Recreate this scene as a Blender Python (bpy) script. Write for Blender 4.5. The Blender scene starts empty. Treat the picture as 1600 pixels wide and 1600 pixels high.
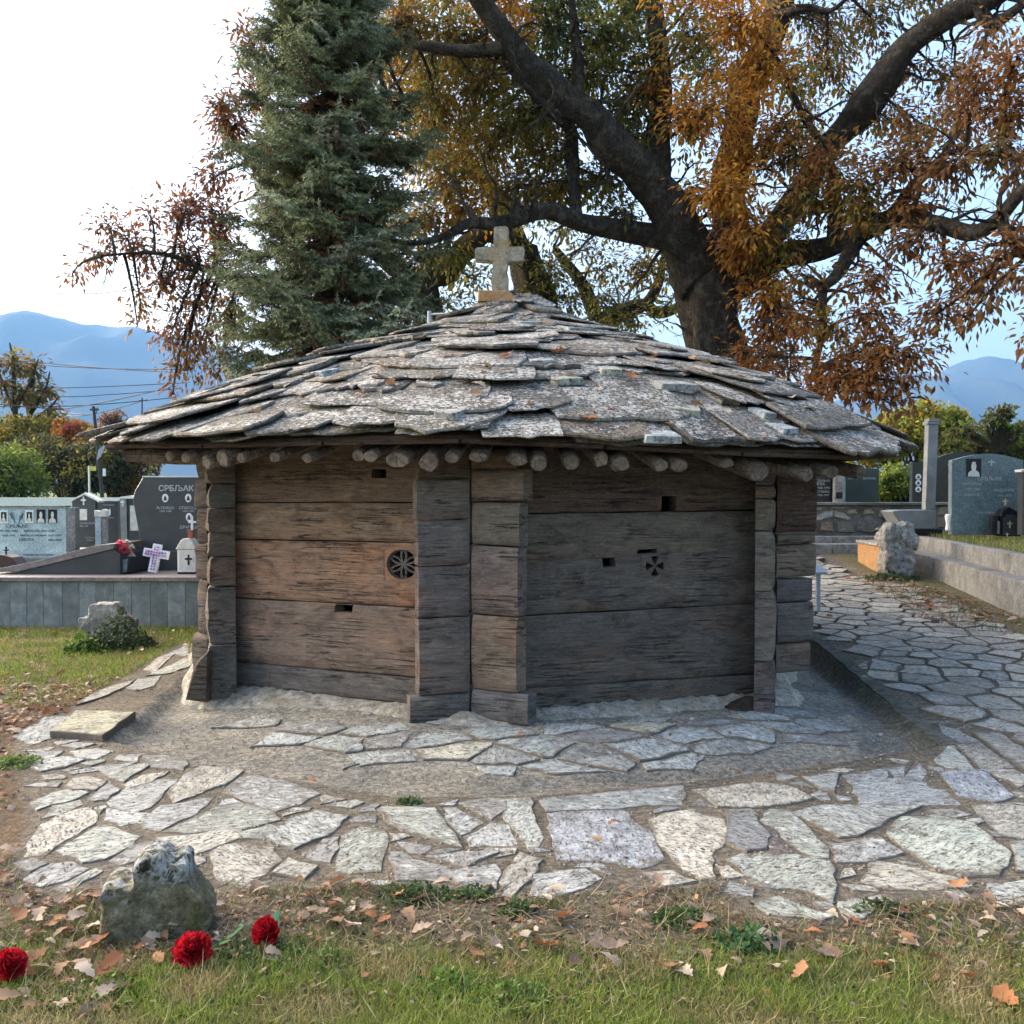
import bpy, bmesh, math, random
import numpy as np
from mathutils import Vector, Matrix, noise as mnoise
from mathutils.geometry import tessellate_polygon

R = math.radians
random.seed(11)
rs = np.random.RandomState(7)
S = bpy.context.scene
COL = S.collection

# ------------------------------------------------------------------ camera, sky, sun, exposure
HAZE = 1.7e-4
F = 1600.0            # focal length in pixels of the 1600 px photograph
CAMZ = 1.6
PITCH = math.atan(30 / F)
cd = bpy.data.cameras.new('camera')
cam = bpy.data.objects.new('camera', cd)
COL.objects.link(cam)
cam.location = (0, 0, CAMZ)
cam.rotation_euler = (R(90) - PITCH, 0, 0)
cd.sensor_width = 36
cd.lens = 36 * F / 1600
cd.clip_start = 0.05
cd.clip_end = 30000
S.camera = cam

SUN_AZ = R(-64)       # from +Y towards -X (left of the view)
SUN_EL = R(20)
w = bpy.data.worlds.new('World')
S.world = w
w.use_nodes = True
wn = w.node_tree
bg = wn.nodes['Background']
sky = wn.nodes.new('ShaderNodeTexSky')
sky.sky_type = 'NISHITA'
sky.sun_disc = False
sky.sun_elevation = SUN_EL
sky.sun_rotation = SUN_AZ
sky.air_density = .85
sky.dust_density = 4.5
sky.ozone_density = .15
wn.links.new(sky.outputs[0], bg.inputs[0])
bg.inputs[1].default_value = 0.15

sd = bpy.data.lights.new('sun', 'SUN')
sun = bpy.data.objects.new('sun', sd)
COL.objects.link(sun)
sd.energy = 2.9
sd.angle = R(105)
sd.color = (1.0, 0.88, 0.75)
sdir = Vector((math.sin(SUN_AZ) * math.cos(SUN_EL), math.cos(SUN_AZ) * math.cos(SUN_EL), math.sin(SUN_EL)))
sun.rotation_euler = sdir.to_track_quat('Z', 'Y').to_euler()

S.view_settings.view_transform = 'Standard'
S.view_settings.look = 'None'
S.view_settings.exposure = 2.12
S.view_settings.gamma = 1
S.view_settings.use_curve_mapping = False
S.render.engine = 'CYCLES'
S.cycles.max_bounces = 6
S.cycles.transparent_max_bounces = 6
S.cycles.volume_bounces = 0

# ------------------------------------------------------------------ helpers
WM = {}

def at(px, py, d):
    """pixel of the photograph + distance along +Y -> world point"""
    x = (px - 800) / F; z = -(py - 800) / F
    c, s = math.cos(-PITCH), math.sin(-PITCH)
    y2 = c - s * z; z2 = s + c * z
    k = d / y2
    return Vector((x * k, d, CAMZ + z2 * k))

def smooth(a, b, v):
    t = min(1, max(0, (v - a) / (b - a)))
    return t * t * (3 - 2 * t)

def me_from(name, verts, faces, smooth_=False, cols=None):
    m = bpy.data.meshes.new(name)
    m.from_pydata([tuple(v) for v in verts], [], faces)
    if smooth_:
        m.polygons.foreach_set('use_smooth', [True] * len(m.polygons))
    if cols is not None:
        a = m.color_attributes.new('Col', 'FLOAT_COLOR', 'POINT')
        arr = np.ones((len(verts), 4), dtype=np.float32)
        arr[:, :3] = np.asarray(cols, dtype=np.float32)
        a.data.foreach_set('color', arr.ravel())
    m.update()
    return m

def me_np(name, V, T, cols=None, smooth_=False):
    """fast triangle mesh: V (n,3), T (m,3), cols (n,3)"""
    V = np.ascontiguousarray(V, dtype=np.float32); T = np.ascontiguousarray(T, dtype=np.int32)
    m = bpy.data.meshes.new(name)
    m.vertices.add(len(V)); m.vertices.foreach_set('co', V.ravel())
    m.loops.add(T.size); m.loops.foreach_set('vertex_index', T.ravel())
    m.polygons.add(len(T))
    m.polygons.foreach_set('loop_start', np.arange(0, T.size, 3, dtype=np.int32))
    m.polygons.foreach_set('loop_total', np.full(len(T), 3, dtype=np.int32))
    if smooth_:
        m.polygons.foreach_set('use_smooth', np.ones(len(T), dtype=bool))
    if cols is not None:
        a = m.color_attributes.new('Col', 'FLOAT_COLOR', 'POINT')
        arr = np.ones((len(V), 4), dtype=np.float32); arr[:, :3] = cols
        a.data.foreach_set('color', arr.ravel())
    m.update(); m.validate()
    return m

def link(name, mesh, mat=None, parent=None, M=None, color=None, label=None, cat=None, group=None, kind=None):
    o = bpy.data.objects.new(name, mesh)
    COL.objects.link(o)
    M = M.copy() if M is not None else Matrix.Identity(4)
    WM[o] = M
    if parent is not None:
        o.parent = parent
        o.matrix_basis = WM[parent].inverted() @ M
    else:
        o.matrix_basis = M
    if mat is not None and mesh is not None:
        if len(mesh.materials) == 0:
            mesh.materials.append(mat)
    if color is not None:
        o.color = (color[0], color[1], color[2], 1)
    tag(o, label, cat, group, kind)
    return o

def tag(o, label=None, cat=None, group=None, kind=None):
    if label: o['label'] = label
    if cat: o['category'] = cat
    if group: o['group'] = group
    if kind: o['kind'] = kind
    return o

def thing(name, label, cat, loc, rotz=0, group=None):
    return link(name, None, None, None, Matrix.Translation(Vector(loc)) @ Matrix.Rotation(rotz, 4, 'Z'),
                label=label, cat=cat, group=group)

class MB:
    def __init__(s): s.v = []; s.f = []; s.c = []
    def add(s, vs, fs, col=None):
        n = len(s.v); s.v += [Vector(v) for v in vs]; s.f += [tuple(i + n for i in f) for f in fs]
        s.c += [col or (1, 1, 1)] * len(vs)
    def box(s, x0, x1, y0, y1, z0, z1, M=None, col=None):
        vs = [Vector(p) for p in ((x0,y0,z0),(x1,y0,z0),(x1,y1,z0),(x0,y1,z0),(x0,y0,z1),(x1,y0,z1),(x1,y1,z1),(x0,y1,z1))]
        if M: vs = [M @ v for v in vs]
        s.add(vs, [(0,3,2,1),(4,5,6,7),(0,1,5,4),(1,2,6,5),(2,3,7,6),(3,0,4,7)], col)
    def prism(s, poly, y0, y1, col=None, bev=0):
        """poly: (x,z) outline counter-clockwise seen from -Y; front at y0"""
        n = len(poly)
        c = Vector((sum(p[0] for p in poly) / n, sum(p[1] for p in poly) / n))
        if bev:
            inn = []
            for p in poly:
                d = Vector((p[0], p[1])) - c
                dl = d.length or 1
                inn.append((c.x + d.x * (1 - bev / dl * 1.2), c.y + d.y * (1 - bev / dl * 1.2)))
            vs = [(p[0], y0, p[1]) for p in inn] + [(p[0], y0 + bev, p[1]) for p in poly] + \
                 [(p[0], y1 - bev, p[1]) for p in poly] + [(p[0], y1, p[1]) for p in inn]
            fs = [tuple(range(n)), tuple(range(4 * n - 1, 3 * n - 1, -1))]
            for r_ in range(3):
                for i in range(n):
                    j = (i + 1) % n
                    fs.append((r_ * n + i, (r_ + 1) * n + i, (r_ + 1) * n + j, r_ * n + j))
            s.add(vs, fs, col)
        else:
            vs = [(p[0], y0, p[1]) for p in poly] + [(p[0], y1, p[1]) for p in poly]
            fs = [tuple(range(n)), tuple(range(2 * n - 1, n - 1, -1))]
            for i in range(n):
                j = (i + 1) % n
                fs.append((i, n + i, n + j, j))
            s.add(vs, fs, col)
    def tube(s, pts, rad, seg=8, jit=0.0, col=None, cap=True):
        pts = [Vector(p) for p in pts]
        n0 = len(s.v); L = len(pts)
        up = None
        for i, p in enumerate(pts):
            t = (pts[min(i + 1, L - 1)] - pts[max(i - 1, 0)])
            t = t.normalized() if t.length > 1e-9 else Vector((0, 0, 1))
            if up is None:
                a = Vector((0, 0, 1)) if abs(t.z) < .9 else Vector((1, 0, 0))
                up = t.cross(a).normalized()
            else:
                up = (up - t * up.dot(t)); up = up.normalized() if up.length > 1e-6 else t.orthogonal().normalized()
            b = t.cross(up)
            r_ = rad[i] if hasattr(rad, '__len__') else rad
            for k in range(seg):
                an = 2 * math.pi * k / seg
                rr = r_
                if jit:
                    q = p * (1.3 / max(.15, 1)) 
                    rr *= 1 + jit * mnoise.noise(Vector((math.cos(an) * 1.5 + q.x, math.sin(an) * 1.5 + q.y, q.z * 1.2))) * 1.6
                s.v.append(p + (up * math.cos(an) + b * math.sin(an)) * rr)
                s.c.append(col or (1, 1, 1))
        for i in range(L - 1):
            for k in range(seg):
                a = n0 + i * seg + k; b_ = n0 + i * seg + (k + 1) % seg
                s.f.append((a, b_, b_ + seg, a + seg))
        if cap:
            s.f.append(tuple(n0 + k for k in range(seg - 1, -1, -1)))
            s.f.append(tuple(n0 + (L - 1) * seg + k for k in range(seg)))
    def mesh(s, name, smooth_=False, cols=False):
        return me_from(name, s.v, s.f, smooth_, s.c if cols else None)
    def build(s, name, mat, parent=None, M=None, smooth_=False, cols=False, local=False, **kw):
        """local: vertices are already in the parent's/own frame M; otherwise they are world coordinates"""
        if M is None and parent is not None: M = WM[parent]
        if M is not None and not local:
            Mi = M.inverted(); s.v = [Mi @ v for v in s.v]
        return link(name, s.mesh(name, smooth_, cols), mat, parent, M, **kw)

# ------------------------------------------------------------------ materials
class NT:
    def __init__(s, name):
        s.m = bpy.data.materials.new(name); s.m.use_nodes = True
        s.t = s.m.node_tree; s.t.nodes.clear()
        s.out = s.t.nodes.new('ShaderNodeOutputMaterial')
        s.tc = s.t.nodes.new('ShaderNodeTexCoord').outputs['Object']
        s.oi = s.t.nodes.new('ShaderNodeObjectInfo')
    def n(s, ty, **kw):
        nd = s.t.nodes.new(ty)
        for k, v in kw.items(): setattr(nd, k, v)
        return nd
    def set(s, sock, v):
        if hasattr(v, 'links') or isinstance(v, bpy.types.NodeSocket): s.t.links.new(v, sock)
        else:
            if isinstance(v, (tuple, list)) and len(v) == 3 and sock.type == 'RGBA': v = (*v, 1)
            sock.default_value = v
    def scale(s, vec, sc, rot=None, rnd=True):
        mp = s.n('ShaderNodeMapping'); s.set(mp.inputs[0], vec); mp.inputs['Scale'].default_value = sc
        if rot: mp.inputs['Rotation'].default_value = rot
        if rnd:
            cx = s.n('ShaderNodeCombineXYZ'); r = s.math('MULTIPLY', s.oi.outputs['Random'], 37.0)
            for i in range(3): s.t.links.new(r, cx.inputs[i])
            s.t.links.new(cx.outputs[0], mp.inputs['Location'])
        return mp.outputs[0]
    def math(s, op, a, b=0.0, c=None):
        nd = s.n('ShaderNodeMath', operation=op); s.set(nd.inputs[0], a); s.set(nd.inputs[1], b)
        if c is not None: s.set(nd.inputs[2], c)
        return nd.outputs[0]
    def noise(s, vec, sc, det=4, rough=.55, dist=0):
        nd = s.n('ShaderNodeTexNoise'); s.set(nd.inputs['Vector'], vec)
        nd.inputs['Scale'].default_value = sc; nd.inputs['Detail'].default_value = det
        nd.inputs['Roughness'].default_value = rough; nd.inputs['Distortion'].default_value = dist
        return nd.outputs[0]
    def vor(s, vec, sc, feat='F1', out='Distance'):
        nd = s.n('ShaderNodeTexVoronoi', feature=feat); s.set(nd.inputs['Vector'], vec)
        nd.inputs['Scale'].default_value = sc
        return nd.outputs[out]
    def ramp(s, fac, stops, interp='LINEAR'):
        nd = s.n('ShaderNodeValToRGB'); s.set(nd.inputs[0], fac); cr = nd.color_ramp; cr.interpolation = interp
        while len(cr.elements) < len(stops): cr.elements.new(0.5)
        for e, (p, c) in zip(cr.elements, stops):
            e.position = p
            if not hasattr(c, '__len__'): c = (c, c, c)
            e.color = (*c, 1)
        return nd.outputs[0]
    def mix(s, a, b, fac=.5, mode='MIX'):
        nd = s.n('ShaderNodeMix', data_type='RGBA', blend_type=mode)
        s.set(nd.inputs[0], fac); s.set(nd.inputs[6], a); s.set(nd.inputs[7], b)
        return nd.outputs[2]
    def bump(s, h, strength=.5, dist=.01):
        nd = s.n('ShaderNodeBump'); nd.inputs['Strength'].default_value = strength
        nd.inputs['Distance'].default_value = dist; s.set(nd.inputs['Height'], h)
        return nd.outputs[0]
    def bsdf(s, col, rough=.8, normal=None, metallic=0, spec=.3):
        b = s.n('ShaderNodeBsdfPrincipled'); s.set(b.inputs['Base Color'], col); s.set(b.inputs['Roughness'], rough)
        b.inputs['Metallic'].default_value = metallic
        b.inputs['Specular IOR Level'].default_value = spec
        if normal is not None: s.t.links.new(normal, b.inputs['Normal'])
        s.t.links.new(b.outputs[0], s.out.inputs[0]); return b
    def tint(s): return s.oi.outputs['Color']
    def vcol(s):
        nd = s.n('ShaderNodeAttribute'); nd.attribute_name = 'Col'; return nd.outputs['Color']

def m_wood(name='weathered_wood', rel=1.0):
    t = NT(name)
    v1 = t.scale(t.tc, (1.5, 3, 26)); fine = t.noise(v1, 4.2, 10, .76, .3)
    v2 = t.scale(t.tc, (.9, 1, 2.4)); patch = t.noise(v2, 1.6, 4, .6, .4)
    v3 = t.scale(t.tc, (.28, 1, 8)); crk = t.noise(v3, 3.0, 6, .62, .3)
    c0 = t.mix(t.ramp(fine, [(.30, .38), (.42, .8), (.52, 1.08), (.70, 1.55)]), t.tint(), 1, 'MULTIPLY')
    st_ = t.noise(t.scale(t.tc, (2.2, 2, 5)), 2.0, 7, .7, .8)
    c0 = t.mix(c0, (.38, .36, .36), t.ramp(st_, [(.5, 0), (.66, .8)]), 'MULTIPLY')
    c0 = t.mix(c0, (1.5, 1.45, 1.4), t.ramp(st_, [(.3, .9), (.44, 0)]), 'MULTIPLY')
    red = t.mix(c0, (1.22, .9, .7), t.ramp(patch, [(.5, 0), (.68, .6)]), 'MULTIPLY')
    gry = t.mix(red, (.70, .74, .76), t.ramp(t.noise(v2, 2.7, 5, .65), [(.45, 0), (.65, .8)]), 'MULTIPLY')
    wormv = t.scale(t.tc, (14, 14, 30)); pale = t.noise(wormv, 3, 6, .7)
    pal = t.mix(gry, (.30, .27, .235), t.ramp(pale, [(.56, 0), (.74, .5)]))
    line = t.ramp(t.math('ABSOLUTE', t.math('SUBTRACT', crk, .5)), [(0, 1), (.005, .9), (.012, 0)])
    msk = t.ramp(t.noise(t.scale(t.tc, (1.3, 1, 3)), 1.6, 3), [(.5, 0), (.56, 1)])
    line = t.math('MULTIPLY', line, msk)
    dots = t.ramp(t.vor(t.scale(t.tc, (20, 20, 30)), 1.3), [(.05, 1), (.1, 0)])
    col = t.mix(pal, (.012, .01, .009), t.math('MAXIMUM', line, t.math('MULTIPLY', dots, .7)))
    big = t.noise(t.scale(t.tc, (3, 3, 7)), 2.2, 5, .6)
    h = t.math('ADD', t.math('MULTIPLY', fine, 1.0), t.math('MULTIPLY', big, 1.6))
    h = t.math('SUBTRACT', h, t.math('MULTIPLY', line, 1.2))
    t.bsdf(t.mix(col, (1.16, 1.13, 1.08), 1, 'MULTIPLY'), .82, t.bump(h, .9 * rel, .013), spec=.22)
    return t.m

def m_endgrain():
    t = NT('cut_wood_end')
    v = t.scale(t.tc, (1, 1, 1)); n1 = t.noise(v, 28, 8, .7); n2 = t.noise(v, 8, 4, .6)
    wv = t.vor(v, 9, 'DISTANCE_TO_EDGE')
    col = t.mix(t.ramp(n1, [(.3, .45), (.7, 1.5)]), t.tint(), 1, 'MULTIPLY')
    col = t.mix(col, (.05, .04, .033), t.ramp(n2, [(.5, 0), (.68, .7)]))
    col = t.mix(col, (.015, .012, .01), t.ramp(wv, [(0, .9), (.03, 0)]))
    t.bsdf(col, .9, t.bump(t.math('ADD', n1, n2), .8, .012), spec=.2)
    return t.m

def m_slate():
    t = NT('lichened_slate')
    v = t.scale(t.tc, (1, 1, 1)); big = t.noise(v, 3.2, 5, .6); n = t.noise(v, 34, 8, .75, .6); l = t.noise(v, 30, 8, .75, .5)
    st = t.noise(t.scale(t.tc, (1, 1, 5)), 14, 6, .7)
    base = t.mix(t.mix(t.ramp(st, [(.3, .6), (.7, 1.3)]), (1.05, 1.0, .92), 1, 'MULTIPLY'), t.tint(), 1, 'MULTIPLY')
    dark = t.mix(base, (.035, .034, .033), t.ramp(n, [(.40, .92), (.52, 0)]))
    up = t.n('ShaderNodeNewGeometry'); sx = t.n('ShaderNodeSeparateXYZ'); t.t.links.new(up.outputs['Normal'], sx.inputs[0])
    top = t.ramp(sx.outputs[2], [(.3, 0), (.7, 1)])
    lich = t.math('MULTIPLY', t.ramp(t.math('ADD', l, t.math('ADD', t.math('MULTIPLY', t.math('SUBTRACT', big, .5), .5), t.math('MULTIPLY', t.math('SUBTRACT', t.oi.outputs['Random'], .5), .06))), [(.48, 0), (.55, 1)]), top)
    c = t.mix(dark, (.52, .50, .455), t.math('MULTIPLY', lich, .85))
    yl = t.math('MULTIPLY', t.ramp(t.noise(v, 7, 4), [(.6, 0), (.68, .35)]), top)
    c = t.mix(c, (.30, .27, .12), yl)
    blk = t.math('MULTIPLY', t.ramp(t.noise(v, 40, 6, .75), [(.52, 0), (.57, .92)]), top)
    c = t.mix(c, (.03, .03, .032), blk)
    h = t.math('ADD', t.math('MULTIPLY', n, .8), t.math('ADD', t.math('MULTIPLY', big, 2), t.math('MULTIPLY', lich, .5)))
    t.bsdf(c, .88, t.bump(h, .9, .012), spec=.25)
    return t.m

def m_flag(worn=True, name='flagstone'):
    t = NT(name)
    v = t.scale(t.tc, (1, 1, 1)); n = t.noise(v, 30, 8, .75, .5)
    ang = t.scale(t.tc, (5, 13, 5)); st = t.noise(ang, 2.2, 7, .7, .6)
    base = t.mix(t.ramp(st, [(.3, .55), (.5, .95), (.7, 1.3)]), t.tint(), 1, 'MULTIPLY')
    c = t.mix(base, (.07, .06, .05), t.ramp(n, [(.38, .9), (.47, 0)]))
    c = t.mix(c, (.07, .06, .05), t.ramp(t.noise(v, 5, 5, .65), [(.52, 0), (.72, .7)]))
    c = t.mix(c, (.72, .73, .68), t.ramp(t.noise(v, 13, 7, .7, .8), [(.55, 0), (.66, .5)]))
    spk = t.ramp(t.noise(ang, 5, 9, .8), [(.54, 0), (.6, .85)])
    c = t.mix(c, (.06, .058, .05), spk)
    vr = t.n('ShaderNodeSeparateColor'); t.t.links.new(t.vcol(), vr.inputs[0])
    ed = t.math('ADD', vr.outputs[0], t.math('MULTIPLY', t.math('SUBTRACT', t.noise(v, 11, 7, .75), .5), 1.3))
    if worn: c = t.mix((.115, .10, .08), c, t.ramp(ed, [(.38, 0), (.62, 1)]))
    h = t.math('ADD', st, t.math('ADD', t.math('MULTIPLY', n, .8), t.math('MULTIPLY', spk, -.5)))
    t.bsdf(c, .8, t.bump(h, .8, .01), spec=.3)
    return t.m

def m_rough(name, c1, c2, c3=None, sc=8, bumpd=.01, rough=.9, tint=False, spec=.2, vc=False):
    t = NT(name)
    v = t.scale(t.tc, (1, 1, 1)); a = t.noise(v, sc, 8, .7); b = t.noise(v, sc * .22, 4, .6); f = t.noise(v, sc * 5, 5, .7)
    c = t.ramp(a, [(.32, c1), (.68, c2)])
    if c3: c = t.mix(c, c3, t.ramp(b, [(.48, 0), (.66, .8)]))
    c = t.mix(c, t.ramp(f, [(.3, .6), (.7, 1.25)]), 1, 'MULTIPLY')
    if tint: c = t.mix(c, t.tint(), 1, 'MULTIPLY')
    if vc: c = t.mix(c, t.vcol(), 1, 'MULTIPLY')
    t.bsdf(c, rough, t.bump(t.math('ADD', a, t.math('MULTIPLY', f, .5)), .8, bumpd), spec=spec)
    return t.m

def m_ground():
    t = NT('ground_soil')
    v = t.scale(t.tc, (1, 1, 1), rnd=False); a = t.noise(v, 26, 8, .75); b = t.noise(v, 2.3, 5, .65); f = t.noise(v, 110, 4, .8)
    c = t.mix(t.vcol(), t.ramp(a, [(.34, .32), (.5, .95), (.66, 1.8)]), 1, 'MULTIPLY')
    c = t.mix(c, t.ramp(b, [(.35, (.72, .76, .8)), (.65, (1.2, 1.15, 1.05))]), 1, 'MULTIPLY')
    c = t.mix(c, (.42, .40, .35), t.ramp(f, [(.58, 0), (.66, .6)]))
    c = t.mix(c, (.03, .027, .022), t.ramp(t.noise(v, 60, 5, .8), [(.38, .85), (.46, 0)]))
    t.bsdf(c, .92, t.bump(t.math('ADD', a, t.math('MULTIPLY', f, .6)), .9, .018), spec=.2)
    return t.m

def m_granite(name, base, rough=.25, spec=.5, sc=220):
    t = NT(name)
    v = t.scale(t.tc, (1, 1, 1)); a = t.noise(v, sc, 3, .8); b = t.noise(v, 5, 5, .6)
    c = t.mix(t.ramp(a, [(.35, .55), (.5, 1), (.66, 1.7)]), (*base,), 1, 'MULTIPLY')
    c = t.mix(c, t.ramp(b, [(.3, .8), (.7, 1.25)]), 1, 'MULTIPLY')
    t.bsdf(c, rough, spec=spec)
    return t.m

def m_plain(name, c, rough=.6, metallic=0, var=.25, spec=.3):
    t = NT(name)
    v = t.scale(t.tc, (1, 1, 1)); a = t.noise(v, 14, 6, .65)
    cc = t.mix(t.ramp(a, [(.3, 1 - var), (.7, 1 + var)]), c, 1, 'MULTIPLY')
    t.bsdf(cc, rough, t.bump(a, .2, .004), metallic, spec)
    return t.m

def m_leaf(name, trans=.45, rough=.6):
    t = NT(name)
    col = t.vcol()
    d = t.n('ShaderNodeBsdfPrincipled'); t.set(d.inputs['Base Color'], col); d.inputs['Roughness'].default_value = rough
    d.inputs['Specular IOR Level'].default_value = .25
    tr = t.n('ShaderNodeBsdfTranslucent'); t.set(tr.inputs[0], col)
    mx = t.n('ShaderNodeMixShader'); mx.inputs[0].default_value = trans
    t.t.links.new(d.outputs[0], mx.inputs[1]); t.t.links.new(tr.outputs[0], mx.inputs[2]); t.t.links.new(mx.outputs[0], t.out.inputs[0])
    return t.m

def m_bark(name, c1, c2, moss=None):
    t = NT(name)
    v = t.scale(t.tc, (9, 9, 2.6), rnd=False); a = t.noise(v, 3.0, 9, .75, 1.2)
    w_ = t.scale(t.tc, (1, 1, 1), rnd=False); b = t.noise(w_, 6, 9, .75)
    c = t.ramp(a, [(.34, c1), (.66, c2)])
    if moss: c = t.mix(c, moss, t.ramp(b, [(.50, 0), (.60, .75)]))
    t.bsdf(c, .95, t.bump(t.math('ADD', t.math('MULTIPLY', a, 2.2), b), 1.0, .09), spec=.15)
    return t.m

def m_tiles():
    t = NT('blue_grey_stone_tile')
    v = t.scale(t.tc, (1, 1, 1)); a = t.noise(v, 6, 7, .7, .5); b = t.noise(v, 40, 5, .7)
    c = t.mix(t.ramp(a, [(.3, (.10, .12, .13)), (.5, (.165, .19, .195)), (.7, (.27, .29, .28))]), t.tint(), 1, 'MULTIPLY')
    dr = t.noise(t.scale(t.tc, (14, 14, 1.5)), 2, 5, .6)
    c = t.mix(c, (.45, .5, .45), t.ramp(dr, [(.62, 0), (.74, .55)]))
    t.bsdf(c, .35, t.bump(b, .15, .003), spec=.4)
    return t.m

MW = m_wood(); MEND = m_endgrain(); MSL = m_slate(); MFL = m_flag(); MCHIP = m_flag(False, 'stone_chip_rock'); MGR = m_ground()
MMORT = m_rough('mortar', (.13, .12, .105), (.27, .255, .225), (.09, .085, .075), 16, .014)
MPLASTER = m_rough('white_lime_rubble', (.18, .155, .115), (.72, .69, .60), (.33, .29, .21), 17, .05)
MCONC = m_rough('weathered_concrete', (.15, .152, .15), (.30, .30, .29), (.11, .105, .095), 7, .008)
MOCHRE = m_rough('ochre_stone', (.28, .15, .06), (.46, .27, .13), (.3, .26, .2), 9, .012)
MLICH = m_rough('lichen_limestone', (.05, .052, .045), (.55, .55, .52), (.20, .19, .14), 16, .05)
MMOSS = m_rough('mossy_stone', (.06, .058, .035), (.20, .19, .135), (.115, .11, .05), 13, .03)
MPALE = m_rough('pale_old_stone', (.20, .19, .17), (.46, .45, .42), (.16, .15, .12), 11, .025)
MCROSS = m_rough('cross_limestone', (.16, .14, .10), (.43, .40, .32), (.33, .22, .10), 14, .015)
MDARK = m_granite('dark_granite', (.042, .046, .05), .32)
MBLACK = m_granite('black_granite', (.013, .014, .016), .2)
MGREYG = m_granite('grey_granite', (.20, .21, .21), .45)
MTEAL = m_granite('blue_green_granite', (.105, .15, .16), .4, .4, 60)
MMARB = m_rough('pale_blue_marble', (.36, .46, .49), (.60, .70, .72), (.34, .42, .44), 7, .001, .5)
MWHITE = m_plain('white_enamel', (.75, .76, .76), .4, var=.08)
MCREAM = m_plain('cream_enamel', (.62, .6, .54), .5, var=.2)
MMETAL = m_plain('grey_paint', (.30, .34, .38), .45, 0, .15)
MBLK = m_plain('black_paint', (.012, .012, .013), .5, var=.1)
MLETT = m_plain('pale_lettering', (.42, .44, .45), .6, var=.1)
MLETD = m_plain('dark_lettering', (.12, .16, .17), .6, var=.1)
MCOPE = m_rough('brown_granite_coping', (.16, .135, .125), (.27, .235, .22), (.20, .2, .2), 9, .002, .5)
MTILE = m_tiles()
MLEAF = m_leaf('autumn_leaf', .55); MNEED = m_leaf('spruce_needle', .15, .7); MGRASS = m_leaf('grass_blade', .35, .6)
MDRY = m_leaf('dry_leaf', .2, .8)
MBARK = m_bark('oak_bark', (.016, .013, .010), (.14, .115, .09), (.20, .19, .15))
MBARK2 = m_bark('far_bark', (.025, .02, .014), (.12, .10, .07), (.11, .11, .06))
MPET = m_leaf('petal', .25, .7)
MWIRE = m_plain('wire_black', (.02, .02, .022), .6, var=.1)
MPOLE = m_plain('pole_wood', (.055, .05, .045), .9, var=.3)
MVINE = m_plain('purple_pattern', (.35, .2, .42), .6, var=.5)

# ------------------------------------------------------------------ ground shape
G_OUT = [(-3.6,16.5),(-3.3,12.0),(-2.97,9.5),(-2.70,7.27),(-2.64,6.6),(-1.88,6.02),(-1.13,5.63),(-.6,5.36),(.1,5.39),(.95,5.63),(1.88,6.02),(2.74,6.45),(2.86,8),(3.05,10.4),(3.2,12.5),(3.2,16.5)]
G_IN = [(-2.9,13.2),(-2.95,9.6),(-2.30,7.3),(-1.7,6.62),(-.9,6.12),(0,5.86),(.9,5.98),(1.6,6.15),(2.15,6.4),(2.45,7.1),(2.62,8.5),(2.8,10.4),(2.7,13.2)]
HUT = [(-.28,6.95),(1.96,7.64),(2.52,9.7),(1.95,12.1),(.25,13.05),(-1.95,12.55),(-3.10,10.35),(-2.4,8.1)]

def inside(p, poly):
    x, y = p; c = False; n = len(poly); j = n - 1
    for i in range(n):
        xi, yi = poly[i]; xj, yj = poly[j]
        if (yi > y) != (yj > y) and x < (xj - xi) * (y - yi) / (yj - yi) + xi: c = not c
        j = i
    return c

def dist_poly(p, poly, closed=True):
    x, y = p; best = 1e9; n = len(poly)
    for i in range(n if closed else n - 1):
        ax, ay = poly[i]; bx, by = poly[(i + 1) % n]
        dx, dy = bx - ax, by - ay
        t = max(0, min(1, ((x - ax) * dx + (y - ay) * dy) / (dx * dx + dy * dy)))
        d = math.hypot(x - ax - dx * t, y - ay - dy * t)
        if d < best: best = d
    return best

def base_h(x, y):
    rr = smooth(1.0, 2.6, x)
    h = rr * .041 * max(0, min(y, 18.5) - 7)
    if y > 15:
        far = .3 * smooth(14, 18, y) + .55 * smooth(18, 40, y) + .5 * smooth(38, 62, y)
        h = h * (1 - smooth(19, 24, y)) + max(0, far - h * smooth(19, 24, y) * 0) * (smooth(14, 24, y) if x > 1 else 1)
    if x < 0 and 12.6 < y: pass
    return h

def gz(x, y):
    """height of the finished ground"""
    if 5.2 < y < 14 and -3.6 < x < 3.3:
        if inside((x, y), G_OUT):
            if inside((x, y), G_IN):
                d = dist_poly((x, y), G_IN)
                return -.035 + .09 * smooth(0, .75, d) + .008 * mnoise.noise(Vector((x * 5, y * 5, 0)))
            do = dist_poly((x, y), G_OUT, False); di = dist_poly((x, y), G_IN)
            edge = base_h(x, y)
            t = smooth(0, .13, do)
            return edge * (1 - t) + (-.065) * t + .028 * (1 - smooth(0, .12, di)) * t + .006 * mnoise.noise(Vector((x * 6, y * 6, 0)))
    h = base_h(x, y)
    if y < 12: h += .012 * mnoise.noise(Vector((x * 1.7, y * 1.7, 3)))
    return h

def gpt(px, py, zoff=0.0):
    """pixel -> ground point"""
    z = 0.0
    for _ in range(14):
        a = at(px, py, 1.0); k = (CAMZ - z) / max(1e-4, CAMZ - a.z)
        p = at(px, py, k)
        zn = base_h(p.x, p.y) if k < 60 else 1.3
        z = .5 * z + .5 * (zn + zoff)
    return (p.x, p.y)

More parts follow.
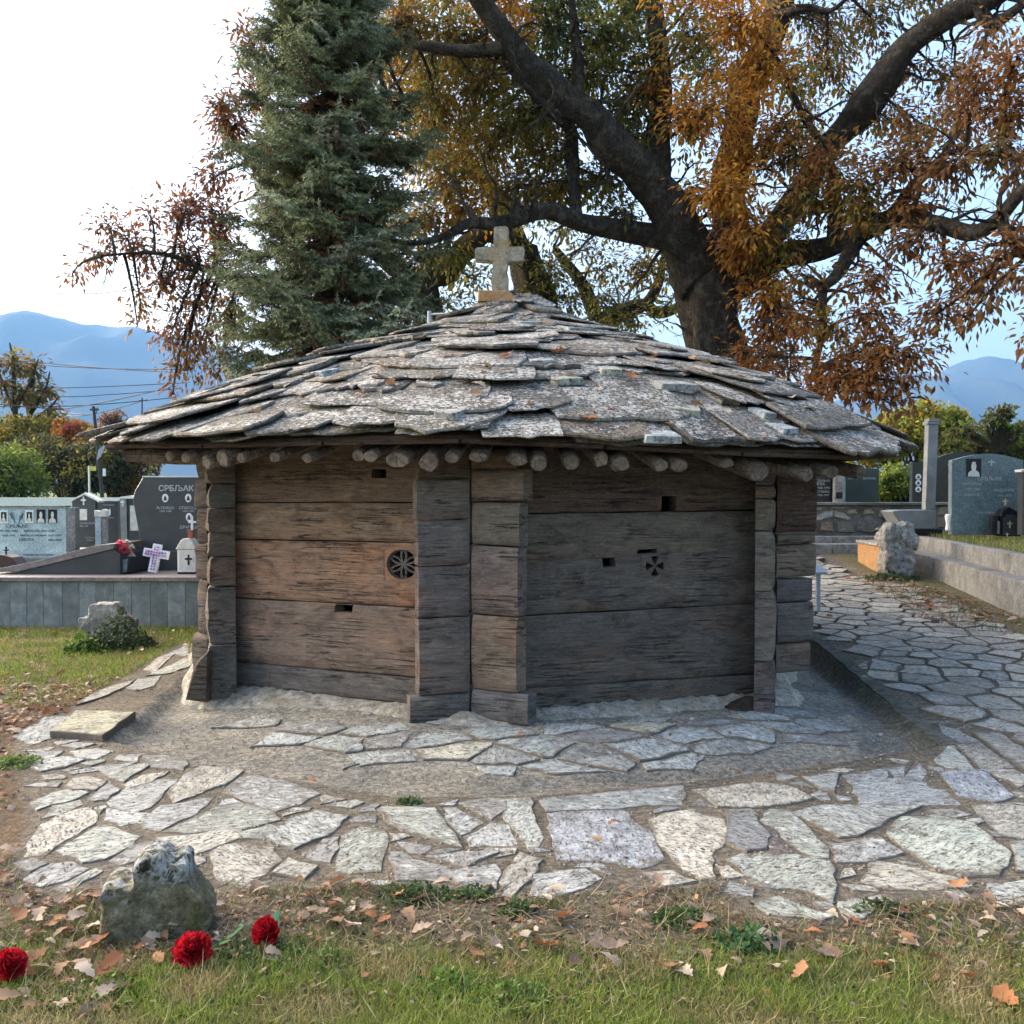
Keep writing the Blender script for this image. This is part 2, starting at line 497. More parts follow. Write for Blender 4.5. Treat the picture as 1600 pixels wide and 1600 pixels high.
# region masks (traced on the photograph, stored as ground polygons)
PAVED = [gpt(*p) for p in [(20,1150),(120,1100),(290,1000),(300,1060),(300,1190),(700,1240),(1490,1150),(1290,960),(1262,900),(1262,868),(1340,868),(1345,900),(1380,935),(1470,945),(1640,1000),(1660,1395),(1540,1410),(1380,1415),(1340,1445),(1180,1440),(1110,1385),(960,1395),(830,1410),(740,1400),(600,1380),(430,1390),(340,1395),(200,1395),(80,1400),(15,1365),(40,1290),(30,1220)]]

def mask_col(x, y):
    n1 = mnoise.noise(Vector((x * 2.2, y * 2.2, 1))); n2 = mnoise.noise(Vector((x * 7, y * 7, 5)))
    soil = Vector((.15, .12, .085)); dirtp = Vector((.15, .128, .10)); grass = Vector((.13, .13, .05))
    litter = Vector((.13, .085, .05)); concrete = Vector((.27, .26, .23)); damp = Vector((.18, .168, .145))
    if y < 14 and abs(x) < 9:
        if inside((x, y), G_OUT) and y < 14:
            if inside((x, y), G_IN): return concrete * (1 + .3 * n1)
            do = dist_poly((x, y), G_OUT, False)
            c = concrete.lerp(damp, .5 + .5 * n1)
            if x > 2.2: c = c.lerp(Vector((.05, .055, .035)), .7 * (1 - smooth(.03, .2, do)))
            return c
        if inside((x, y), PAVED) or (2.7 < x < 5.2 and 6 < y):
            return dirtp * (1 + .25 * n1)
        if y < 4.6:
            g = smooth(3.75, 3.35, y + .25 * n1) if False else 1 - smooth(3.3, 3.75, y + .3 * n1)
            return soil.lerp(grass, max(0, g))
        if x < -1:
            g = smooth(7.6, 8.6, y + .6 * n1)
            return litter.lerp(grass, g)
        return soil.lerp(grass, .4 + .4 * n1)
    if y < 19 and 1.5 < x < 5.5: return dirtp * (1 + .25 * n1)
    if x < -4: return Vector((.11, .17, .04)) * (1 + .2 * n1)
    if y < 30: return soil.lerp(grass, .6 + .4 * n1)
    if x < -8 or x > 12: return Vector((.07, .14, .025)) * (1 + .2 * n1)
    return grass

def axis(segs):
    out = []
    for a, b, n in segs: out += list(np.linspace(a, b, n, endpoint=False))
    out.append(segs[-1][1]); return out
xs = axis([(-9000, -400, 10), (-400, -60, 12), (-60, -8, 20), (-8, -4, 24), (-4, 4.2, 205), (4.2, 9, 28), (9, 60, 20), (60, 400, 12), (400, 9000, 10)])
ys = axis([(-400, -10, 6), (-10, 2.2, 12), (2.2, 8.4, 155), (8.4, 14, 70), (14, 30, 30), (30, 80, 24), (80, 400, 14), (400, 9000, 12)])
V = []; C = []
for y in ys:
    for x in xs:
        V.append((x, y, gz(x, y) - (.05 * smooth(10.5, 11.5, y) if (y < 19 and 2.9 < x < 5.4) else 0))); C.append(mask_col(x, y))
nx = len(xs)
Fc = [(j * nx + i, j * nx + i + 1, (j + 1) * nx + i + 1, (j + 1) * nx + i) for j in range(len(ys) - 1) for i in range(nx - 1)]
link('ground', me_from('ground', V, Fc, True, C), MGR, kind='structure')

# ------------------------------------------------------------------ paving
def shrink(poly, g):
    n = len(poly); cx = sum(p[0] for p in poly) / n; cy = sum(p[1] for p in poly) / n
    out = []
    for x, y in poly:
        d = math.hypot(x - cx, y - cy) or 1
        k = max(.3, 1 - g / d); out.append((cx + (x - cx) * k, cy + (y - cy) * k))
    return out

def rough_poly(poly, j, minseg=.09):
    out = []
    n = len(poly)
    for i in range(n):
        a = Vector((*poly[i], 0)); b = Vector((*poly[(i + 1) % n], 0)); L = (b - a).length
        out.append(a.copy())
        k = min(4, int(L / minseg))
        for q in range(1, k):
            p = a.lerp(b, q / k); nn = Vector((-(b - a).y, (b - a).x, 0)).normalized()
            out.append(p + nn * random.uniform(-j, j) + (b - a) * random.uniform(-.03, .03))
    return [(p.x, p.y) for p in out]

def area(poly):
    return .5 * sum(poly[i - 1][0] * poly[i][1] - poly[i][0] * poly[i - 1][1] for i in range(len(poly)))

def stone_mesh(poly, top=.012, th=.05, bev=.008, hf=gz, tilt=.006):
    if area(poly) < 0: poly = poly[::-1]
    n = len(poly); cx = sum(p[0] for p in poly) / n; cy = sum(p[1] for p in poly) / n
    ax, ay = random.uniform(-tilt, tilt), random.uniform(-tilt, tilt)
    inn = shrink(poly, bev)
    z0 = hf(cx, cy)
    def Z(x, y): return (hf(x, y) * .8 + z0 * .2 if hf is gz else z0) + top + ax * (x - cx) + ay * (y - cy)
    mid = shrink(poly, 0); half = [((x + cx) / 2, (y + cy) / 2) for x, y in inn]
    vs = [(x - cx, y - cy, Z(x, y) - z0 + random.uniform(-.002, .003)) for x, y in inn] + \
         [(x - cx, y - cy, Z(x, y) - bev - z0) for x, y in poly] + \
         [(x - cx, y - cy, Z(x, y) - th - z0) for x, y in poly] + \
         [(x - cx, y - cy, Z(x, y) - z0 + random.uniform(-.0015, .002)) for x, y in half] + [(0, 0, Z(cx, cy) - z0 + .003)]
    fs = []
    for i in range(n):
        j = (i + 1) % n
        fs += [(i, n + i, n + j, j)[::-1], (n + i, 2 * n + i, 2 * n + j, n + j)[::-1], (3 * n + i, i, j, 3 * n + j), (4 * n, 3 * n + i, 3 * n + j)]
    fs = [f[::-1] if k % 4 < 2 else f for k, f in enumerate(fs)]
    ph = random.uniform(0, 6.28); rt = Matrix.Rotation(-ph, 3, 'Z')
    cols = [(.42 + .2 * random.random(),) * 3 for _ in range(n)] + [(.2,) * 3] * (2 * n) + [(random.uniform(.85, 1.1),) * 3 for _ in range(n)] + [(1.0,) * 3]
    m = me_from('paving_stone', [rt @ Vector(v) for v in vs], fs, False, cols)
    return m, Matrix.Translation(Vector((cx, cy, z0))) @ Matrix.Rotation(ph, 4, 'Z')

pav = link('forecourt_paving', None, None, None, Matrix.Identity(4), kind='structure')
PX_STONES = [
 [(52,1201),(60,1192),(105,1185),(129,1190),(100,1201),(66,1207)],[(110,1208),(168,1196),(215,1190),(184,1200),(147,1206),(115,1211)],
 [(160,1206),(228,1194),(231,1198),(194,1222),(168,1211)],[(106,1231),(115,1219),(139,1215),(163,1223),(147,1235),(115,1236)],
 [(197,1227),(223,1214),(262,1208),(236,1222),(205,1231)],[(52,1256),(79,1242),(105,1235),(136,1240),(115,1251),(79,1259),(60,1267)],
 [(139,1248),(155,1236),(171,1223),(184,1235),(168,1248),(147,1252)],[(171,1253),(199,1232),(236,1221),(276,1221),(262,1232),(236,1261),(205,1273),(178,1261)],
 [(66,1280),(84,1261),(123,1252),(126,1259),(100,1271)],[(265,1238),(289,1214),(315,1200),(367,1200),(378,1206),(349,1227),(315,1240),(273,1256)],
 [(55,1306),(66,1290),(105,1269),(136,1264),(150,1277),(142,1290),(105,1311),(73,1335),(39,1337)],[(92,1330),(157,1290),(181,1295),(215,1309),(205,1322),(163,1343),(131,1348),(121,1340)],
 [(168,1264),(199,1272),(231,1271),(218,1285),(189,1290),(168,1281)],[(218,1285),(252,1261),(315,1251),(333,1248),(302,1274),(252,1298),(228,1295)],
 [(349,1238),(375,1215),(400,1212),(450,1222),(497,1240),(470,1256),(430,1268),(390,1256)],[(257,1301),(297,1285),(333,1267),(373,1259),(420,1267),(435,1282),(375,1296),(302,1303)],
 [(249,1311),(289,1309),(373,1296),(375,1309),(341,1322),(307,1335),(268,1322)],[(331,1335),(349,1322),(381,1319),(425,1325),(437,1345),(415,1365),(381,1386),(341,1372)],
 [(378,1303),(420,1290),(438,1297),(420,1311),(380,1311)],[(24,1351),(52,1344),(71,1351),(47,1361)],[(39,1374),(79,1351),(113,1348),(134,1358),(105,1374),(66,1385)],
 [(87,1387),(126,1369),(147,1358),(157,1364),(105,1395)],[(175,1345),(205,1325),(250,1315),(262,1330),(215,1345),(190,1352)],
 [(413,1310),(450,1284),(492,1268),(542,1278),(518,1299),(460,1326)],[(476,1334),(505,1313),(529,1307),(526,1326),(515,1347),(492,1344)],
 [(534,1307),(563,1294),(594,1297),(605,1310),(594,1362),(547,1365),(526,1360),(531,1336)],[(429,1368),(452,1344),(492,1357),(473,1376)],
 [(592,1268),(599,1263),(678,1265),(691,1284),(720,1326),(697,1320),(631,1299),(605,1284)],[(694,1265),(712,1264),(752,1286),(720,1305),(702,1289)],
 [(720,1257),(762,1250),(788,1251),(786,1268),(767,1281),(744,1268)],[(728,1307),(767,1288),(794,1289),(809,1320),(736,1323)],
 [(790,1252),(828,1248),(834,1280),(848,1312),(832,1335),(812,1310),(792,1283)],[(623,1317),(673,1323),(657,1334),(644,1332)],
 [(670,1339),(775,1328),(775,1334),(731,1356)],[(610,1341),(636,1343),(676,1352),(707,1362),(712,1370),(683,1378),(623,1376)],
 [(710,1373),(715,1362),(773,1353),(780,1368),(773,1389),(739,1397)],[(812,1337),(847,1348),(826,1377),(800,1403),(785,1400),(790,1370)],
 [(847,1251),(852,1248),(1065,1228),(1068,1248),(1062,1258),(858,1269)],[(858,1274),(905,1269),(973,1268),(992,1287),(1018,1306),(1036,1342),(999,1358),(942,1348),(873,1345),(863,1303)],
 [(1015,1282),(1036,1272),(1083,1266),(1131,1282),(1131,1316),(1110,1337),(1118,1374),(1094,1374),(1068,1358),(1052,1342),(1028,1311)],
 [(834,1371),(868,1366),(913,1363),(936,1377),(910,1390),(863,1403),(834,1405)],[(1136,1274),(1175,1269),(1199,1308),(1196,1327),(1167,1332),(1136,1317)],
 [(1120,1353),(1139,1356),(1160,1371),(1133,1374)],[(1180,1339),(1243,1339),(1293,1347),(1303,1360),(1298,1410),(1254,1391),(1211,1389),(1175,1384),(1163,1375)],
 [(1190,1284),(1204,1268),(1232,1268),(1293,1323),(1293,1339),(1269,1341)],[(1085,1235),(1180,1225),(1240,1232),(1265,1250),(1230,1258),(1180,1262),(1125,1262)],
 [(1256,1215),(1311,1210),(1303,1239),(1280,1231)],[(1319,1213),(1411,1197),(1437,1194),(1471,1231),(1500,1257),(1442,1257),(1343,1257),(1337,1231)],
 [(1243,1273),(1285,1263),(1437,1261),(1403,1278),(1343,1305),(1311,1307),(1272,1286)],[(1390,1305),(1411,1281),(1463,1276),(1521,1289),(1553,1320),(1576,1336),(1558,1368),(1508,1370),(1453,1352),(1416,1328)],
 [(1302,1320),(1374,1310),(1408,1334),(1364,1344),(1311,1347)],[(1364,1344),(1437,1357),(1521,1378),(1508,1386),(1453,1391),(1395,1391),(1348,1378)],
 [(1462,1187),(1482,1168),(1492,1168),(1524,1205),(1469,1197)],[(1469,1208),(1540,1205),(1582,1247),(1553,1255),(1500,1247)],
 [(1521,1260),(1600,1257),(1640,1300),(1600,1310),(1566,1307)],[(1547,1381),(1600,1375),(1640,1400),(1600,1418),(1553,1404)],
 [(1314,1412),(1374,1402),(1377,1412),(1351,1433),(1327,1439)],[(1180,1410),(1219,1404),(1267,1423),(1301,1431),(1280,1439),(1206,1431)],
 [(1542,1205),(1584,1205),(1615,1222),(1590,1232)],[(1495,1166),(1532,1163),(1582,1200),(1534,1202)],[(1468,1133),(1500,1142),(1532,1160),(1495,1161),(1475,1146)],
 [(1520,1147),(1561,1147),(1600,1175),(1620,1210),(1590,1198)],[(20,1152),(70,1122),(115,1121),(95,1142),(70,1157),(50,1165)],
 [(96,1167),(118,1161),(145,1164),(118,1171)],[(112,1175),(150,1171),(175,1175),(150,1187),(120,1185)],
 [(197,1077),(215,1062),(250,1057),(240,1072),(215,1080)],[(120,1102),(155,1082),(213,1062),(192,1077),(168,1088)],[(225,1045),(250,1027),(272,1022),(265,1030),(240,1052)],
 [(232,1056),(290,1029),(300,1032),(295,1042),(265,1053)],[(265,1022),(300,1005),(304,1020),(288,1027)],[(47,1180),(98,1175),(83,1185),(52,1190)],
 [(225,1182),(260,1180),(290,1192),(285,1205),(240,1200)],[(1200,1292),(1185,1300),(1205,1330),(1262,1345),(1240,1330)],[(1580,1320),(1640,1318),(1650,1360),(1590,1362)],
 [(1140,1345),(1160,1338),(1172,1345),(1160,1362)],[(560,1376),(610,1380),(600,1386),(565,1384)],[(1010,1366),(1050,1364),(1085,1378),(1040,1384)],
]
TINTS = [(.50,.51,.48),(.53,.50,.42),(.47,.49,.45),(.34,.335,.31),(.48,.46,.39),(.44,.46,.40),(.41,.42,.405)]
NAMED = {38: (.42,.445,.475), 37: (.36,.39,.385), 53: (.42,.455,.49), 49: (.48,.51,.43), 47: (.50,.53,.53), 41: (.26,.27,.27), 72: (.22,.18,.17)}
SP = []
for i, pp in enumerate(PX_STONES):
    poly = [gpt(*p) for p in pp]
    SP.append(poly)
    pr = rough_poly(shrink(poly, -.02), .012, .06)
    m, c = stone_mesh(pr, top=.002 + random.uniform(0, .009), th=.06)
    tc = NAMED.get(i, random.choice(TINTS)); k = random.uniform(.6, .9)
    link('paving_stone', m, MFL, pav, c, color=tuple(v * k for v in tc))
# the proud slab at the left end of the gutter
pr = rough_poly([gpt(*p) for p in [(78,1152),(118,1120),(212,1121),(160,1159),(140,1156)]], .008)
SP.append(pr)
m, c = stone_mesh(pr, top=.045, th=.12, hf=lambda x, y: 0)
link('paving_stone', m, MFL, pav, c, color=(.42, .40, .28), label='large proud flagstone ending in a step at the gutter')

def clip(poly, a, b, c):
    out = []; n = len(poly)
    for i in range(n):
        p, q = poly[i], poly[(i + 1) % n]
        dp = a * p[0] + b * p[1] - c; dq = a * q[0] + b * q[1] - c
        if dp <= 0: out.append(p)
        if (dp < 0 < dq) or (dq < 0 < dp):
            t = dp / (dp - dq); out.append((p[0] + (q[0] - p[0]) * t, p[1] + (q[1] - p[1]) * t))
    return out

def voronoi(seeds, box, R_=1.6, sx=1.0):
    cells = []
    for i, s in enumerate(seeds):
        poly = [(box[0], box[2]), (box[1], box[2]), (box[1], box[3]), (box[0], box[3])]
        nb = sorted(((q[0] - s[0]) ** 2 * sx + (q[1] - s[1]) ** 2, j) for j, q in enumerate(seeds) if j != i and abs(q[0]-s[0]) < R_ and abs(q[1]-s[1]) < R_)[:18]
        for _, j in nb:
            q = seeds[j]
            a, b = (q[0] - s[0]) * sx, q[1] - s[1]
            c = (a * (q[0] + s[0]) + b * (q[1] + s[1])) / 2
            poly = clip(poly, a, b, c)
            if len(poly) < 3: break
        if len(poly) >= 3: cells.append(poly)
    return cells

def seeds_in(test, box, dmin, n, k=1.0):
    out = []
    for _ in range(n):
        p = (random.uniform(box[0], box[1]), random.uniform(box[2], box[3]))
        if not test(p): continue
        dm = dmin * random.uniform(.65, 1.45)
        if all((p[0] - q[0]) ** 2 * k + (p[1] - q[1]) ** 2 > dm * dm for q in out): out.append(p)
    return out

def cen(poly): return (sum(p[0] for p in poly) / len(poly), sum(p[1] for p in poly) / len(poly))

def cut_by(poly, other):
    """drop a cell that overlaps an already laid stone"""
    c = cen(poly)
    for k in (0, .55, .9):
        for x, y in poly:
            if inside((c[0] + (x - c[0]) * k, c[1] + (y - c[1]) * k), other): return True
    c2 = cen(other)
    if inside(c2, poly): return True
    for x, y in other:
        if inside((x, y), poly): return True
    return False

def pull(cell, ok):
    c = cen(cell)
    if not ok(c): return None
    out = []
    for p in cell:
        k = 1.0; q = p
        while k > .25 and not ok(q): k -= .06; q = (c[0] + (p[0] - c[0]) * k, c[1] + (p[1] - c[1]) * k)
        out.append(q)
    res = []
    for i in range(len(out)):
        a, b = out[i], out[(i + 1) % len(out)]; res.append(a)
        for f in (.33, .66):
            m_ = (a[0] + (b[0] - a[0]) * f, a[1] + (b[1] - a[1]) * f); k = 1.0; q = m_
            while k > .25 and not ok(q): k -= .08; q = (c[0] + (m_[0] - c[0]) * k, c[1] + (m_[1] - c[1]) * k)
            if k < 1: res.append(q)
    return res
# filler stones in the forecourt
def in_fore(p): return inside(p, PAVED) and not inside(p, G_OUT) and p[1] < 7.4 and p[0] < 3.0
SPX = [shrink(s, -.022) for s in SP]
box = (-3.6, 4.4, 3.7, 7.6)
sd_ = seeds_in(in_fore, box, .14, 6000)
for cell in voronoi(sd_, box, .8):
    c = cen(cell)
    near_ = [s for s in SPX if abs(cen(s)[0] - c[0]) < .7 and abs(cen(s)[1] - c[1]) < .7]
    cell = pull(shrink(cell, .016), lambda p: in_fore(p) and not any(inside(p, s) for s in near_))
    if cell is None: continue
    cell = shrink(cell, .008)
    if abs(area(cell)) < .0045 or abs(area(cell)) > .12: continue
    m, cc = stone_mesh(rough_poly(cell, .006, .07), top=.001 + random.uniform(0, .006), th=.05)
    k = random.uniform(.5, .85); tc = random.choice(TINTS)
    link('paving_stone', m, MFL, pav, cc, color=tuple(v * k for v in tc))

# side path
path = link('side_path', None, None, None, Matrix.Identity(4), kind='structure')
def in_path(p):
    x, y = p
    if y < 5.9 or y > 19.5: return False
    left = 2.86 + .05 * (y - 6.5) if y < 12.5 else 3.2 - .12 * (y - 12.5)
    right = 5.15 + .1 * (y - 9) if y > 8.5 else 6.5
    if y > 14.8: right = min(right, 5.3)
    return x > left and x < right and not inside(p, G_OUT)
box = (1.6, 6.8, 5.6, 19.8)
sd_ = seeds_in(in_path, box, .30, 9000) ; sd_ = [(x + random.uniform(-.08, .08), y + random.uniform(-.08, .08)) for x, y in sd_]
cells = []
for cell in voronoi(sd_, box, 1.6, 1.25):
    c = cen(cell)
    if not in_path(c): c = (min(max(c[0], 3.0 + .05 * (c[1] - 6.5)), 6.4), c[1])
    c0_ = min(sd_, key=lambda q: (q[0] - c[0]) ** 2 + (q[1] - c[1]) ** 2)
    cell = [(c0_[0] + max(-.45, min(.45, x - c0_[0])), c0_[1] + max(-.45, min(.45, y - c0_[1]))) for x, y in cell]
    cell = pull(shrink(cell, .016), in_path)
    if cell is None: continue
    if abs(area(cell)) < .012 or abs(area(cell)) > .8: continue
    if any(cut_by(cell, s) for s in SP): continue
    cells.append((c[1], cell))
cells.sort()
rest = MB()
for i, (d, cell) in enumerate(cells):
    m, cc = stone_mesh(rough_poly(cell, .012, .12), top=.008 + random.uniform(0, .008), th=.06)
    k = random.uniform(.8, 1.12); tc = random.choice([(.34,.335,.31),(.38,.37,.33),(.31,.31,.30),(.40,.38,.33),(.34,.32,.285),(.28,.28,.265)]); tc = tuple(v * 1.12 for v in tc)
    if i < 300: link('paving_stone', m, MFL, path, cc, color=(tc[0] * k * 1.06, tc[1] * k, tc[2] * k * .9))
    else:
        rest.add([cc @ v.co for v in m.vertices], [tuple(p.vertices) for p in m.polygons])
if rest.v: rest.build('paving_stone', MCHIP, path, color=(.25, .25, .245), kind='stuff')

# apron stones round the hut, half buried in mortar
apr = link('apron', None, None, None, Matrix.Identity(4), kind='structure')
def in_apr(p): return inside(p, G_IN) and dist_poly(p, G_IN) > .0 and not inside(p, HUT) and dist_poly(p, HUT) > (.24 if p[1] < 7.8 else .1) and p[1] < 10.0
box = (-3.1, 3.1, 5.8, 11)
sd_ = seeds_in(in_apr, box, .25, 7000, .45)
for cell in voronoi(sd_, box, 1.2, .45):
    c = cen(cell)
    if not in_apr(c): continue
    cell = [p for p in cell if in_apr(p) or True]
    cell = pull(shrink(cell, .014), in_apr)
    if cell is None: continue
    if not (.006 < abs(area(cell)) < .35): continue
    m, cc = stone_mesh(rough_poly(cell, .012, .06), top=.007 + random.uniform(-.003, .006), th=.04)
    tc = random.choice([(.36,.39,.37),(.48,.46,.36),(.33,.34,.32),(.40,.43,.42),(.52,.50,.40),(.28,.28,.27)])
    link('paving_stone', m, MFL, apr, cc, color=tc)

# gutter kerb on the right: vertical mossy face
kb = MB()
pts = [(2.74,6.45),(2.86,8),(3.05,10.4),(3.2,12.5)]
line = []
for i in range(3):
    for k in range(12):
        a, b = Vector(pts[i]), Vector(pts[i + 1]); line.append(a.lerp(b, k / 12))
for i, p in enumerate(line):
    h = base_h(p.x, p.y)
    w1, w2 = random.uniform(-.015, .015), .09 + random.uniform(-.015, .02)
    kb.v += [Vector((p.x - .03 + w1, p.y, -.12)), Vector((p.x - .02 + w1, p.y, h + .004)), Vector((p.x + w2, p.y, h + .012)), Vector((p.x + w2, p.y, h - .1))]
    kb.c += [(1, 1, 1)] * 4
    if i:
        b = 4 * i - 4
        kb.f += [(b, b + 4, b + 5, b + 1), (b + 1, b + 5, b + 6, b + 2), (b + 2, b + 6, b + 7, b + 3)]
MKERB = m_rough('mossy_kerb', (.035, .037, .028), (.17, .165, .14), (.06, .065, .04), 12, .02)
kb.build('gutter_kerb', MKERB, kind='structure')

# ------------------------------------------------------------------ the hut
hut = thing('wooden_hut', 'small octagonal weathered wooden church hut under a stone slab roof', 'church', (.03, 10.0, 0))
UP = Vector((0, 0, 1))
def frame(o, u):
    u = Vector((u[0], u[1], 0)).normalized(); yv = UP.cross(u)
    M = Matrix(((u.x, yv.x, 0, o[0]), (u.y, yv.y, 0, o[1]), (u.z, yv.z, 1, o[2] if len(o) > 2 else 0), (0, 0, 0, 1)))
    return M

def plank(M, x0, x1, b0, b1, t0, t1, th=.12, yo=0.0, color=(.2, .15, .12), name='plank', holes=(), amp=.006, step=.09, bow=0, mat=None, label=None, zs=5):
    """board in frame M: x along the wall, y inwards, z up.  b0/b1 bottom z at both ends, t0/t1 top. holes: (xa,xb,za,zb)"""
    L = x1 - x0
    xsL = {round(x0, 4), round(x1, 4)}
    n = max(2, int(L / step))
    for i in range(n + 1): xsL.add(round(x0 + L * i / n, 4))
    for h in holes:
        xsL = {x for x in xsL if not (h[0] - .012 < x < h[1] + .012) or x in (round(h[0], 4), round(h[1], 4))}
        xsL |= {round(h[0], 4), round(h[1], 4)}
    X = sorted(xsL); seed = random.uniform(0, 90)
    fr = [0, .04, .12] + [.12 + .76 * k / (zs + 1) for k in range(1, zs + 1)] + [.88, .96, 1]
    zcuts = []
    for h in holes: zcuts += [h[2], h[3]]
    def bot(x): return b0 + (b1 - b0) * (x - x0) / L + .006 * mnoise.noise(Vector((x * 3.1, seed, 0)))
    def top(x): return t0 + (t1 - t0) * (x - x0) / L + .006 * mnoise.noise(Vector((x * 3.1, seed + 9, 0)))
    mb = MB(); cols = []
    bm_, tm_ = (b0 + b1) / 2, (t0 + t1) / 2
    zf = sorted(set([round(f, 4) for f in fr]) | set())
    # hole z lines as fractions at the hole
    for h in holes:
        xm = (h[0] + h[1]) / 2
        for z in (h[2], h[3]):
            f = (z - bot(xm)) / (top(xm) - bot(xm))
            zf = [q for q in zf if abs(q - f) > .03 or q in (0, 1)] + [round(f, 4)]
    zf = sorted(zf)
    def hole_cell(xa, xb, fa, fb):
        for h in holes:
            xm = (h[0] + h[1]) / 2; za = (h[2] - bot(xm)) / (top(xm) - bot(xm)); zb = (h[3] - bot(xm)) / (top(xm) - bot(xm))
            if xa >= h[0] - .001 and xb <= h[1] + .001 and fa >= za - .005 and fb <= zb + .005: return True
        return False
    nz = len(zf)
    for x in X:
        bz, tz = bot(x), top(x)
        for f in zf:
            z = bz + (tz - bz) * f
            e = min(f, 1 - f); yy = .017 * (1 - smooth(0, .09, e)) ** 2
            near = 1.0
            for h in holes:
                dd = max(h[0] - x, x - h[1], h[2] - z, z - h[3], 0); near = min(near, smooth(.0, .08, dd))
            yy += -amp * near * (mnoise.noise(Vector((x * 2.3, z * 6, seed))) + .5 * mnoise.noise(Vector((x * 7, z * 15, seed)))) - bow * (1 - (2 * f - 1) ** 2)
            ex = min(x - x0, x1 - x); yy += .006 * (1 - smooth(0, .03, ex))
            mb.v.append(Vector((x, yy + yo, z))); mb.c.append((1, 1, 1))
    nf = len(mb.v)
    for x in X:
        bz, tz = bot(x), top(x)
        for f in zf: mb.v.append(Vector((x, th, bz + (tz - bz) * f))); mb.c.append((1, 1, 1))
    present = {}
    for i in range(len(X) - 1):
        for j in range(nz - 1):
            if hole_cell(X[i], X[i + 1], zf[j], zf[j + 1]): continue
            present[(i, j)] = 1
            a = i * nz + j
            mb.f.append((a, a + nz, a + nz + 1, a + 1))
            mb.f.append((nf + a, nf + a + 1, nf + a + nz + 1, nf + a + nz))
    for (i, j) in present:
        a = i * nz + j
        if (i - 1, j) not in present: mb.f.append((a, a + 1, nf + a + 1, nf + a))
        if (i + 1, j) not in present: mb.f.append((a + nz, nf + a + nz, nf + a + nz + 1, a + nz + 1))
        if (i, j - 1) not in present: mb.f.append((a, nf + a, nf + a + nz, a + nz))
        if (i, j + 1) not in present: mb.f.append((a + 1, a + nz + 1, nf + a + nz + 1, nf + a + 1))
    o = mb.build(name, mat or MW, hut, M, local=True, color=color, label=label)
    m = o.data
    m.polygons.foreach_set('use_smooth', [True] * len(m.polygons))
    try: m.set_sharp_from_angle(angle=R(35))
    except Exception: pass
    return o

def seg(i, j):
    a, b = Vector(HUT[i]), Vector(HUT[j]); return a, b, (b - a).length

def zat(py, d): return at(800, py, d).z
# left front wall: origin at left corner, x runs towards the centre corner
Lc, Fr, Rc = Vector(HUT[7]), Vector(HUT[0]), Vector(HUT[1])
ML = frame((*Lc, 0), Fr - Lc); LL = (Fr - Lc).length
MRt = frame((*Fr, 0), Rc - Fr); LR = (Rc - Fr).length
def wallx(M, px):
    """x in wall frame where the pixel column meets the wall plane"""
    a = at(px, 800, 1.0); d = Vector((a.x, a.y)); Mi = M.inverted()
    o = Mi @ Vector((0, 0, 0)); e = Mi @ Vector((d.x, d.y, 0))
    t = -o.y / (e.y - o.y); return o.x + (e.x - o.x) * t, t
def wallrect(M, x0, y0, x1, y1):
    a, ta = wallx(M, x0); b, tb = wallx(M, x1); dm = (ta + tb) / 2
    return (a, b, zat(y1, dm), zat(y0, dm))
zlL = [(.075, .115), (.275, .30), (.775, .79), (1.23, 1.25), (1.52, 1.53), (2.26, 2.26)]
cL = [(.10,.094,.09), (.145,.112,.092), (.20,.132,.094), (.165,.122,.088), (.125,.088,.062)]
hs = {1: [wallrect(ML, 522, 945, 550, 958)], 2: [], 3: [], 4: [wallrect(ML, 581, 733, 604, 747)]}
hs[1] = [(hs[1][0][0], hs[1][0][1], .725, .782)]
ros = wallrect(ML, 600, 855, 656, 909)
hs[2] = [ros]
g = .009
for i in range(5):
    b, t = zlL[i], zlL[i + 1]
    plank(ML, .02, LL - .01, b[0] + (g if i else 0), b[1] + (g if i else 0), t[0], t[1], color=cL[i], holes=hs.get(i, []), bow=.004)
zlR = [(.05, .115), (.24, .246), (.74, .773), (1.085, 1.187), (1.45, 1.467), (2.26, 2.26)]
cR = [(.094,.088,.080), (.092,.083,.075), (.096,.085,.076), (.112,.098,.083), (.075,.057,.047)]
hr = {4: [wallrect(MRt, 1034, 775, 1057, 799)], 3: [wallrect(MRt, 996, 858, 1027, 865)], 2: [wallrect(MRt, 942, 870, 962, 886), wallrect(MRt, 1003, 866, 1044, 903)]}
hr[4] = [(hr[4][0][0], hr[4][0][1], hr[4][0][2] + .006, hr[4][0][3])]
crs = hr[2][1]
for i in range(5):
    b, t = zlR[i], zlR[i + 1]
    plank(MRt, .01, LR - .02, b[0] + (g if i else 0), b[1] + (g if i else 0), t[0], t[1], color=cR[i], holes=hr.get(i, []), bow=.003)

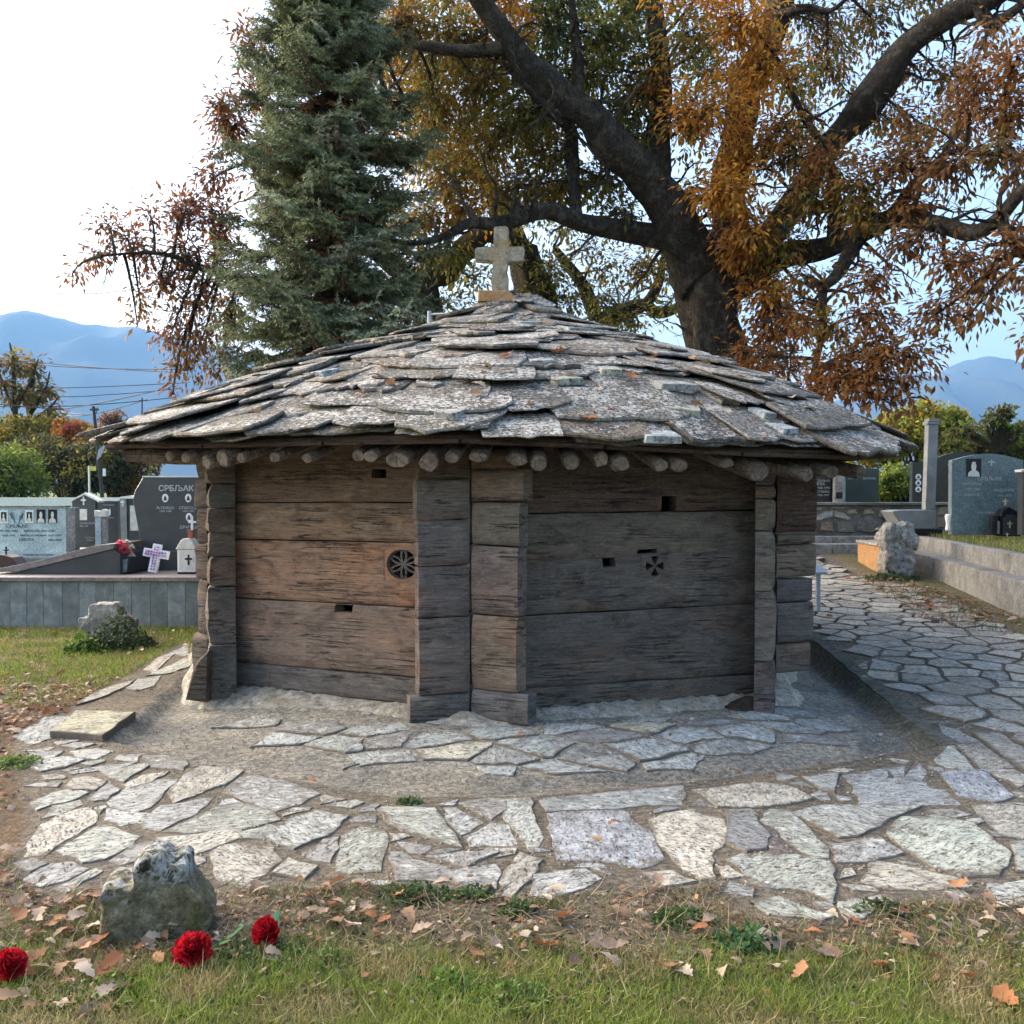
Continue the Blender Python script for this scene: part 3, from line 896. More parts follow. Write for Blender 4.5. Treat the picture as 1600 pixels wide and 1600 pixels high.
def tile_with_holes(M, rect, holes, th, color, name, label, y=0.0):
    x0, x1, z0, z1 = rect
    outer = [(x0, z0), (x1, z0), (x1, z1), (x0, z1)]
    polys = [outer] + holes
    vl = [[Vector((p[0], p[1], 0)) for p in q] for q in polys]
    tris = tessellate_polygon(vl)
    flat = [p for q in polys for p in q]; n = len(flat)
    mb = MB()
    mb.v = [Vector((p[0], y, p[1])) for p in flat] + [Vector((p[0], y + th, p[1])) for p in flat]; mb.c = [(1, 1, 1)] * (2 * n)
    mb.f = [tuple(t) for t in tris] + [tuple(i + n for i in t[::-1]) for t in tris]
    k = 0
    for q in polys:
        L = len(q)
        for i in range(L): a, b = k + i, k + (i + 1) % L; mb.f.append((a, b, b + n, a + n))
        k += L
    bm = bmesh.new(); me = mb.mesh(name); bm.from_mesh(me); bmesh.ops.recalc_face_normals(bm, faces=bm.faces); bm.to_mesh(me); bm.free()
    return link(name, me, MW, hut, M, color=color, label=label)

# rosette: a round carved window with six petals
x0, x1, z0, z1 = ros; cx, cz = (x0 + x1) / 2, (z0 + z1) / 2; rx, rz = (x1 - x0) / 2 * .86, (z1 - z0) / 2 * .86
circ = [(cx + rx * math.cos(a), cz + rz * math.sin(a)) for a in np.linspace(0, 2 * math.pi, 40, endpoint=False)]
tile_with_holes(ML, ros, [circ[::-1]], .12, (.21,.135,.095), 'rosette_surround', None)
petal_holes = []
for k in range(6):
    a = k * math.pi / 3 + R(30)
    def P(r_, da): return (cx + rx * r_ * math.cos(a + da), cz + rz * r_ * math.sin(a + da))
    # petal (pointed oval)
    petal_holes.append([P(.12, 0), P(.42, -.22), P(.66, -.17), P(.90, 0), P(.66, .17), P(.42, .22)])
    a = k * math.pi / 3
    petal_holes.append([P(.34, 0), P(.55, -.10), P(.93, -.31), P(.95, 0), P(.93, .31), P(.55, .10)])
disc = [(cx + (rx - .0) * math.cos(a), cz + (rz - .0) * math.sin(a)) for a in np.linspace(0, 2 * math.pi, 40, endpoint=False)]
polys = [disc] + [h[::-1] for h in petal_holes]
vl = [[Vector((p[0], p[1], 0)) for p in q] for q in polys]
tris = tessellate_polygon(vl); flat = [p for q in polys for p in q]; n = len(flat)
mb = MB(); mb.v = [Vector((p[0], .022, p[1])) for p in flat] + [Vector((p[0], .055, p[1])) for p in flat]; mb.c = [(1,1,1)] * (2 * n)
mb.f = [tuple(t) for t in tris] + [tuple(i + n for i in t[::-1]) for t in tris]; k = 0
for q in polys:
    for i in range(len(q)): a, b = k + i, k + (i + 1) % len(q); mb.f.append((a, b, b + n, a + n))
    k += len(q)
mb.build('rosette', MW, hut, ML, local=True, color=(.085,.085,.085), label='round six petalled carved wooden rosette window')
# pattee cross cut-out
x0, x1, z0, z1 = crs; cx, cz = (x0 + x1) / 2, (z0 + z1) / 2; rr = (x1 - x0) / 2
hc = []
for k in range(4):
    a = k * math.pi / 2
    def P(u, v): return (cx + u * math.cos(a) - v * math.sin(a), cz + u * math.sin(a) + v * math.cos(a))
    hc.append([P(.010, -.003), P(.066, -.030), P(.074, 0), P(.066, .030), P(.010, .003)][::-1])
tile_with_holes(MRt, crs, hc, .12, (.10,.085,.078), 'cross_window', 'small flared cross cut through the plank')

# crossing log ends at the corners
def stubs(M, xa, xb, zlist, cols, th=.12, **kw):
    for i in range(len(zlist) - 1):
        z0, z1 = zlist[i], zlist[i + 1]
        ext = random.uniform(-.015, .015)
        a, b = xa, xb
        if isinstance(xa, list): a = xa[i]
        if isinstance(xb, list): b = xb[i]
        sl_ = random.uniform(-.008, .008); plank(M, a, b, z0 + .007, z0 + .007 + sl_, z1 - .003, z1 - .003 + sl_, th=th, yo=random.uniform(-.016, .004), color=cols[i % len(cols)], name='log_end', amp=kw.get('amp', .011), step=.05, bow=.008, zs=3)
zf_ = lambda ys, d: [zat(y, d) for y in ys]
greyw = [(.11,.105,.10), (.115,.098,.09), (.10,.092,.09), (.125,.10,.088), (.13,.112,.092), (.12,.1,.08)]
# right wall carried past the centre corner to the left
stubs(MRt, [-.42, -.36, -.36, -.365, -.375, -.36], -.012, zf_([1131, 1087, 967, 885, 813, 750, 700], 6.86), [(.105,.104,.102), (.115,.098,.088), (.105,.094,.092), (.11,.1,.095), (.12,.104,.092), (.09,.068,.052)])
# left wall carried past the centre corner to the right
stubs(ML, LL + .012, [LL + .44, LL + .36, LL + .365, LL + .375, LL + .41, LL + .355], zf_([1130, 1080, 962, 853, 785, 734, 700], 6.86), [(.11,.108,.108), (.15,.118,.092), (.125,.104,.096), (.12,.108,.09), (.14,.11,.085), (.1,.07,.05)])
# right corner: the side wall comes forward, the front wall runs on to the right
MS = frame((HUT[1][0], HUT[1][1], 0), Vector(HUT[2]) - Vector(HUT[1]))
stubs(MS, [-.52, -.42, -.33, -.33, -.32, -.31, -.30], -.01, zf_([1114, 1082, 1035, 925, 830, 780, 760, 705], 7.32), [(.085,.08,.085), (.088,.088,.095), (.12,.112,.105), (.13,.122,.108), (.125,.11,.09), (.12,.1,.08)], th=.13)
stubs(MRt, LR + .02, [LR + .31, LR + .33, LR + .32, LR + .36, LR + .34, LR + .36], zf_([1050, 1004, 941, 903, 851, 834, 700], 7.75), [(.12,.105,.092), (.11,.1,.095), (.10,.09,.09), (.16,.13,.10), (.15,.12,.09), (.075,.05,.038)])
# left corner
FSL = frame((HUT[6][0], HUT[6][1], 0), Vector(HUT[7]) - Vector(HUT[6])); LS = (Vector(HUT[7]) - Vector(HUT[6])).length
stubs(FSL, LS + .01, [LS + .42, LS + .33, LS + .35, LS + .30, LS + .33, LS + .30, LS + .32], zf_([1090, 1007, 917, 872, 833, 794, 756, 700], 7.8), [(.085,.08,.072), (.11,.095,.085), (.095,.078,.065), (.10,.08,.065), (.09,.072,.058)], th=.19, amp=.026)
stubs(ML, [-.18, -.11, -.14, -.11, -.14, -.12], -.012, zf_([1070, 990, 905, 850, 795, 750, 700], 8.15), [(.12,.105,.092), (.14,.12,.105), (.12,.095,.078), (.11,.085,.065)], amp=.022)
# broken outer piece of the bottom left corner
mbk = MB()
c0 = at(325, 1088, 7.55)
for (a, b, h) in [(-.17, -.02, .31)]:
    mbk.prism([(a - .01, 0), (b, -.02), (b + .01, h + .05), (b - .05, h), (a + .04, h - .11)], -.02, .22, bev=.015)
mbk.build('log_end', MW, hut, Matrix.Translation(Vector((c0.x, c0.y + .05, .06))), local=True, color=(.075,.066,.055), label='split rotten block at the foot of the left corner')

# remaining walls
for i, j in ((1, 2), (2, 3), (3, 4), (4, 5), (5, 6), (6, 7)):
    a, b, L = seg(i, j)
    Mx = frame((*a, 0), b - a)
    zz = [.07, .27, .76, 1.12, 1.48, 2.3]
    for k in range(5): plank(Mx, .02, L - .02, zz[k] - .012, zz[k] - .012, zz[k + 1], zz[k + 1], yo=.007 * (k % 2), color=random.choice(cR), step=.3)
    if 3 <= i <= 5:
        stubs(Mx, -.33, -.02, [.07, .3, .78, 1.2, 1.5, 1.8, 2.1], greyw)

# lime and rubble plinth under the walls
pl = MB()
ring = []
offs = []
N = len(HUT)
for i in range(N):
    a, b = Vector(HUT[i]), Vector(HUT[(i + 1) % N]); L = (b - a).length; n_ = int(L / .035)
    nn = Vector(((b - a).y, -(b - a).x)).normalized()
    for k in range(n_): ring.append((a.lerp(b, k / n_), nn))
prof = [(-.10, .13), (-.03, .12), (.02, .112), (.06, .10), (.10, .088), (.14, .075), (.19, .058), (.24, .03), (.29, .0), (.33, -.08)]
for p, nn in ring:
    wdt = (1 if (p.x < 1.7 and p.y < 8) else .6) + .45 * mnoise.noise(Vector((p.x * 1.7, p.y * 1.7, 2)))
    for o_, z in prof:
        q = p + nn * (o_ * wdt)
        nz_ = mnoise.noise(Vector((q.x * 9, q.y * 9, z * 3))) * .025 + mnoise.noise(Vector((q.x * 22, q.y * 22, 3))) * .024
        if o_ < 0: nz_ *= .2
        pl.v.append(Vector((q.x, q.y, z + nz_ * (1 if o_ >= 0 else .3) + (-.0 if o_ > 0 else -.02)))); pl.c.append((1, 1, 1))
m_ = len(prof); n_ = len(ring)
for i in range(n_):
    for k in range(m_ - 1):
        a = i * m_ + k; b = ((i + 1) % n_) * m_ + k
        pl.f.append((a, a + 1, b + 1, b))
pl.build('stone_plinth', MPLASTER, hut, smooth_=True)
# loose white rubble stones along the plinth
MRUB = m_rough('pale_rubble', (.25, .235, .2), (.6, .58, .52), (.36, .33, .26), 18, .02, tint=True)
def pebble(name, c, r, mat, parent=None, col=(1, 1, 1), sub=1, **kw):
    bm = bmesh.new(); bmesh.ops.create_icosphere(bm, subdivisions=sub, radius=1)
    sd2 = random.uniform(0, 99); sx, sy, sz = r
    for v in bm.verts:
        k = 1 + .35 * mnoise.noise(v.co * 1.3 + Vector((sd2, 0, 0)))
        v.co = Vector((v.co.x * sx * k, v.co.y * sy * k, v.co.z * sz * k))
    bmesh.ops.rotate(bm, cent=(0, 0, 0), matrix=Matrix.Rotation(random.uniform(0, 6), 3, 'Z'), verts=bm.verts)
    me = bpy.data.meshes.new(name); bm.to_mesh(me); bm.free()
    return link(name, me, mat, parent, Matrix.Translation(Vector(c)), color=col, **kw)
for (wa, wb, cnt, s0) in ((Lc, Fr, 34, .0), (Fr, Rc, 30, .05)):
    L = (wb - wa).length; nn = Vector(((wb - wa).y, -(wb - wa).x)).normalized()
    for k in range(cnt):
        t = (k + random.random()) / cnt
        if wa is Fr and t > .8: continue
        p = wa.lerp(wb, t) + nn * random.uniform(.03, .2)
        r_ = random.uniform(.012, .035)
        q = random.uniform(.8, 1.15)
        pebble('rubble_stone', (p.x, p.y, .055 + random.uniform(-.01, .015) - (p - wa.lerp(wb, t)).length * .12), (r_ * 1.5, r_, r_ * .8), MRUB, hut, (q, q, q * .95))
# dark earth mound at the right corner
em = MB(); ec = at(1168, 1108, 7.35)
for j in range(9):
    for i in range(28):
        a = 2 * math.pi * i / 28; r_ = j / 8
        h = .13 * (1 - r_ ** 1.5) + .03 * mnoise.noise(Vector((math.cos(a) * r_ * 4, math.sin(a) * r_ * 4, 5))) - .02
        em.v.append(Vector((ec.x + math.cos(a) * r_ * .23, 7.32 + math.sin(a) * r_ * .17, .03 + h))); em.c.append((1, 1, 1))
for j in range(8):
    for i in range(28):
        a = j * 28 + i; b = j * 28 + (i + 1) % 28; em.f.append((a, b, b + 28, a + 28))
MEARTH = m_rough('dark_earth', (.015, .012, .01), (.07, .058, .045), None, 20, .03)
em.build('earth_mound', MEARTH, smooth_=True, kind='stuff', label='dark heap of earth against the right corner of the hut', cat='earth')

# ------------------------------------------------------------------ roof
CX, CY = .03, 10.0
FA = R(-5.6)
RC = [3.80, 3.92, 3.77, 3.8, 3.8, 3.8, 3.9, 4.08]      # corner radii: front, right-front, right, ...
ZC = [1.895, 1.835, 1.95, 1.95, 1.95, 1.95, 1.99, 1.955]
def eave(th):
    """th: angle from -Y towards +X; returns radius and height of the eave"""
    t = ((th - FA) / (math.pi / 4)) % 8; i = int(t); f = t - i; j = (i + 1) % 8
    a0, a1 = FA + i * math.pi / 4, FA + (i + 1) * math.pi / 4
    p0 = Vector((math.sin(a0), -math.cos(a0))) * RC[i]; p1 = Vector((math.sin(a1), -math.cos(a1))) * RC[j]
    d = Vector((math.sin(th), -math.cos(th)))
    # ray / segment
    e = p1 - p0; den = d.x * e.y - d.y * e.x
    r_ = (p0.x * e.y - p0.y * e.x) / den
    rc = RC[i] * (1 - f) + RC[j] * f
    return .72 * r_ + .28 * rc * .97, ZC[i] * (1 - f) + ZC[j] * f
PT = [(0, 3.50), (.06, 3.42), (.12, 3.27), (.2, 3.14), (.32, 2.97), (.45, 2.83), (.65, 2.56), (.82, 2.27), (1, 0), (1.3, -.5)]
def prof_z(t, ze):
    P = [(a, z) for a, z in PT]; P[8] = (1, ze); P[9] = (1.3, ze - .45)
    for k in range(len(P) - 1):
        if t <= P[k + 1][0]:
            f = (t - P[k][0]) / (P[k + 1][0] - P[k][0]); return P[k][1] * (1 - f) + P[k + 1][1] * f
    return P[-1][1]
def roofp(th, t, lift=0.0):
    Re, ze = eave(th)
    r_ = Re * t
    return Vector((CX + math.sin(th) * r_, CY - math.cos(th) * r_, prof_z(t, ze) + lift + .018 * math.sin(th * 5 + 2) * t))

# boarded deck beneath the slabs (top and underside)
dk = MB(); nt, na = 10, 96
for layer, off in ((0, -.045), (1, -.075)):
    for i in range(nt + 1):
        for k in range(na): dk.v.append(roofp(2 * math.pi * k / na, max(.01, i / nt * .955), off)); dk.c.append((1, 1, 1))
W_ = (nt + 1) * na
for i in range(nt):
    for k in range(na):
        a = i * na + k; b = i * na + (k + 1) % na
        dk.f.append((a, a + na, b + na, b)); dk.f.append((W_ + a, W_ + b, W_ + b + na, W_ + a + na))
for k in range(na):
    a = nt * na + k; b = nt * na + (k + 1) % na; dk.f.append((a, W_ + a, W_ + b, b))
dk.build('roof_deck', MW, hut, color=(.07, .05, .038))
# eave boards, one per side
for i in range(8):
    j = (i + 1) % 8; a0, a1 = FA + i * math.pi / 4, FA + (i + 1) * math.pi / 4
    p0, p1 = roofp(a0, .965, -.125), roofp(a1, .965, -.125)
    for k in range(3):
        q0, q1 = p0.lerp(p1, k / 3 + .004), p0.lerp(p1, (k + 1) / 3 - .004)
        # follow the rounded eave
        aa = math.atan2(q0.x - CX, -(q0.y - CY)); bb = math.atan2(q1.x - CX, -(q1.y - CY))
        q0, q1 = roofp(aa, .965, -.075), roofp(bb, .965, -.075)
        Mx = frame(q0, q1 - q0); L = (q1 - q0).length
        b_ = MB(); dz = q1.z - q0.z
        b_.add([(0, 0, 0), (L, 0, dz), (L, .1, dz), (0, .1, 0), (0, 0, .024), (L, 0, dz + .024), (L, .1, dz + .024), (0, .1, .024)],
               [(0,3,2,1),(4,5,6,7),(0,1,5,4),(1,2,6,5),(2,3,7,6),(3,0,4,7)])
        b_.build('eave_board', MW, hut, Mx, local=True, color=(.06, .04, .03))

# slabs
def slab_mesh(wd, ln, th, pointed=0.0, rnd=.07):
    """plan outline in (u, v): v=0 upper end, v=ln lower visible edge"""
    pts = []
    nlo = 8
    hw = wd / 2
    pts.append((-hw * random.uniform(.8, 1), 0)); 
    pts.append((-hw * random.uniform(.95, 1.06), ln * .45))
    pk = random.uniform(-.5, .5)
    for k in range(nlo):
        u = -1 + 2 * k / (nlo - 1)
        e = 1 - pointed * abs(u - pk) ** 1.4 - rnd * (abs(u) ** 5)
        pts.append((u * hw * random.uniform(.94, 1.03), ln * e * random.uniform(.88, 1.04)))
    pts.append((hw * random.uniform(.95, 1.06), ln * .45)); pts.append((hw * random.uniform(.8, 1), 0))
    n = len(pts)
    vs = []; 
    for (u, v) in pts: vs.append((u * .985, v - .006 if v > .1 else v, th * random.uniform(.3, .6)))
    for (u, v) in pts: vs.append((u, v + .004, random.uniform(-.1, .2) * th))
    for (u, v) in pts: vs.append((u * .97, v - .008, -th * .5))
    # inner top ring for unevenness
    inn = [(u * .6, ln * .5 + (v - ln * .5) * .6) for u, v in pts]
    for (u, v) in inn: vs.append((u, v, th * .5 + random.uniform(-.004, .006)))
    vs.append((0, ln * .5, th * .5 + random.uniform(0, .006)))
    fs = []
    for i in range(n):
        j = (i + 1) % n
        fs += [(i, j, n + j, n + i), (n + i, n + j, 2 * n + j, 2 * n + i), (3 * n + i, 3 * n + j, j, i), (4 * n, 3 * n + j, 3 * n + i)]
    fs.append(tuple(2 * n + k for k in range(n)))
    m = me_from('roof_slab', vs, fs)
    bm = bmesh.new(); bm.from_mesh(m); bmesh.ops.recalc_face_normals(bm, faces=bm.faces); bm.to_mesh(m); bm.free()
    return m
SLABS = []
ts = []
t = 1.0
while t > .06:
    ts.append(t); t -= random.uniform(.040, .052) if t > .3 else random.uniform(.038, .046)
for t_0 in (1.005,): ts.insert(0, t_0)
slabcols = [(.19,.185,.175), (.24,.23,.215), (.15,.148,.14), (.21,.20,.17), (.27,.265,.25), (.12,.118,.112), (.22,.18,.14)]
for ci, t in enumerate(ts):
    a = math.pi + random.uniform(0, .3); end = a + 2 * math.pi
    while a < end:
        Re, _ = eave(a); r_ = Re * t
        wd = random.choice([random.uniform(.2, .4), random.uniform(.32, .8), random.uniform(.4, .6)]) * (1 if t > .3 else .62 + .3 * t)
        if t < .12: wd = random.uniform(.16, .3)
        if t > .9: wd *= 1.15
        da = wd / max(r_, .15)
        if a + da > end + .2 * da: break
        th = a + da / 2
        ln = random.uniform(.38, .60) * (1 if t > .25 else .8)
        lift = random.uniform(-.012, .04) + .004
        tt = t + random.uniform(-.02, .02)
        if ci == 0: tt = 1.0 + random.uniform(-.012, .008); lift = -.03; wd *= 1.15
        if ci == 1: tt = 1.0 + random.uniform(-.004, .03)
        lo = roofp(th, tt, lift); hi = roofp(th, max(.01, tt - ln / Re), lift + .0)
        v = (lo - hi).normalized(); 
        # rest on the slab beneath: lower edge lifted
        nrm = Vector((-math.sin(th) * v.z, math.cos(th) * v.z, math.hypot(v.x, v.y)))
        u = Vector((math.cos(th), math.sin(th), 0))
        n_ = u.cross(v); 
        if n_.z < 0: n_ = -n_
        tl = R(random.uniform(2, 8)); v = (v * math.cos(tl) + n_ * math.sin(tl)).normalized()
        n_ = (n_ - v * n_.dot(v)).normalized()
        yaw = R(random.uniform(-13, 13)); u2 = v.cross(n_) ; 
        if u2.dot(u) < 0: u2 = -u2
        uu = u2 * math.cos(yaw) + v * math.sin(yaw); vv = v * math.cos(yaw) - u2 * math.sin(yaw)
        roll = R(random.uniform(-3, 3)); uu = (uu * math.cos(roll) + n_ * math.sin(roll)).normalized(); n2 = uu.cross(vv)
        if n2.z < 0: n2 = -n2
        tk = random.uniform(.014, .040)
        Mx = Matrix(((uu.x, vv.x, n2.x, hi.x), (uu.y, vv.y, n2.y, hi.y), (uu.z, vv.z, n2.z, hi.z), (0, 0, 0, 1)))
        SLABS.append((math.cos(th), Mx, wd * 1.16, ln * random.uniform(.96, 1.05), tk, random.uniform(0, .38) if random.random() < .6 else 0))
        a += da * random.uniform(.93, 1.0)
front = sorted(SLABS, key=lambda s: -s[0])
back = MB()
for i, (c_, Mx, wd, ln, tk, pt_) in enumerate(front):
    m = slab_mesh(wd, ln, tk, pt_)
    if i < 300:
        q = random.uniform(.8, 1.2); c = random.choice(slabcols)
        link('roof_slab', m, MSL, hut, Mx, color=tuple(v_ * q for v_ in c))
    else:
        back.add([Mx @ v_.co for v_ in m.vertices], [tuple(p.vertices) for p in m.polygons])
back.build('roof_slab', MSL, hut, color=(.19, .19, .19), kind='stuff')
print('slabs', len(SLABS))
# small pale loose chips and bricks on the roof front (px, py, w, h px, colour)
for px, py, wpx, hpx, c, yw in [(833,571,40,11,(.38,.41,.42),3),(952,581,34,15,(.42,.42,.33),-8),(878,600,46,14,(.34,.35,.30),14),(1020,686,60,22,(.42,.46,.46),-4),(1062,645,60,14,(.36,.36,.29),-25),(1190,650,26,9,(.42,.45,.45),0),
                          (1050,605,68,10,(.33,.34,.31),0),(826,508,38,9,(.3,.31,.3),0),(905,520,50,7,(.34,.37,.36),0),(957,526,60,8,(.36,.41,.44),12),(680,543,56,12,(.32,.34,.31),-8),(500,588,50,10,(.36,.42,.44),-6),(1220,670,40,10,(.40,.43,.44),8),(690,643,40,10,(.36,.36,.34),-20)]:
    # find the roof point seen at that pixel
    best = None
    for k in range(60):
        th = R(-80 + 160 * k / 59) 
        for q in range(60):
            t_ = .05 + .95 * q / 59; P_ = roofp(th, t_, .05)
            u_ = 800 + F * P_.x / P_.y; v_ = 770 - F * (P_.z - CAMZ) / P_.y
            e = (u_ - px) ** 2 + (v_ - py) ** 2
            if best is None or e < best[0]: best = (e, th, t_, P_)
    _, th, t_, P_ = best
    s_ = P_.y / F
    dn = (roofp(th, t_ + .03) - roofp(th, t_)).normalized()
    u = Vector((math.cos(th), math.sin(th), 0)); n2 = u.cross(dn); n2 = n2 if n2.z > 0 else -n2
    n2 = (n2 + Vector((0, 0, .8))).normalized(); u = (u - n2 * u.dot(n2)).normalized(); 
    u = Matrix.Rotation(R(yw), 3, n2) @ u; v2 = n2.cross(u)
    Mx = Matrix(((u.x, v2.x, n2.x, P_.x), (u.y, v2.y, n2.y, P_.y), (u.z, v2.z, n2.z, P_.z + .012), (0, 0, 0, 1)))
    b_ = MB(); W2 = wpx * s_ / 2; 
    b_.prism([(-W2, -.03), (-W2 * .2, -.032), (W2, -.028), (W2 * .96, .02), (W2 * .3, .022), (-W2 * .93, .018)], -.09, .09, bev=.006)
    b_.build('stone_chip', MCHIP, hut, Mx, local=True, color=c)

# rafter log ends under the eaves (px, py, w, h, squared)
RAF = [(322,722,26,26,0),(348,718,32,32,0),(377,716,24,22,0),(560,712,30,22,0),(580,714,30,24,0),(621,720,52,28,1),(670,723,38,34,0),(706,716,30,20,1),(748,715,40,18,1),(808,719,36,26,0),(842,724,34,32,1),
       (893,723,34,30,1),(940,718,30,26,0),(968,726,38,32,0),(1033,727,30,24,0),(1062,728,38,26,1),(1135,724,34,18,0),(1186,738,52,36,1),(1262,741,34,26,0),(1300,738,40,26,1),(290,716,30,22,0),(265,713,30,22,0),(430,715,26,20,0),(480,716,26,18,0),(1345,738,34,24,0)]
for px, py, w_, h_, sq in RAF:
    th = math.atan((px - 780) / F * 1.0)
    # depth: just inside the eave line along this pixel column
    d = 6.0
    for q in range(200):
        d_ = 5.6 + q * .02; x_ = (px - 800) / F * d_; a_ = math.atan2(x_ - CX, -(d_ - CY)); r_ = math.hypot(x_ - CX, d_ - CY)
        if r_ < eave(a_)[0] - .17: d = d_; break
    P_ = at(px, py, d); s_ = d / F
    dirc = Vector((CX - P_.x, CY - P_.y, 0)).normalized(); dirc.z = .30; dirc.normalize()
    if px > 1240: dirc = Vector((-.55, .8, .2)).normalized()
    rx_, rz_ = w_ * s_ / 2 * .82, h_ * s_ / 2 * .86
    side = dirc.cross(UP).normalized(); upv = side.cross(dirc)
    mb_ = MB(); nseg = 8 if sq else 11; L_ = 1.05; sd3 = random.uniform(0, 50)
    for ri, (tt, sc) in enumerate(((-.004, .90), (.012, 1), (.3, 1.02), (L_, .95))):
        for k in range(nseg):
            an = 2 * math.pi * (k + .5) / nseg; ca, sa = math.cos(an), math.sin(an)
            if sq:
                mx_ = max(abs(ca), abs(sa)); rad = .5 + .5 / mx_ * .92
            else: rad = 1 + .38 * mnoise.noise(Vector((ca * 1.3, sa * 1.3, sd3)))
            q = dirc * tt + side * (ca * rx_ * rad * sc) + upv * (sa * rz_ * rad * sc)
            mb_.v.append(q); mb_.c.append((1, 1, 1))
    for ri in range(3):
        for k in range(nseg):
            a = ri * nseg + k; b = ri * nseg + (k + 1) % nseg; mb_.f.append((a, b, b + nseg, a + nseg))
    c0 = len(mb_.v); mb_.v.append(dirc * -.006); mb_.c.append((1, 1, 1))
    for k in range(nseg): mb_.f.append((c0, (k + 1) % nseg, k))
    q = random.uniform(.8, 1.2)
    Mx = Matrix.Translation(P_)
    mb_.build('rafter', MEND, hut, Mx, local=True, color=(.16 * q, .128 * q, .10 * q))
# long beam and white flap at the left eave
pa, pb = at(196, 712, 7.7), at(330, 716, 7.6)
mb_ = MB(); mb_.tube([pa, pa.lerp(pb, .3) + Vector((0, 0, .012)), pa.lerp(pb, .6), pb], [.045, .06, .055, .05], 8)
mb_.build('eave_beam', MEND, hut, Matrix.Translation(pa), color=(.17, .14, .115))
fp = at(157, 707, 7.35)
mb_ = MB(); mb_.prism([(-.03, -.055), (.0, -.03), (.035, .045), (.02, .05), (-.015, .02)], 0, .012)
mb_.build('metal_flap', MMETAL, hut, Matrix.Translation(fp), local=True, label='small pale metal flap hanging from the left eave tip')

# stone cross on the apex
top = Vector((at(777, 470, 9.75).x, 9.75, 0))
cb = at(776, 473, 9.72)
cr = thing('stone_cross', 'weathered pale stone cross on the peak of the slab roof', 'cross', (cb.x, cb.y, cb.z))
s_ = 9.72 / F
def local_px(x, y, cxp, cyp): return ((x - cxp) * s_, (cyp - y) * s_)
b_ = MB(); b_.prism([local_px(x, y, 776, 473) for x, y in [(747,474),(803,475),(808,470),(798,461),(790,458),(748,457)]], -.12, .12, bev=.008)
b_.build('cross_base', MOCHRE, cr, local=True)
outl = [(770,459),(794,460),(795,440),(792,425),(795,412),(818,411),(820,392),(816,388),(796,389),(795,360),(791,357),(772,358),(771,388),(744,390),(742,395),(743,409),(770,411),(770,425),(767,440)]
outl = [(x, y) for x, y in outl]
pts_ = [Vector((*local_px(x, y, 776, 473), 0)) for x, y in outl]
tr_ = tessellate_polygon([pts_]); n = len(pts_)
b_ = MB(); b_.v = [Vector((p.x, -.07, p.y)) for p in pts_] + [Vector((p.x, .07, p.y)) for p in pts_]; b_.c = [(1,1,1)] * (2 * n)
b_.f = [tuple(t) for t in tr_] + [tuple(i + n for i in t[::-1]) for t in tr_] + [(i, (i + 1) % n, n + (i + 1) % n, n + i) for i in range(n)]
o = b_.build('cross_body', MCROSS, cr, local=True)
def finish(o, bevel=.008, seg_=2):
    bm = bmesh.new(); bm.from_mesh(o.data)
    bmesh.ops.recalc_face_normals(bm, faces=bm.faces)
    if bevel:
        bmesh.ops.dissolve_limit(bm, angle_limit=R(2), verts=bm.verts, edges=bm.edges)
        bmesh.ops.bevel(bm, geom=[e for e in bm.edges if e.calc_face_angle(0) > R(25)], offset=bevel, segments=seg_, affect='EDGES', clamp_overlap=True)
    bm.to_mesh(o.data); bm.free(); return o
finish(o, .008)
# cap slabs under the cross
for k in range(5):
    b_ = MB(); a_ = [random.uniform(.8, 1.15) for _ in range(9)]
    rr_ = .33 - k * .03
    b_.add([(math.cos(i / 9 * 6.283) * rr_ * a_[i], math.sin(i / 9 * 6.283) * rr_ * .8 * a_[i], z) for z in (0, .034) for i in range(9)],
           [tuple(range(8, -1, -1)), tuple(range(9, 18))] + [(i, (i + 1) % 9, 9 + (i + 1) % 9, 9 + i) for i in range(9)])
    b_.build('cap_slab', MSL, hut, Matrix.Translation(Vector((cb.x - .02 + random.uniform(-.03, .03), cb.y + .05, cb.z - .195 + k * .037))) @ Matrix.Rotation(random.uniform(0, 6), 4, 'Z') @ Matrix.Rotation(R(random.uniform(-2.5, 2.5)), 4, 'X'), local=True, color=random.choice(slabcols))
# thin metal bracket behind the peak
mt = thing('metal_bracket', 'thin grey metal rod and post beside the roof peak', 'bracket', tuple(at(671, 515, 10.3)))
b_ = MB(); b_.tube([at(671, 530, 10.3), at(671, 486, 10.3)], .02, 8); b_.build('post', MMETAL, mt)
b_ = MB(); b_.tube([at(672, 491, 10.3), at(730, 489, 10.1)], .011, 6); b_.build('rod', MMETAL, mt)

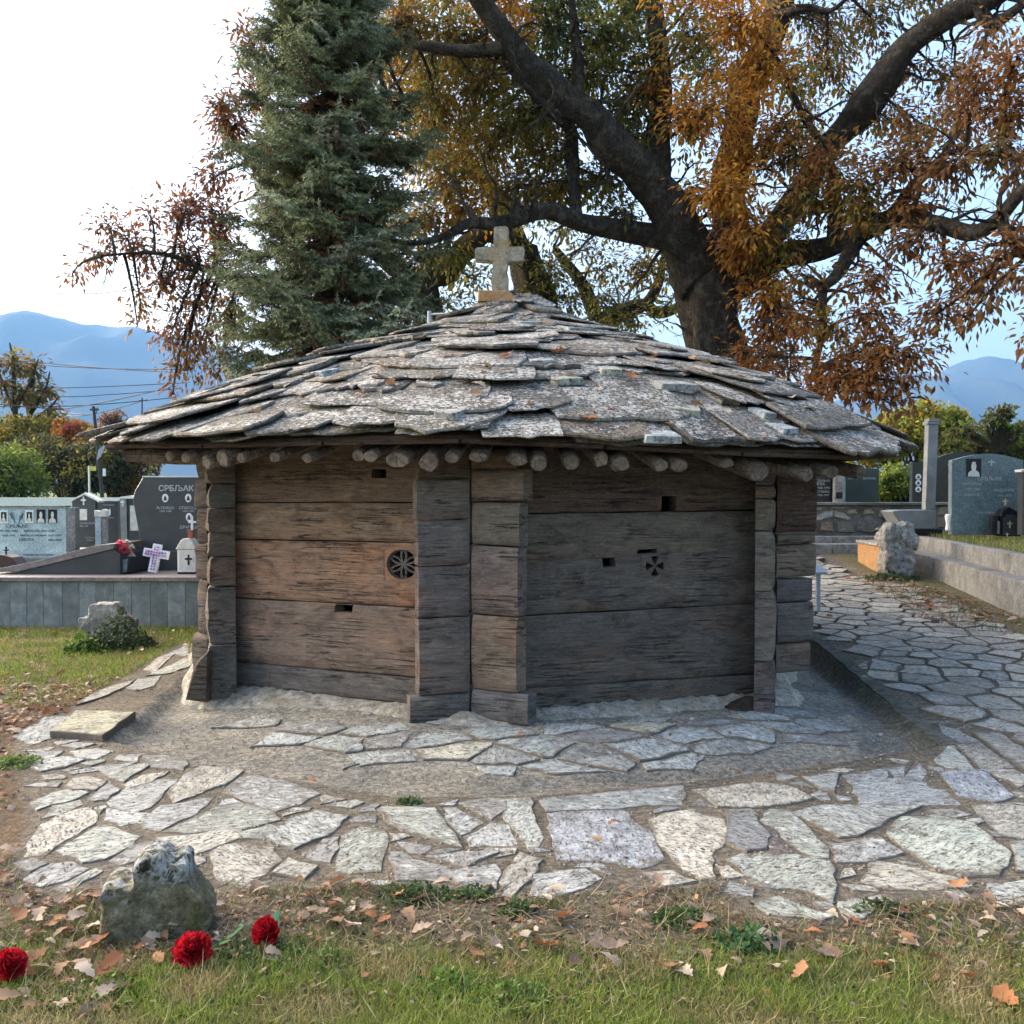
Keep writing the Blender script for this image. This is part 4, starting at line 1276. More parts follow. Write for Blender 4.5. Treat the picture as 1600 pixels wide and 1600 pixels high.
#@@PART2@@
# ------------------------------------------------------------------ hills and far land
def lerp_tab(tab, x):
    if x <= tab[0][0]: return tab[0][1]
    for (a, b), (c, d) in zip(tab, tab[1:]):
        if x <= c: return b + (d - b) * (x - a) / (c - a)
    return tab[-1][1]
RIDGE_A = [(-900,600),(-400,560),(-150,545),(0,523),(28,509),(50,503),(90,497),(118,502),(140,511),(152,515),(165,509),(185,515),(212,516),(245,522),(300,536),(360,552),(420,575),(520,610),(700,650),(900,690),(1100,700)]
RIDGE_B = [(900,700),(1100,690),(1250,650),(1320,620),(1350,603),(1372,592),(1388,587),(1405,590),(1432,604),(1452,600),(1480,574),(1505,563),(1530,560),(1560,563),(1580,568),(1605,572),(1700,580),(1900,560),(2200,600),(2600,640)]
def mountain(name, tab, d0, x0, x1, nxx):
    v = []; f = []; rows = 26
    for j in range(rows):
        t = j / (rows - 1)
        for i in range(nxx):
            px = x0 + (x1 - x0) * i / (nxx - 1)
            P_ = at(px, lerp_tab(tab, px), d0)
            x = P_.x * (1 - .22 * (1 - t)); y = d0 * (1 - .42 * (1 - t))
            nn = mnoise.fractal(Vector((x * .0012, y * .0012, 2)), 1, 2.1, 5)
            k = math.sin(t * math.pi / 2) ** 1.25
            h = max(0, P_.z) * (k + (nn * .16) * (t < 1) * math.sin(t * math.pi))
            rid = abs(mnoise.noise(Vector((x * .0035, y * .0015, 7)))) * 150 * math.sin(t * math.pi)
            v.append((x, y, h - rid - 3))
    for i in range(nxx):
        px = x0 + (x1 - x0) * i / (nxx - 1); P_ = at(px, lerp_tab(tab, px), d0); v.append((P_.x * 1.2, d0 * 1.25, -5))
    for j in range(rows):
        for i in range(nxx - 1):
            a = j * nxx + i; f.append((a, a + 1, a + nxx + 1, a + nxx))
    return link(name, me_from(name, v, f, True), MHILL, kind='structure')
MHILL = m_rough('wooded_mountain', (.02, .035, .028), (.05, .06, .04), (.04, .04, .03), .01, 4)
mountain('mountain', RIDGE_A, 5200, -900, 1100, 150)
mountain('mountain', RIDGE_B, 6000, 900, 2600, 130)
# ------------------------------------------------------------------ leaves, grass, foliage tools
def col_var(cols, n, jit=.18, w=None):
    cols = np.array(cols, dtype=np.float32)
    idx = rs.choice(len(cols), n, p=w)
    return np.clip(cols[idx] * (1 + rs.uniform(-jit, jit, (n, 1))) * (1 + rs.uniform(-.08, .08, (n, 3))), 0.002, 1)

LEAF4 = np.array([[0,0,0],[.45,.5,-.10],[1,0,-.28],[.45,-.5,-.10],[.42,0,.05]], dtype=np.float32)
LEAF4_T = np.array([[0,3,4],[3,2,4],[2,1,4],[1,0,4]])
def oak_template(n=9):
    ts_ = np.linspace(0, 1, n); wv = []
    up_ = []; dn = []
    prof_ = [.03,.10,.22,.16,.32,.24,.37,.22,.04]
    for t_, w_ in zip(ts_, prof_):
        up_.append((t_, w_, .10 * w_ + .10 * math.sin(t_ * 3)))
        dn.append((t_ - .02, -w_, .14 * w_ + .10 * math.sin(t_ * 3)))
    mid = [(t_, 0, .10 * math.sin(t_ * 3) - .03) for t_ in ts_]
    V_ = np.array(up_ + mid + dn, dtype=np.float32); T_ = []
    for i in range(n - 1):
        for o_ in (0, n): 
            a, b, c, d = o_ + i, o_ + i + 1, o_ + n + i + 1, o_ + n + i
            T_ += [(a, d, b), (b, d, c)]
    return V_, np.array(T_)
OAKV, OAKT = oak_template()

def scatter(name, P, D, N_, size, width, cols, mat, parent=None, tmpl=(LEAF4, LEAF4_T), M=None, **kw):
    """P base points, D directions, N_ approximate normals"""
    P = np.asarray(P, dtype=np.float32); D = np.asarray(D, dtype=np.float32); N_ = np.asarray(N_, dtype=np.float32)
    D = D / np.maximum(1e-6, np.linalg.norm(D, axis=1, keepdims=True))
    Sd = np.cross(D, N_); Sd /= np.maximum(1e-6, np.linalg.norm(Sd, axis=1, keepdims=True)); Nn = np.cross(Sd, D)
    V_, T_ = tmpl; k = len(V_)
    size = np.broadcast_to(size, (len(P),))[:, None, None]; width = np.broadcast_to(width, (len(P),))[:, None, None]
    VV = P[:, None, :] + D[:, None, :] * V_[None, :, 0:1] * size + Sd[:, None, :] * V_[None, :, 1:2] * width + Nn[:, None, :] * V_[None, :, 2:3] * size
    TT = (T_[None] + (np.arange(len(P)) * k)[:, None, None]).reshape(-1, 3)
    VV = VV.reshape(-1, 3)
    if M is not None:
        Mi = np.array(M.inverted()); VV = VV @ Mi[:3, :3].T + Mi[:3, 3]
    m = me_np(name, VV, TT, np.repeat(cols, k, axis=0))
    return link(name, m, mat, parent, M, **kw)

def rdir(n, zb=0.0, zs=1.0):
    d = rs.normal(size=(n, 3)); d[:, 2] = d[:, 2] * zs + zb
    return d / np.linalg.norm(d, axis=1, keepdims=True)

# ------------------------------------------------------------------ trees
def tree_base(name, label, cat, limbs, mat, group=None, jit=.22, seg=10, part='branch'):
    """limbs: list of (part name, [(px,py,depth,width px)...]) -> thing + parts; returns thing and sample nodes"""
    p0 = limbs[0][1][0]; b = at(*p0[:3]); base = Vector((b.x, b.y, max(0, base_h(b.x, b.y))))
    th = thing(name, label, cat, tuple(base), group=group)
    nodes = []
    for nm, pts in limbs:
        P_ = [at(a, b_, c) for a, b_, c, w_ in pts]; Rr = [w_ * c / F / 2 for a, b_, c, w_ in pts]
        # smooth by catmull-rom
        Q = []; RR = []
        for i in range(len(P_) - 1):
            q0 = P_[max(0, i - 1)]; q1 = P_[i]; q2 = P_[i + 1]; q3 = P_[min(len(P_) - 1, i + 2)]
            for k in range(5):
                t_ = k / 5
                Q.append(.5 * ((2 * q1) + (-q0 + q2) * t_ + (2 * q0 - 5 * q1 + 4 * q2 - q3) * t_ ** 2 + (-q0 + 3 * q1 - 3 * q2 + q3) * t_ ** 3)); RR.append(Rr[i] * (1 - t_) + Rr[i + 1] * t_)
        Q.append(P_[-1]); RR.append(Rr[-1] * .5)
        for i in range(1, len(Q)):
            Q[i] = Q[i] + Vector((mnoise.noise(Q[i] * 1.4), mnoise.noise(Q[i] * 1.4 + Vector((9, 0, 0))), mnoise.noise(Q[i] * 1.4 + Vector((0, 9, 0))))) * min(.10, RR[i] * .45)
        mb_ = MB(); mb_.tube(Q, RR, seg if nm != 'trunk' else 20, jit)
        mb_.build(nm, mat, th, smooth_=True)
        nodes += [(q, r_) for q, r_ in zip(Q, RR)]
    return th, nodes

def branchlets(th, nodes, n, mat, lmin=.4, lmax=1.5, px_ok=None):
    mb_ = MB()
    for _ in range(n):
        q, r_ = nodes[random.randrange(len(nodes))]
        if q.z < 3.0: continue
        d = Vector(rdir(1, .25)[0]); L_ = random.uniform(lmin, lmax); p = q.copy(); pts = [p.copy()]; rr = [min(r_ * .5, .035)]
        k = 7
        for i in range(k):
            d = (d + Vector(rdir(1)[0]) * .55 + Vector((0, 0, -.06))).normalized(); p = p + d * (L_ / k); pts.append(p.copy()); rr.append(rr[0] * (1 - (i + 1) / (k + .6)))
            if i > 1 and random.random() < .7:
                e = p + (d + Vector(rdir(1)[0]) * 1.1).normalized() * L_ * random.uniform(.15, .35); m2 = p.lerp(e, .5) + Vector(rdir(1)[0]) * .05
                mb_.tube([p, m2, e], [rr[-1] * .7 + .002, rr[-1] * .4 + .002, .002], 3, cap=False)
        mb_.tube(pts, rr, 5, cap=False)
    mb_.build('branchlets', mat, th, kind='stuff')
def bez(a, b, c, n):
    return [a * (1 - t) ** 2 + b * (2 * t * (1 - t)) + c * t * t for t in [i / n for i in range(n + 1)]]

name_key = ''
def foliage(th, nodes, blobs, leafsize, mat_bark, crown_mat, twig_r=.009, dens=1.0, droop=.5, per=13, name='crown', tw_name='twigs', shape=(LEAF4, LEAF4_T), wratio=.42, ldroop=-.35):
    """blobs: (px,py,depth, rx px, ry px, ntwigs, palette)"""
    tw = MB(); LP = []; LD = []; LN = []; LC = []
    pos = np.array([q for q, _ in nodes]); 
    for (px, py, d, rx, ry, nt_, pal) in blobs:
        if name_key == 'oak2' and px < 460: nt_ = nt_ * (.95 if px > 240 else .7)
        if name_key == 'oak' and px > 1225: nt_ = nt_ * .62
        if name_key == 'oak' and 1235 < px < 1520 and py < 205: d += 1.3
        c = at(px, py, d); s_ = d / F; RX, RY = rx * s_, ry * s_; RD = (RX + RY) * .5
        dd = np.linalg.norm(pos - np.array(c), axis=1) + .5 * np.maximum(0, pos[:, 2] - c.z) * 0
        k = int(np.argmin(dd)); a = Vector(pos[k]); 
        main = bez(a, a.lerp(c, .5) + Vector((random.uniform(-.3, .3), random.uniform(-.3, .3), random.uniform(0, .5))) * min(1, (c - a).length * .5), c, 6)
        L_ = (c - a).length
        if L_ > .25: tw.tube(main, [max(.012, .022 + .008 * L_) * (1 - i / 9) for i in range(7)], 5, cap=False)
        for q in range(max(2, int(nt_ * dens))):
            # target point in the blob
            v = rdir(1)[0] * (random.random() ** .5) * 1.12
            e = c + Vector((v[0] * RX, v[1] * RD, v[2] * RY))
            st = main[random.randint(2, 6)]
            mid = st.lerp(e, .5) + Vector((random.uniform(-.12, .12), random.uniform(-.12, .12), random.uniform(-.05, .2)))
            tp = bez(st, mid, e, 5)
            tw.tube(tp, [twig_r * (1 - i / 6.5) for i in range(6)], 3, cap=False)
            pl_ = []
            for i in (2, 3, 4, 5):
                nn = per if i == 5 else int(per * (.25 + .15 * i))
                for _ in range(nn):
                    p = tp[i].lerp(tp[i - 1], random.random() * .8)
                    out = Vector(rdir(1)[0]); tang = (tp[i] - tp[i - 1]).normalized() if (tp[i] - tp[i - 1]).length > 0 else Vector((0, 0, 1))
                    dirv = (out * .9 + tang * .6 + Vector((0, 0, ldroop))).normalized()
                    off = out * random.uniform(0, .26)
                    LP.append(p + off); LD.append(dirv); LN.append(Vector((random.uniform(-.6, .6), random.uniform(-.9, .3), 1)))
                    pl_.append(1)
            pc = np.array(pal, dtype=np.float32); base_c = pc[rs.randint(len(pc))]
            cc = pc[rs.randint(len(pc), size=len(pl_))] * .5 + base_c * .5
            LC.append(cc * (1 + rs.uniform(-.25, .25, (len(pl_), 1))))
    LC = np.clip(np.concatenate(LC), .003, 1)
    n = len(LP); sz = leafsize * rs.uniform(.5, 1.5, n)
    scatter(name, np.array([tuple(p) for p in LP]), np.array([tuple(p) for p in LD]), np.array([tuple(p) for p in LN]), sz, sz * wratio, LC, crown_mat, th, shape, M=WM[th])
    tw.build(tw_name, mat_bark, th, kind='stuff')
    print(name, n)

GOLD = [(.62,.30,.04),(.60,.33,.045),(.42,.25,.04),(.56,.19,.03)]
OLIVE = [(.16,.17,.03),(.21,.19,.035),(.12,.14,.028),(.32,.23,.04)]
RUST = [(.28,.11,.03),(.36,.15,.035),(.20,.08,.025),(.25,.14,.04)]
BROWN = [(.20,.09,.036),(.26,.12,.04),(.14,.07,.03),(.28,.16,.05)]
GREEN = [(.085,.11,.03),(.11,.14,.035),(.07,.09,.028),(.17,.16,.035)]
MIX1 = OLIVE + [(.34,.16,.03), (.22,.10,.025)]

# main oak
oak_limbs = [
 ('trunk', [(1118,640,16,104),(1118,570,16,94),(1112,500,16,88),(1112,450,16,104),(1100,418,16,104),(1085,392,15.9,84)]),
 ('branch', [(1100,440,15.9,90),(1072,385,15.8,74),(1044,322,15.6,66),(1012,282,15.4,58),(972,240,15.2,54),(930,195,15,50),(893,160,14.8,44),(850,120,14.6,40),(800,72,14.4,36),(765,30,14.2,34),(735,-20,14,30),(700,-70,13.8,26)]),
 ('branch', [(1052,340,15.7,52),(1032,290,15.7,44),(1030,230,15.7,38),(1032,170,15.8,34),(1028,100,15.9,32),(1022,40,16,29),(1015,-40,16.1,25),(1005,-110,16.1,20)]),
 ('branch', [(1125,450,16.1,84),(1140,390,16.2,62),(1142,300,16.3,54),(1150,230,16.4,52),(1165,150,16.5,50),(1195,70,16.6,46),(1215,0,16.7,42),(1235,-80,16.8,34),(1250,-150,16.8,28)]),
 ('branch', [(1050,372,15.9,40),(1000,364,15.7,34),(950,357,15.5,32),(900,345,15.2,31),(850,328,15,27),(800,345,14.8,24),(770,352,14.7,20),(730,352,14.6,15),(690,372,14.5,10),(640,380,14.4,6),(600,370,14.3,3)]),
 ('branch', [(1150,440,15.9,60),(1190,425,15.6,42),(1235,398,15.3,38),(1290,385,15,34),(1335,365,14.6,32),(1385,345,14.2,30),(1430,345,13.8,27),(1475,352,13.4,26),(1520,366,13,24),(1560,345,12.7,23),(1590,310,12.4,20),(1620,280,12.1,16),(1680,240,11.8,10)]),
 ('branch', [(1562,346,12.7,18),(1585,375,12.4,19),(1610,400,12.1,16),(1660,430,11.7,11)]),
 ('branch', [(1150,430,16.2,50),(1210,360,16.2,42),(1270,275,16,40),(1318,200,15.8,40),(1350,165,15.6,52),(1378,130,15.4,48),(1408,88,15.2,42),(1448,45,15,38),(1490,18,14.8,38),(1535,0,14.6,36),(1590,-30,14.3,30),(1680,-80,14,20)]),
 ('branch', [(1525,5,14.6,24),(1548,35,14.5,20),(1575,22,14.4,16),(1620,-10,14.2,10)]),
 ('branch', [(1335,372,14.6,28),(1322,400,14.5,22),(1305,430,14.4,18),(1288,450,14.3,14),(1284,480,14.2,12),(1284,520,14.1,12),(1276,560,14,10),(1268,590,13.9,6)]),
 ('branch', [(1302,385,14.8,26),(1304,340,15,24),(1302,300,15.2,18),(1290,240,15.4,14),(1250,170,15.5,10),(1220,100,15.5,6)]),
 ('branch', [(1388,345,14.2,20),(1420,300,14,15),(1455,265,13.8,12),(1480,240,13.6,10),(1530,240,13.3,8),(1600,250,13,6)]),
 ('branch', [(975,243,15.2,26),(960,210,15.2,20),(908,160,15.3,18),(903,110,15.4,16),(900,50,15.5,12),(890,-20,15.5,9)]),
 ('branch', [(905,170,15,18),(880,190,15.2,16),(850,160,15.4,14),(800,110,15.5,12),(760,60,15.5,9)]),
 ('branch', [(900,345,15.3,24),(898,300,15.4,20),(896,250,15.5,20),(890,200,15.6,18),(850,165,15.7,15),(830,120,15.8,10)]),
 ('branch', [(800,75,14.4,20),(750,80,14.5,22),(690,75,14.7,18),(640,70,15,14),(590,60,15.3,9)]),
 ('branch', [(1190,30,16.6,14),(1260,14,16.2,12),(1300,16,16,8),(1340,-20,15.8,5)]),
]
oak, onodes = tree_base('oak_tree', 'huge old oak with spreading dark limbs and gold brown autumn leaves behind the hut', 'oak tree', oak_limbs, MBARK)
branchlets(oak, onodes, 260, MBARK)
blobs = []
def B(px, py, d, rx, ry, n, pal): blobs.append((px, py, d, rx, ry, n, pal))
# golden leafy sprouts down the trunk and central limb
for px, py, rx, ry, n, pal in [(1145,30,70,60,26,GOLD),(1150,110,70,60,26,GOLD),(1130,175,70,55,24,GOLD),(1135,240,60,50,22,GOLD),(1150,300,60,50,20,GOLD),(1140,360,50,45,16,GOLD+RUST),(1160,395,45,35,12,GOLD),
                            (1060,50,50,50,12,MIX1),(1040,130,35,45,9,GOLD),(1200,210,60,60,16,GOLD+RUST),(1170,460,55,40,14,RUST+GOLD),(1200,520,60,50,18,RUST),(1230,575,70,40,16,RUST),(1150,560,40,40,8,RUST),(780,10,60,50,14,GOLD),(800,70,35,30,6,GOLD),(1110,-30,120,50,20,GOLD)]:
    B(px + random.uniform(-28, 34), py, 15.0 + random.uniform(-.5, .6), rx * random.uniform(.9, 1.5), ry * random.uniform(.8, 1.2), n * .85, pal)
# centre-left canopy, greener and further back
for px, py, rx, ry, n, pal in [(700,60,80,60,20,MIX1),(640,40,60,60,16,RUST+OLIVE),(740,150,80,60,20,MIX1),(680,190,70,60,16,MIX1),(860,60,70,60,18,GREEN),(950,60,60,60,16,GREEN+OLIVE),(900,130,60,50,12,OLIVE),(980,150,60,60,14,GREEN),(810,190,70,60,18,OLIVE),
                            (760,240,70,50,16,MIX1),(700,270,60,50,14,MIX1),(850,250,60,50,14,MIX1),(940,280,55,45,13,OLIVE),(790,300,60,40,14,MIX1),(710,330,60,40,14,GOLD+MIX1),(650,350,50,50,12,MIX1),(870,300,50,30,9,MIX1),(960,330,50,30,8,OLIVE),(700,400,60,35,10,OLIVE+GREEN),(990,215,50,45,10,OLIVE),
                            (1080,200,45,60,10,GREEN+MIX1),(1085,300,40,40,6,OLIVE),(880,0,90,40,14,GREEN),(980,0,60,40,9,GREEN),(1000,90,40,50,7,GREEN),(760,-40,120,50,14,MIX1)]:
    B(px, py, 15.8, rx, ry, n, pal)
# right-hand canopy
for px, py, d, rx, ry, n, pal in [(1280,40,15.6,80,60,20,BROWN+GREEN),(1370,40,15,70,50,18,BROWN+GREEN),(1290,130,15.4,80,60,22,OLIVE+BROWN),(1230,120,16,50,50,10,OLIVE),(1240,250,15.3,70,50,20,RUST+OLIVE),(1300,260,14.6,60,50,20,RUST),(1340,290,14.2,60,40,18,RUST+OLIVE),(1260,310,14.6,60,50,18,RUST+OLIVE),
                              (1390,190,14.6,50,40,12,OLIVE+BROWN),(1420,110,14.8,60,40,8,BROWN),(1400,250,13.8,60,45,16,BROWN+RUST),(1450,200,13.6,60,50,15,BROWN+RUST),(1470,120,13.8,50,30,7,BROWN+GREEN),(1530,130,13.2,60,50,15,RUST+BROWN),(1590,90,12.6,50,60,16,RUST),(1580,170,12.8,50,50,14,RUST+BROWN),
                              (1500,190,13.2,50,40,12,RUST+BROWN),(1560,240,12.8,60,40,12,BROWN+GREEN),(1480,270,13.2,60,40,12,BROWN),(1420,320,13.8,60,30,10,BROWN+RUST),(1350,340,14,50,30,12,OLIVE+RUST),(1430,380,13.4,60,35,11,BROWN),(1480,420,12.8,45,40,10,BROWN+RUST),(1530,440,12.5,40,30,8,BROWN),
                              (1370,440,13.5,45,40,11,BROWN+RUST),(1380,490,13.2,45,35,10,RUST+BROWN),(1450,500,12.8,50,30,10,BROWN+RUST),(1510,500,12.4,45,25,7,BROWN),(1380,550,13,60,35,13,RUST+BROWN),(1440,560,12.7,50,40,11,BROWN+RUST),(1310,520,13.6,50,40,10,RUST+OLIVE),(1250,500,14,40,40,8,RUST),
                              (1310,580,13.4,60,35,14,RUST),(1360,600,13,60,30,14,RUST),(1250,430,14.3,50,30,8,RUST+OLIVE),(1575,380,12,40,30,8,BROWN+RUST),(1590,440,11.6,30,30,5,BROWN),(1610,545,10.5,22,26,5,BROWN),(1460,0,14.6,70,30,8,BROWN+GREEN),(1210,380,14.8,40,40,8,MIX1),(1420,600,12.8,30,20,4,BROWN),(1280,620,13.2,60,25,8,RUST),(1400,635,12.8,40,16,5,BROWN)]:
    B(px, py, d, rx, ry, n, pal)
for px, py, d, rx, ry, n, pal in [(600,60,19,70,60,14,GOLD+OLIVE),(680,110,19,80,60,16,OLIVE+GREEN),(780,120,19,80,60,16,OLIVE+GREEN),(860,130,19,80,60,14,GREEN),(620,180,19,60,60,14,MIX1),(740,200,19,80,50,14,OLIVE),(830,230,19,60,50,12,OLIVE),(900,20,19,80,50,14,GREEN),(1000,40,19,60,50,10,GREEN+OLIVE),(1080,90,18,40,80,10,GREEN+OLIVE),(700,250,18,70,50,12,GOLD+OLIVE),(820,320,17,60,30,10,OLIVE),(900,300,17,60,30,8,OLIVE+GREEN),(560,20,19,50,40,8,RUST+OLIVE),(640,20,18,80,60,16,MIX1),(720,110,17.5,90,70,20,OLIVE+GREEN),(660,200,18,70,70,16,OLIVE+GOLD),(820,60,17.5,90,70,18,GREEN+OLIVE),(920,120,17.5,80,70,18,OLIVE+GREEN),(850,200,17.5,80,60,16,OLIVE),(960,60,17.5,60,60,10,OLIVE+GREEN),(960,200,17,50,50,10,OLIVE),(1090,120,17.5,40,80,10,GREEN),(750,300,17.5,80,50,14,OLIVE+GOLD),(620,100,18,60,60,12,GOLD+OLIVE),(680,-10,17,80,40,12,OLIVE),(1330,80,16.5,60,60,10,BROWN+GREEN),(1260,190,16.5,50,50,10,OLIVE),(1430,-10,15.5,80,30,8,BROWN+GREEN),(1540,60,14,40,30,6,BROWN),(1500,150,14,60,40,9,BROWN+RUST),(1590,260,12.5,30,50,8,BROWN),(1440,240,14,60,50,10,BROWN+OLIVE),(1330,330,15,60,40,8,RUST)]:
    B(px, py, d, rx, ry, n, pal)
name_key = 'oak'
foliage(oak, onodes, blobs, .102, MBARK, MLEAF, per=5, ldroop=-.3, dens=3.6, wratio=.44, twig_r=.006)

name_key = 'oak2'
# second oak behind the spruce and cross
oak2_limbs = [
 ('trunk', [(820,640,21,86),(822,560,21,70),(838,480,21,66),(828,430,21,52),(812,380,21,44)]),
 ('branch', [(815,395,21,40),(790,345,20.8,34),(770,300,20.5,26),(725,250,20.2,20),(730,190,20,14)]),
 ('branch', [(720,640,20,60),(660,450,19.8,46),(700,420,19.7,42),(725,392,19.6,38),(760,370,19.6,26),(800,372,20,22)]),
 ('branch', [(660,460,19.8,38),(600,400,19.6,30),(520,340,19.4,26),(440,300,19.2,16),(380,240,19,8),(340,160,18.8,3)]),
 ('branch', [(640,470,19.8,30),(540,450,19.4,24),(440,440,19,20),(380,440,18.7,12),(320,420,18.4,9),(270,400,18.2,7),(220,395,18,5),(160,400,17.8,3)]),
 ('branch', [(560,430,19.4,24),(470,330,19.2,18),(420,180,19,14),(400,80,18.8,8)]),
 ('branch', [(930,640,22,60),(945,520,22,44),(960,490,22,30),(1000,480,21.8,20),(1030,440,21.6,15),(1035,400,21.5,9)]),
 ('branch', [(962,492,22,26),(1000,478,21.8,22),(1028,492,21.7,18),(1060,480,21.6,14),(1075,455,21.6,8)]),
 ('branch', [(930,500,22,24),(912,450,21.8,20),(880,405,21.6,16),(865,385,21.5,9)]),
]
oak2, n2_ = tree_base('oak_tree', 'second oak further back with yellow green leaves, its left branches reaching past the spruce', 'oak tree', oak2_limbs, MBARK2)
branchlets(oak2, n2_, 150, MBARK2, .4, 1.3)
blobs = []
for px, py, rx, ry, n, pal in [(620,330,80,60,16,GOLD+OLIVE),(650,240,80,70,16,MIX1),(640,130,80,70,16,MIX1),(620,440,80,60,16,OLIVE+RUST),(700,470,60,30,9,OLIVE+GREEN),(750,440,60,40,10,GREEN+OLIVE),(870,430,60,40,7,OLIVE),(900,470,60,30,8,OLIVE+GREEN),(950,420,60,40,6,MIX1),(1000,430,50,40,5,MIX1),(920,390,50,30,5,OLIVE),
                              (850,480,60,30,10,GREEN),(980,510,60,20,7,OLIVE),(1040,480,40,30,4,OLIVE),(880,350,60,30,8,OLIVE),(950,480,60,40,9,OLIVE+GREEN),(1010,370,50,40,7,MIX1),(1050,420,30,40,6,OLIVE),(860,420,50,40,8,OLIVE+GREEN),(990,420,60,40,7,MIX1),(660,500,70,30,9,RUST+OLIVE),(780,380,60,40,8,OLIVE),(600,510,60,40,8,RUST)]:
    B(px, py, 20.5, rx, ry, n, pal)
LB = [(.34,.15,.07),(.24,.09,.045),(.18,.065,.04),(.20,.08,.035),(.13,.055,.035),(.26,.13,.05)]
for px, py, rx, ry, n, pal in [(390,70,45,45,13,BROWN),(350,160,30,25,6,BROWN),(400,150,45,45,14,BROWN+RUST),(365,200,42,32,12,LB+RUST),(420,240,45,45,12,BROWN+RUST),(345,180,22,18,5,LB),(330,250,16,18,3,LB),
                            (320,290,30,30,7,LB),(290,330,50,45,18,LB),(350,340,50,50,18,LB+BROWN),(230,330,35,30,5,LB),(170,350,35,26,7,LB),(200,375,35,24,8,LB),(150,400,30,20,7,LB),(112,432,20,10,3,LB),(230,400,35,28,9,LB),(290,400,50,40,15,LB+BROWN),(350,420,50,50,16,LB+BROWN),
                            (250,450,45,32,9,LB+BROWN),(310,470,50,40,12,BROWN),(360,500,40,40,12,BROWN+OLIVE),(220,480,20,22,4,BROWN),(265,530,35,30,7,BROWN+LB),(310,545,45,32,9,BROWN),(290,580,40,24,7,BROWN),(340,590,30,20,5,BROWN),(420,300,40,60,10,BROWN+RUST),(215,510,22,12,2,BROWN),(270,615,15,8,2,LB)]:
    B(px, py, 18.6, rx, ry, n, pal)
foliage(oak2, n2_, blobs, .115, MBARK2, MLEAF, per=4, dens=3.2, ldroop=-.15, twig_r=.007)

name_key = ''
# ------------------------------------------------------------------ spruce
sp_base = at(512, 640, 14.2)
spr = thing('spruce_tree', 'tall blue green spruce with drooping boughs left of the oak', 'spruce', (sp_base.x, sp_base.y, 0))
mb_ = MB(); axx = sp_base.x
mb_.tube([(axx, 14.2, -.1), (axx + .03, 14.2, 2), (axx + .05, 14.2, 5), (axx + .08, 14.2, 11)], [.26, .22, .17, .06], 12, .1)
mb_.build('trunk', MBARK2, spr, smooth_=True)
NP = []; ND = []; NN = []; NC = []; bt = MB()
SPC = np.array([(.125,.15,.085),(.18,.205,.135),(.085,.105,.05),(.14,.155,.075)]); DEAD = np.array([(.20,.095,.05),(.13,.07,.04)])
def shoot(p, d, L_, col, nn=9):
    """one bottle-brush shoot"""
    d = Vector(d).normalized(); a = d.orthogonal().normalized(); b = d.cross(a)
    for i in range(nn):
        t_ = (i + random.random()) / nn; an = i * 2.4 + random.random()
        o_ = a * math.cos(an) + b * math.sin(an)
        NP.append(p + d * (L_ * t_)); ND.append(o_ * .8 + d * .75); NN.append(d)
        NC.append(col * random.uniform(.75, 1.25) * (1 + .35 * t_))
z = 2.35
tier = 0
while z < 10.6:
    hw = lerp_tab([(0, 1.5), (1.3, 1.5), (3.0, 1.5), (5, 1.42), (6.7, 1.25), (8, .88), (9, .72), (10.5, .55)], z)
    nb = 13
    for k in range(nb):
        an = 2 * math.pi * (k + random.random() * .7) / nb + tier
        L_ = hw * random.uniform(.5, 1.14)
        if random.random() < .18: L_ *= 1.15
        d = Vector((math.cos(an), math.sin(an), 0)); zz = z + random.uniform(-.2, .2)
        st = Vector((axx + .04, 14.2, zz))
        if math.sin(an) > .55 and random.random() < .35: continue
        drp = random.uniform(.15, .5)
        path_ = [st + d * (L_ * t_) + Vector((0, 0, -drp * L_ * math.sin(t_ * 2.2) + .10 * L_ * t_ ** 3)) for t_ in [i / 9 for i in range(10)]]
        bt.tube(path_, [.03 * (1 - i / 11) for i in range(10)], 4, cap=False)
        sidev = d.cross(UP)
        tone = random.uniform(.5, 1.25)
        bs = random.choice(SPC) * tone
        for i in range(2, 10):
            for s2 in (-1, 1):
                for q in range(2):
                    if random.random() < .22: continue
                    p = path_[i].lerp(path_[i - 1], random.random())
                    sl = (.16 + .42 * (1 - abs(i / 9 - .55))) * L_ * .42 * random.uniform(.5, 1.2)
                    dd = (sidev * s2 + d * .65 + Vector((0, 0, random.uniform(-.45, .05)))).normalized()
                    e = p + dd * sl + Vector((0, 0, -.18 * sl))
                    bt.tube([p, e], [.009, .004], 3, cap=False)
                    ns = max(2, int(sl / .085))
                    for j in range(ns + 1):
                        pp = p.lerp(e, j / ns)
                        for sg in (-1, 0, 1):
                            if sg == 0 and j < ns: continue
                            o_ = dd.cross(UP) * sg
                            sd4 = (dd * .8 + o_ * .9 + Vector((0, 0, random.uniform(-.35, .25))))
                            inner = i < 4
                            cc = bs if not (inner and random.random() < .75) else random.choice(DEAD)
                            shoot(pp, sd4, random.uniform(.08, .15), cc * (1.25 if j == ns else 1), 8)
        # hanging shoots
        for i in range(3, 10):
            for q in range(3):
                p = path_[i].lerp(path_[i - 1], random.random()); shoot(p, (random.uniform(-.5, .5), random.uniform(-.5, .5), -1), random.uniform(.08, .16), random.choice(SPC) * tone * .8 if random.random() < .8 else DEAD[0], 8)
        shoot(path_[-1], path_[-1] - path_[-2], .16, bs * 1.35, 14)
    z += random.uniform(.22, .32); tier += 1.3
n = len(NP); sz = rs.uniform(.04, .068, n)
NEED = (np.array([[0, .12, 0], [0, -.12, 0], [1, 0, 0]], dtype=np.float32), np.array([[0, 1, 2]]))
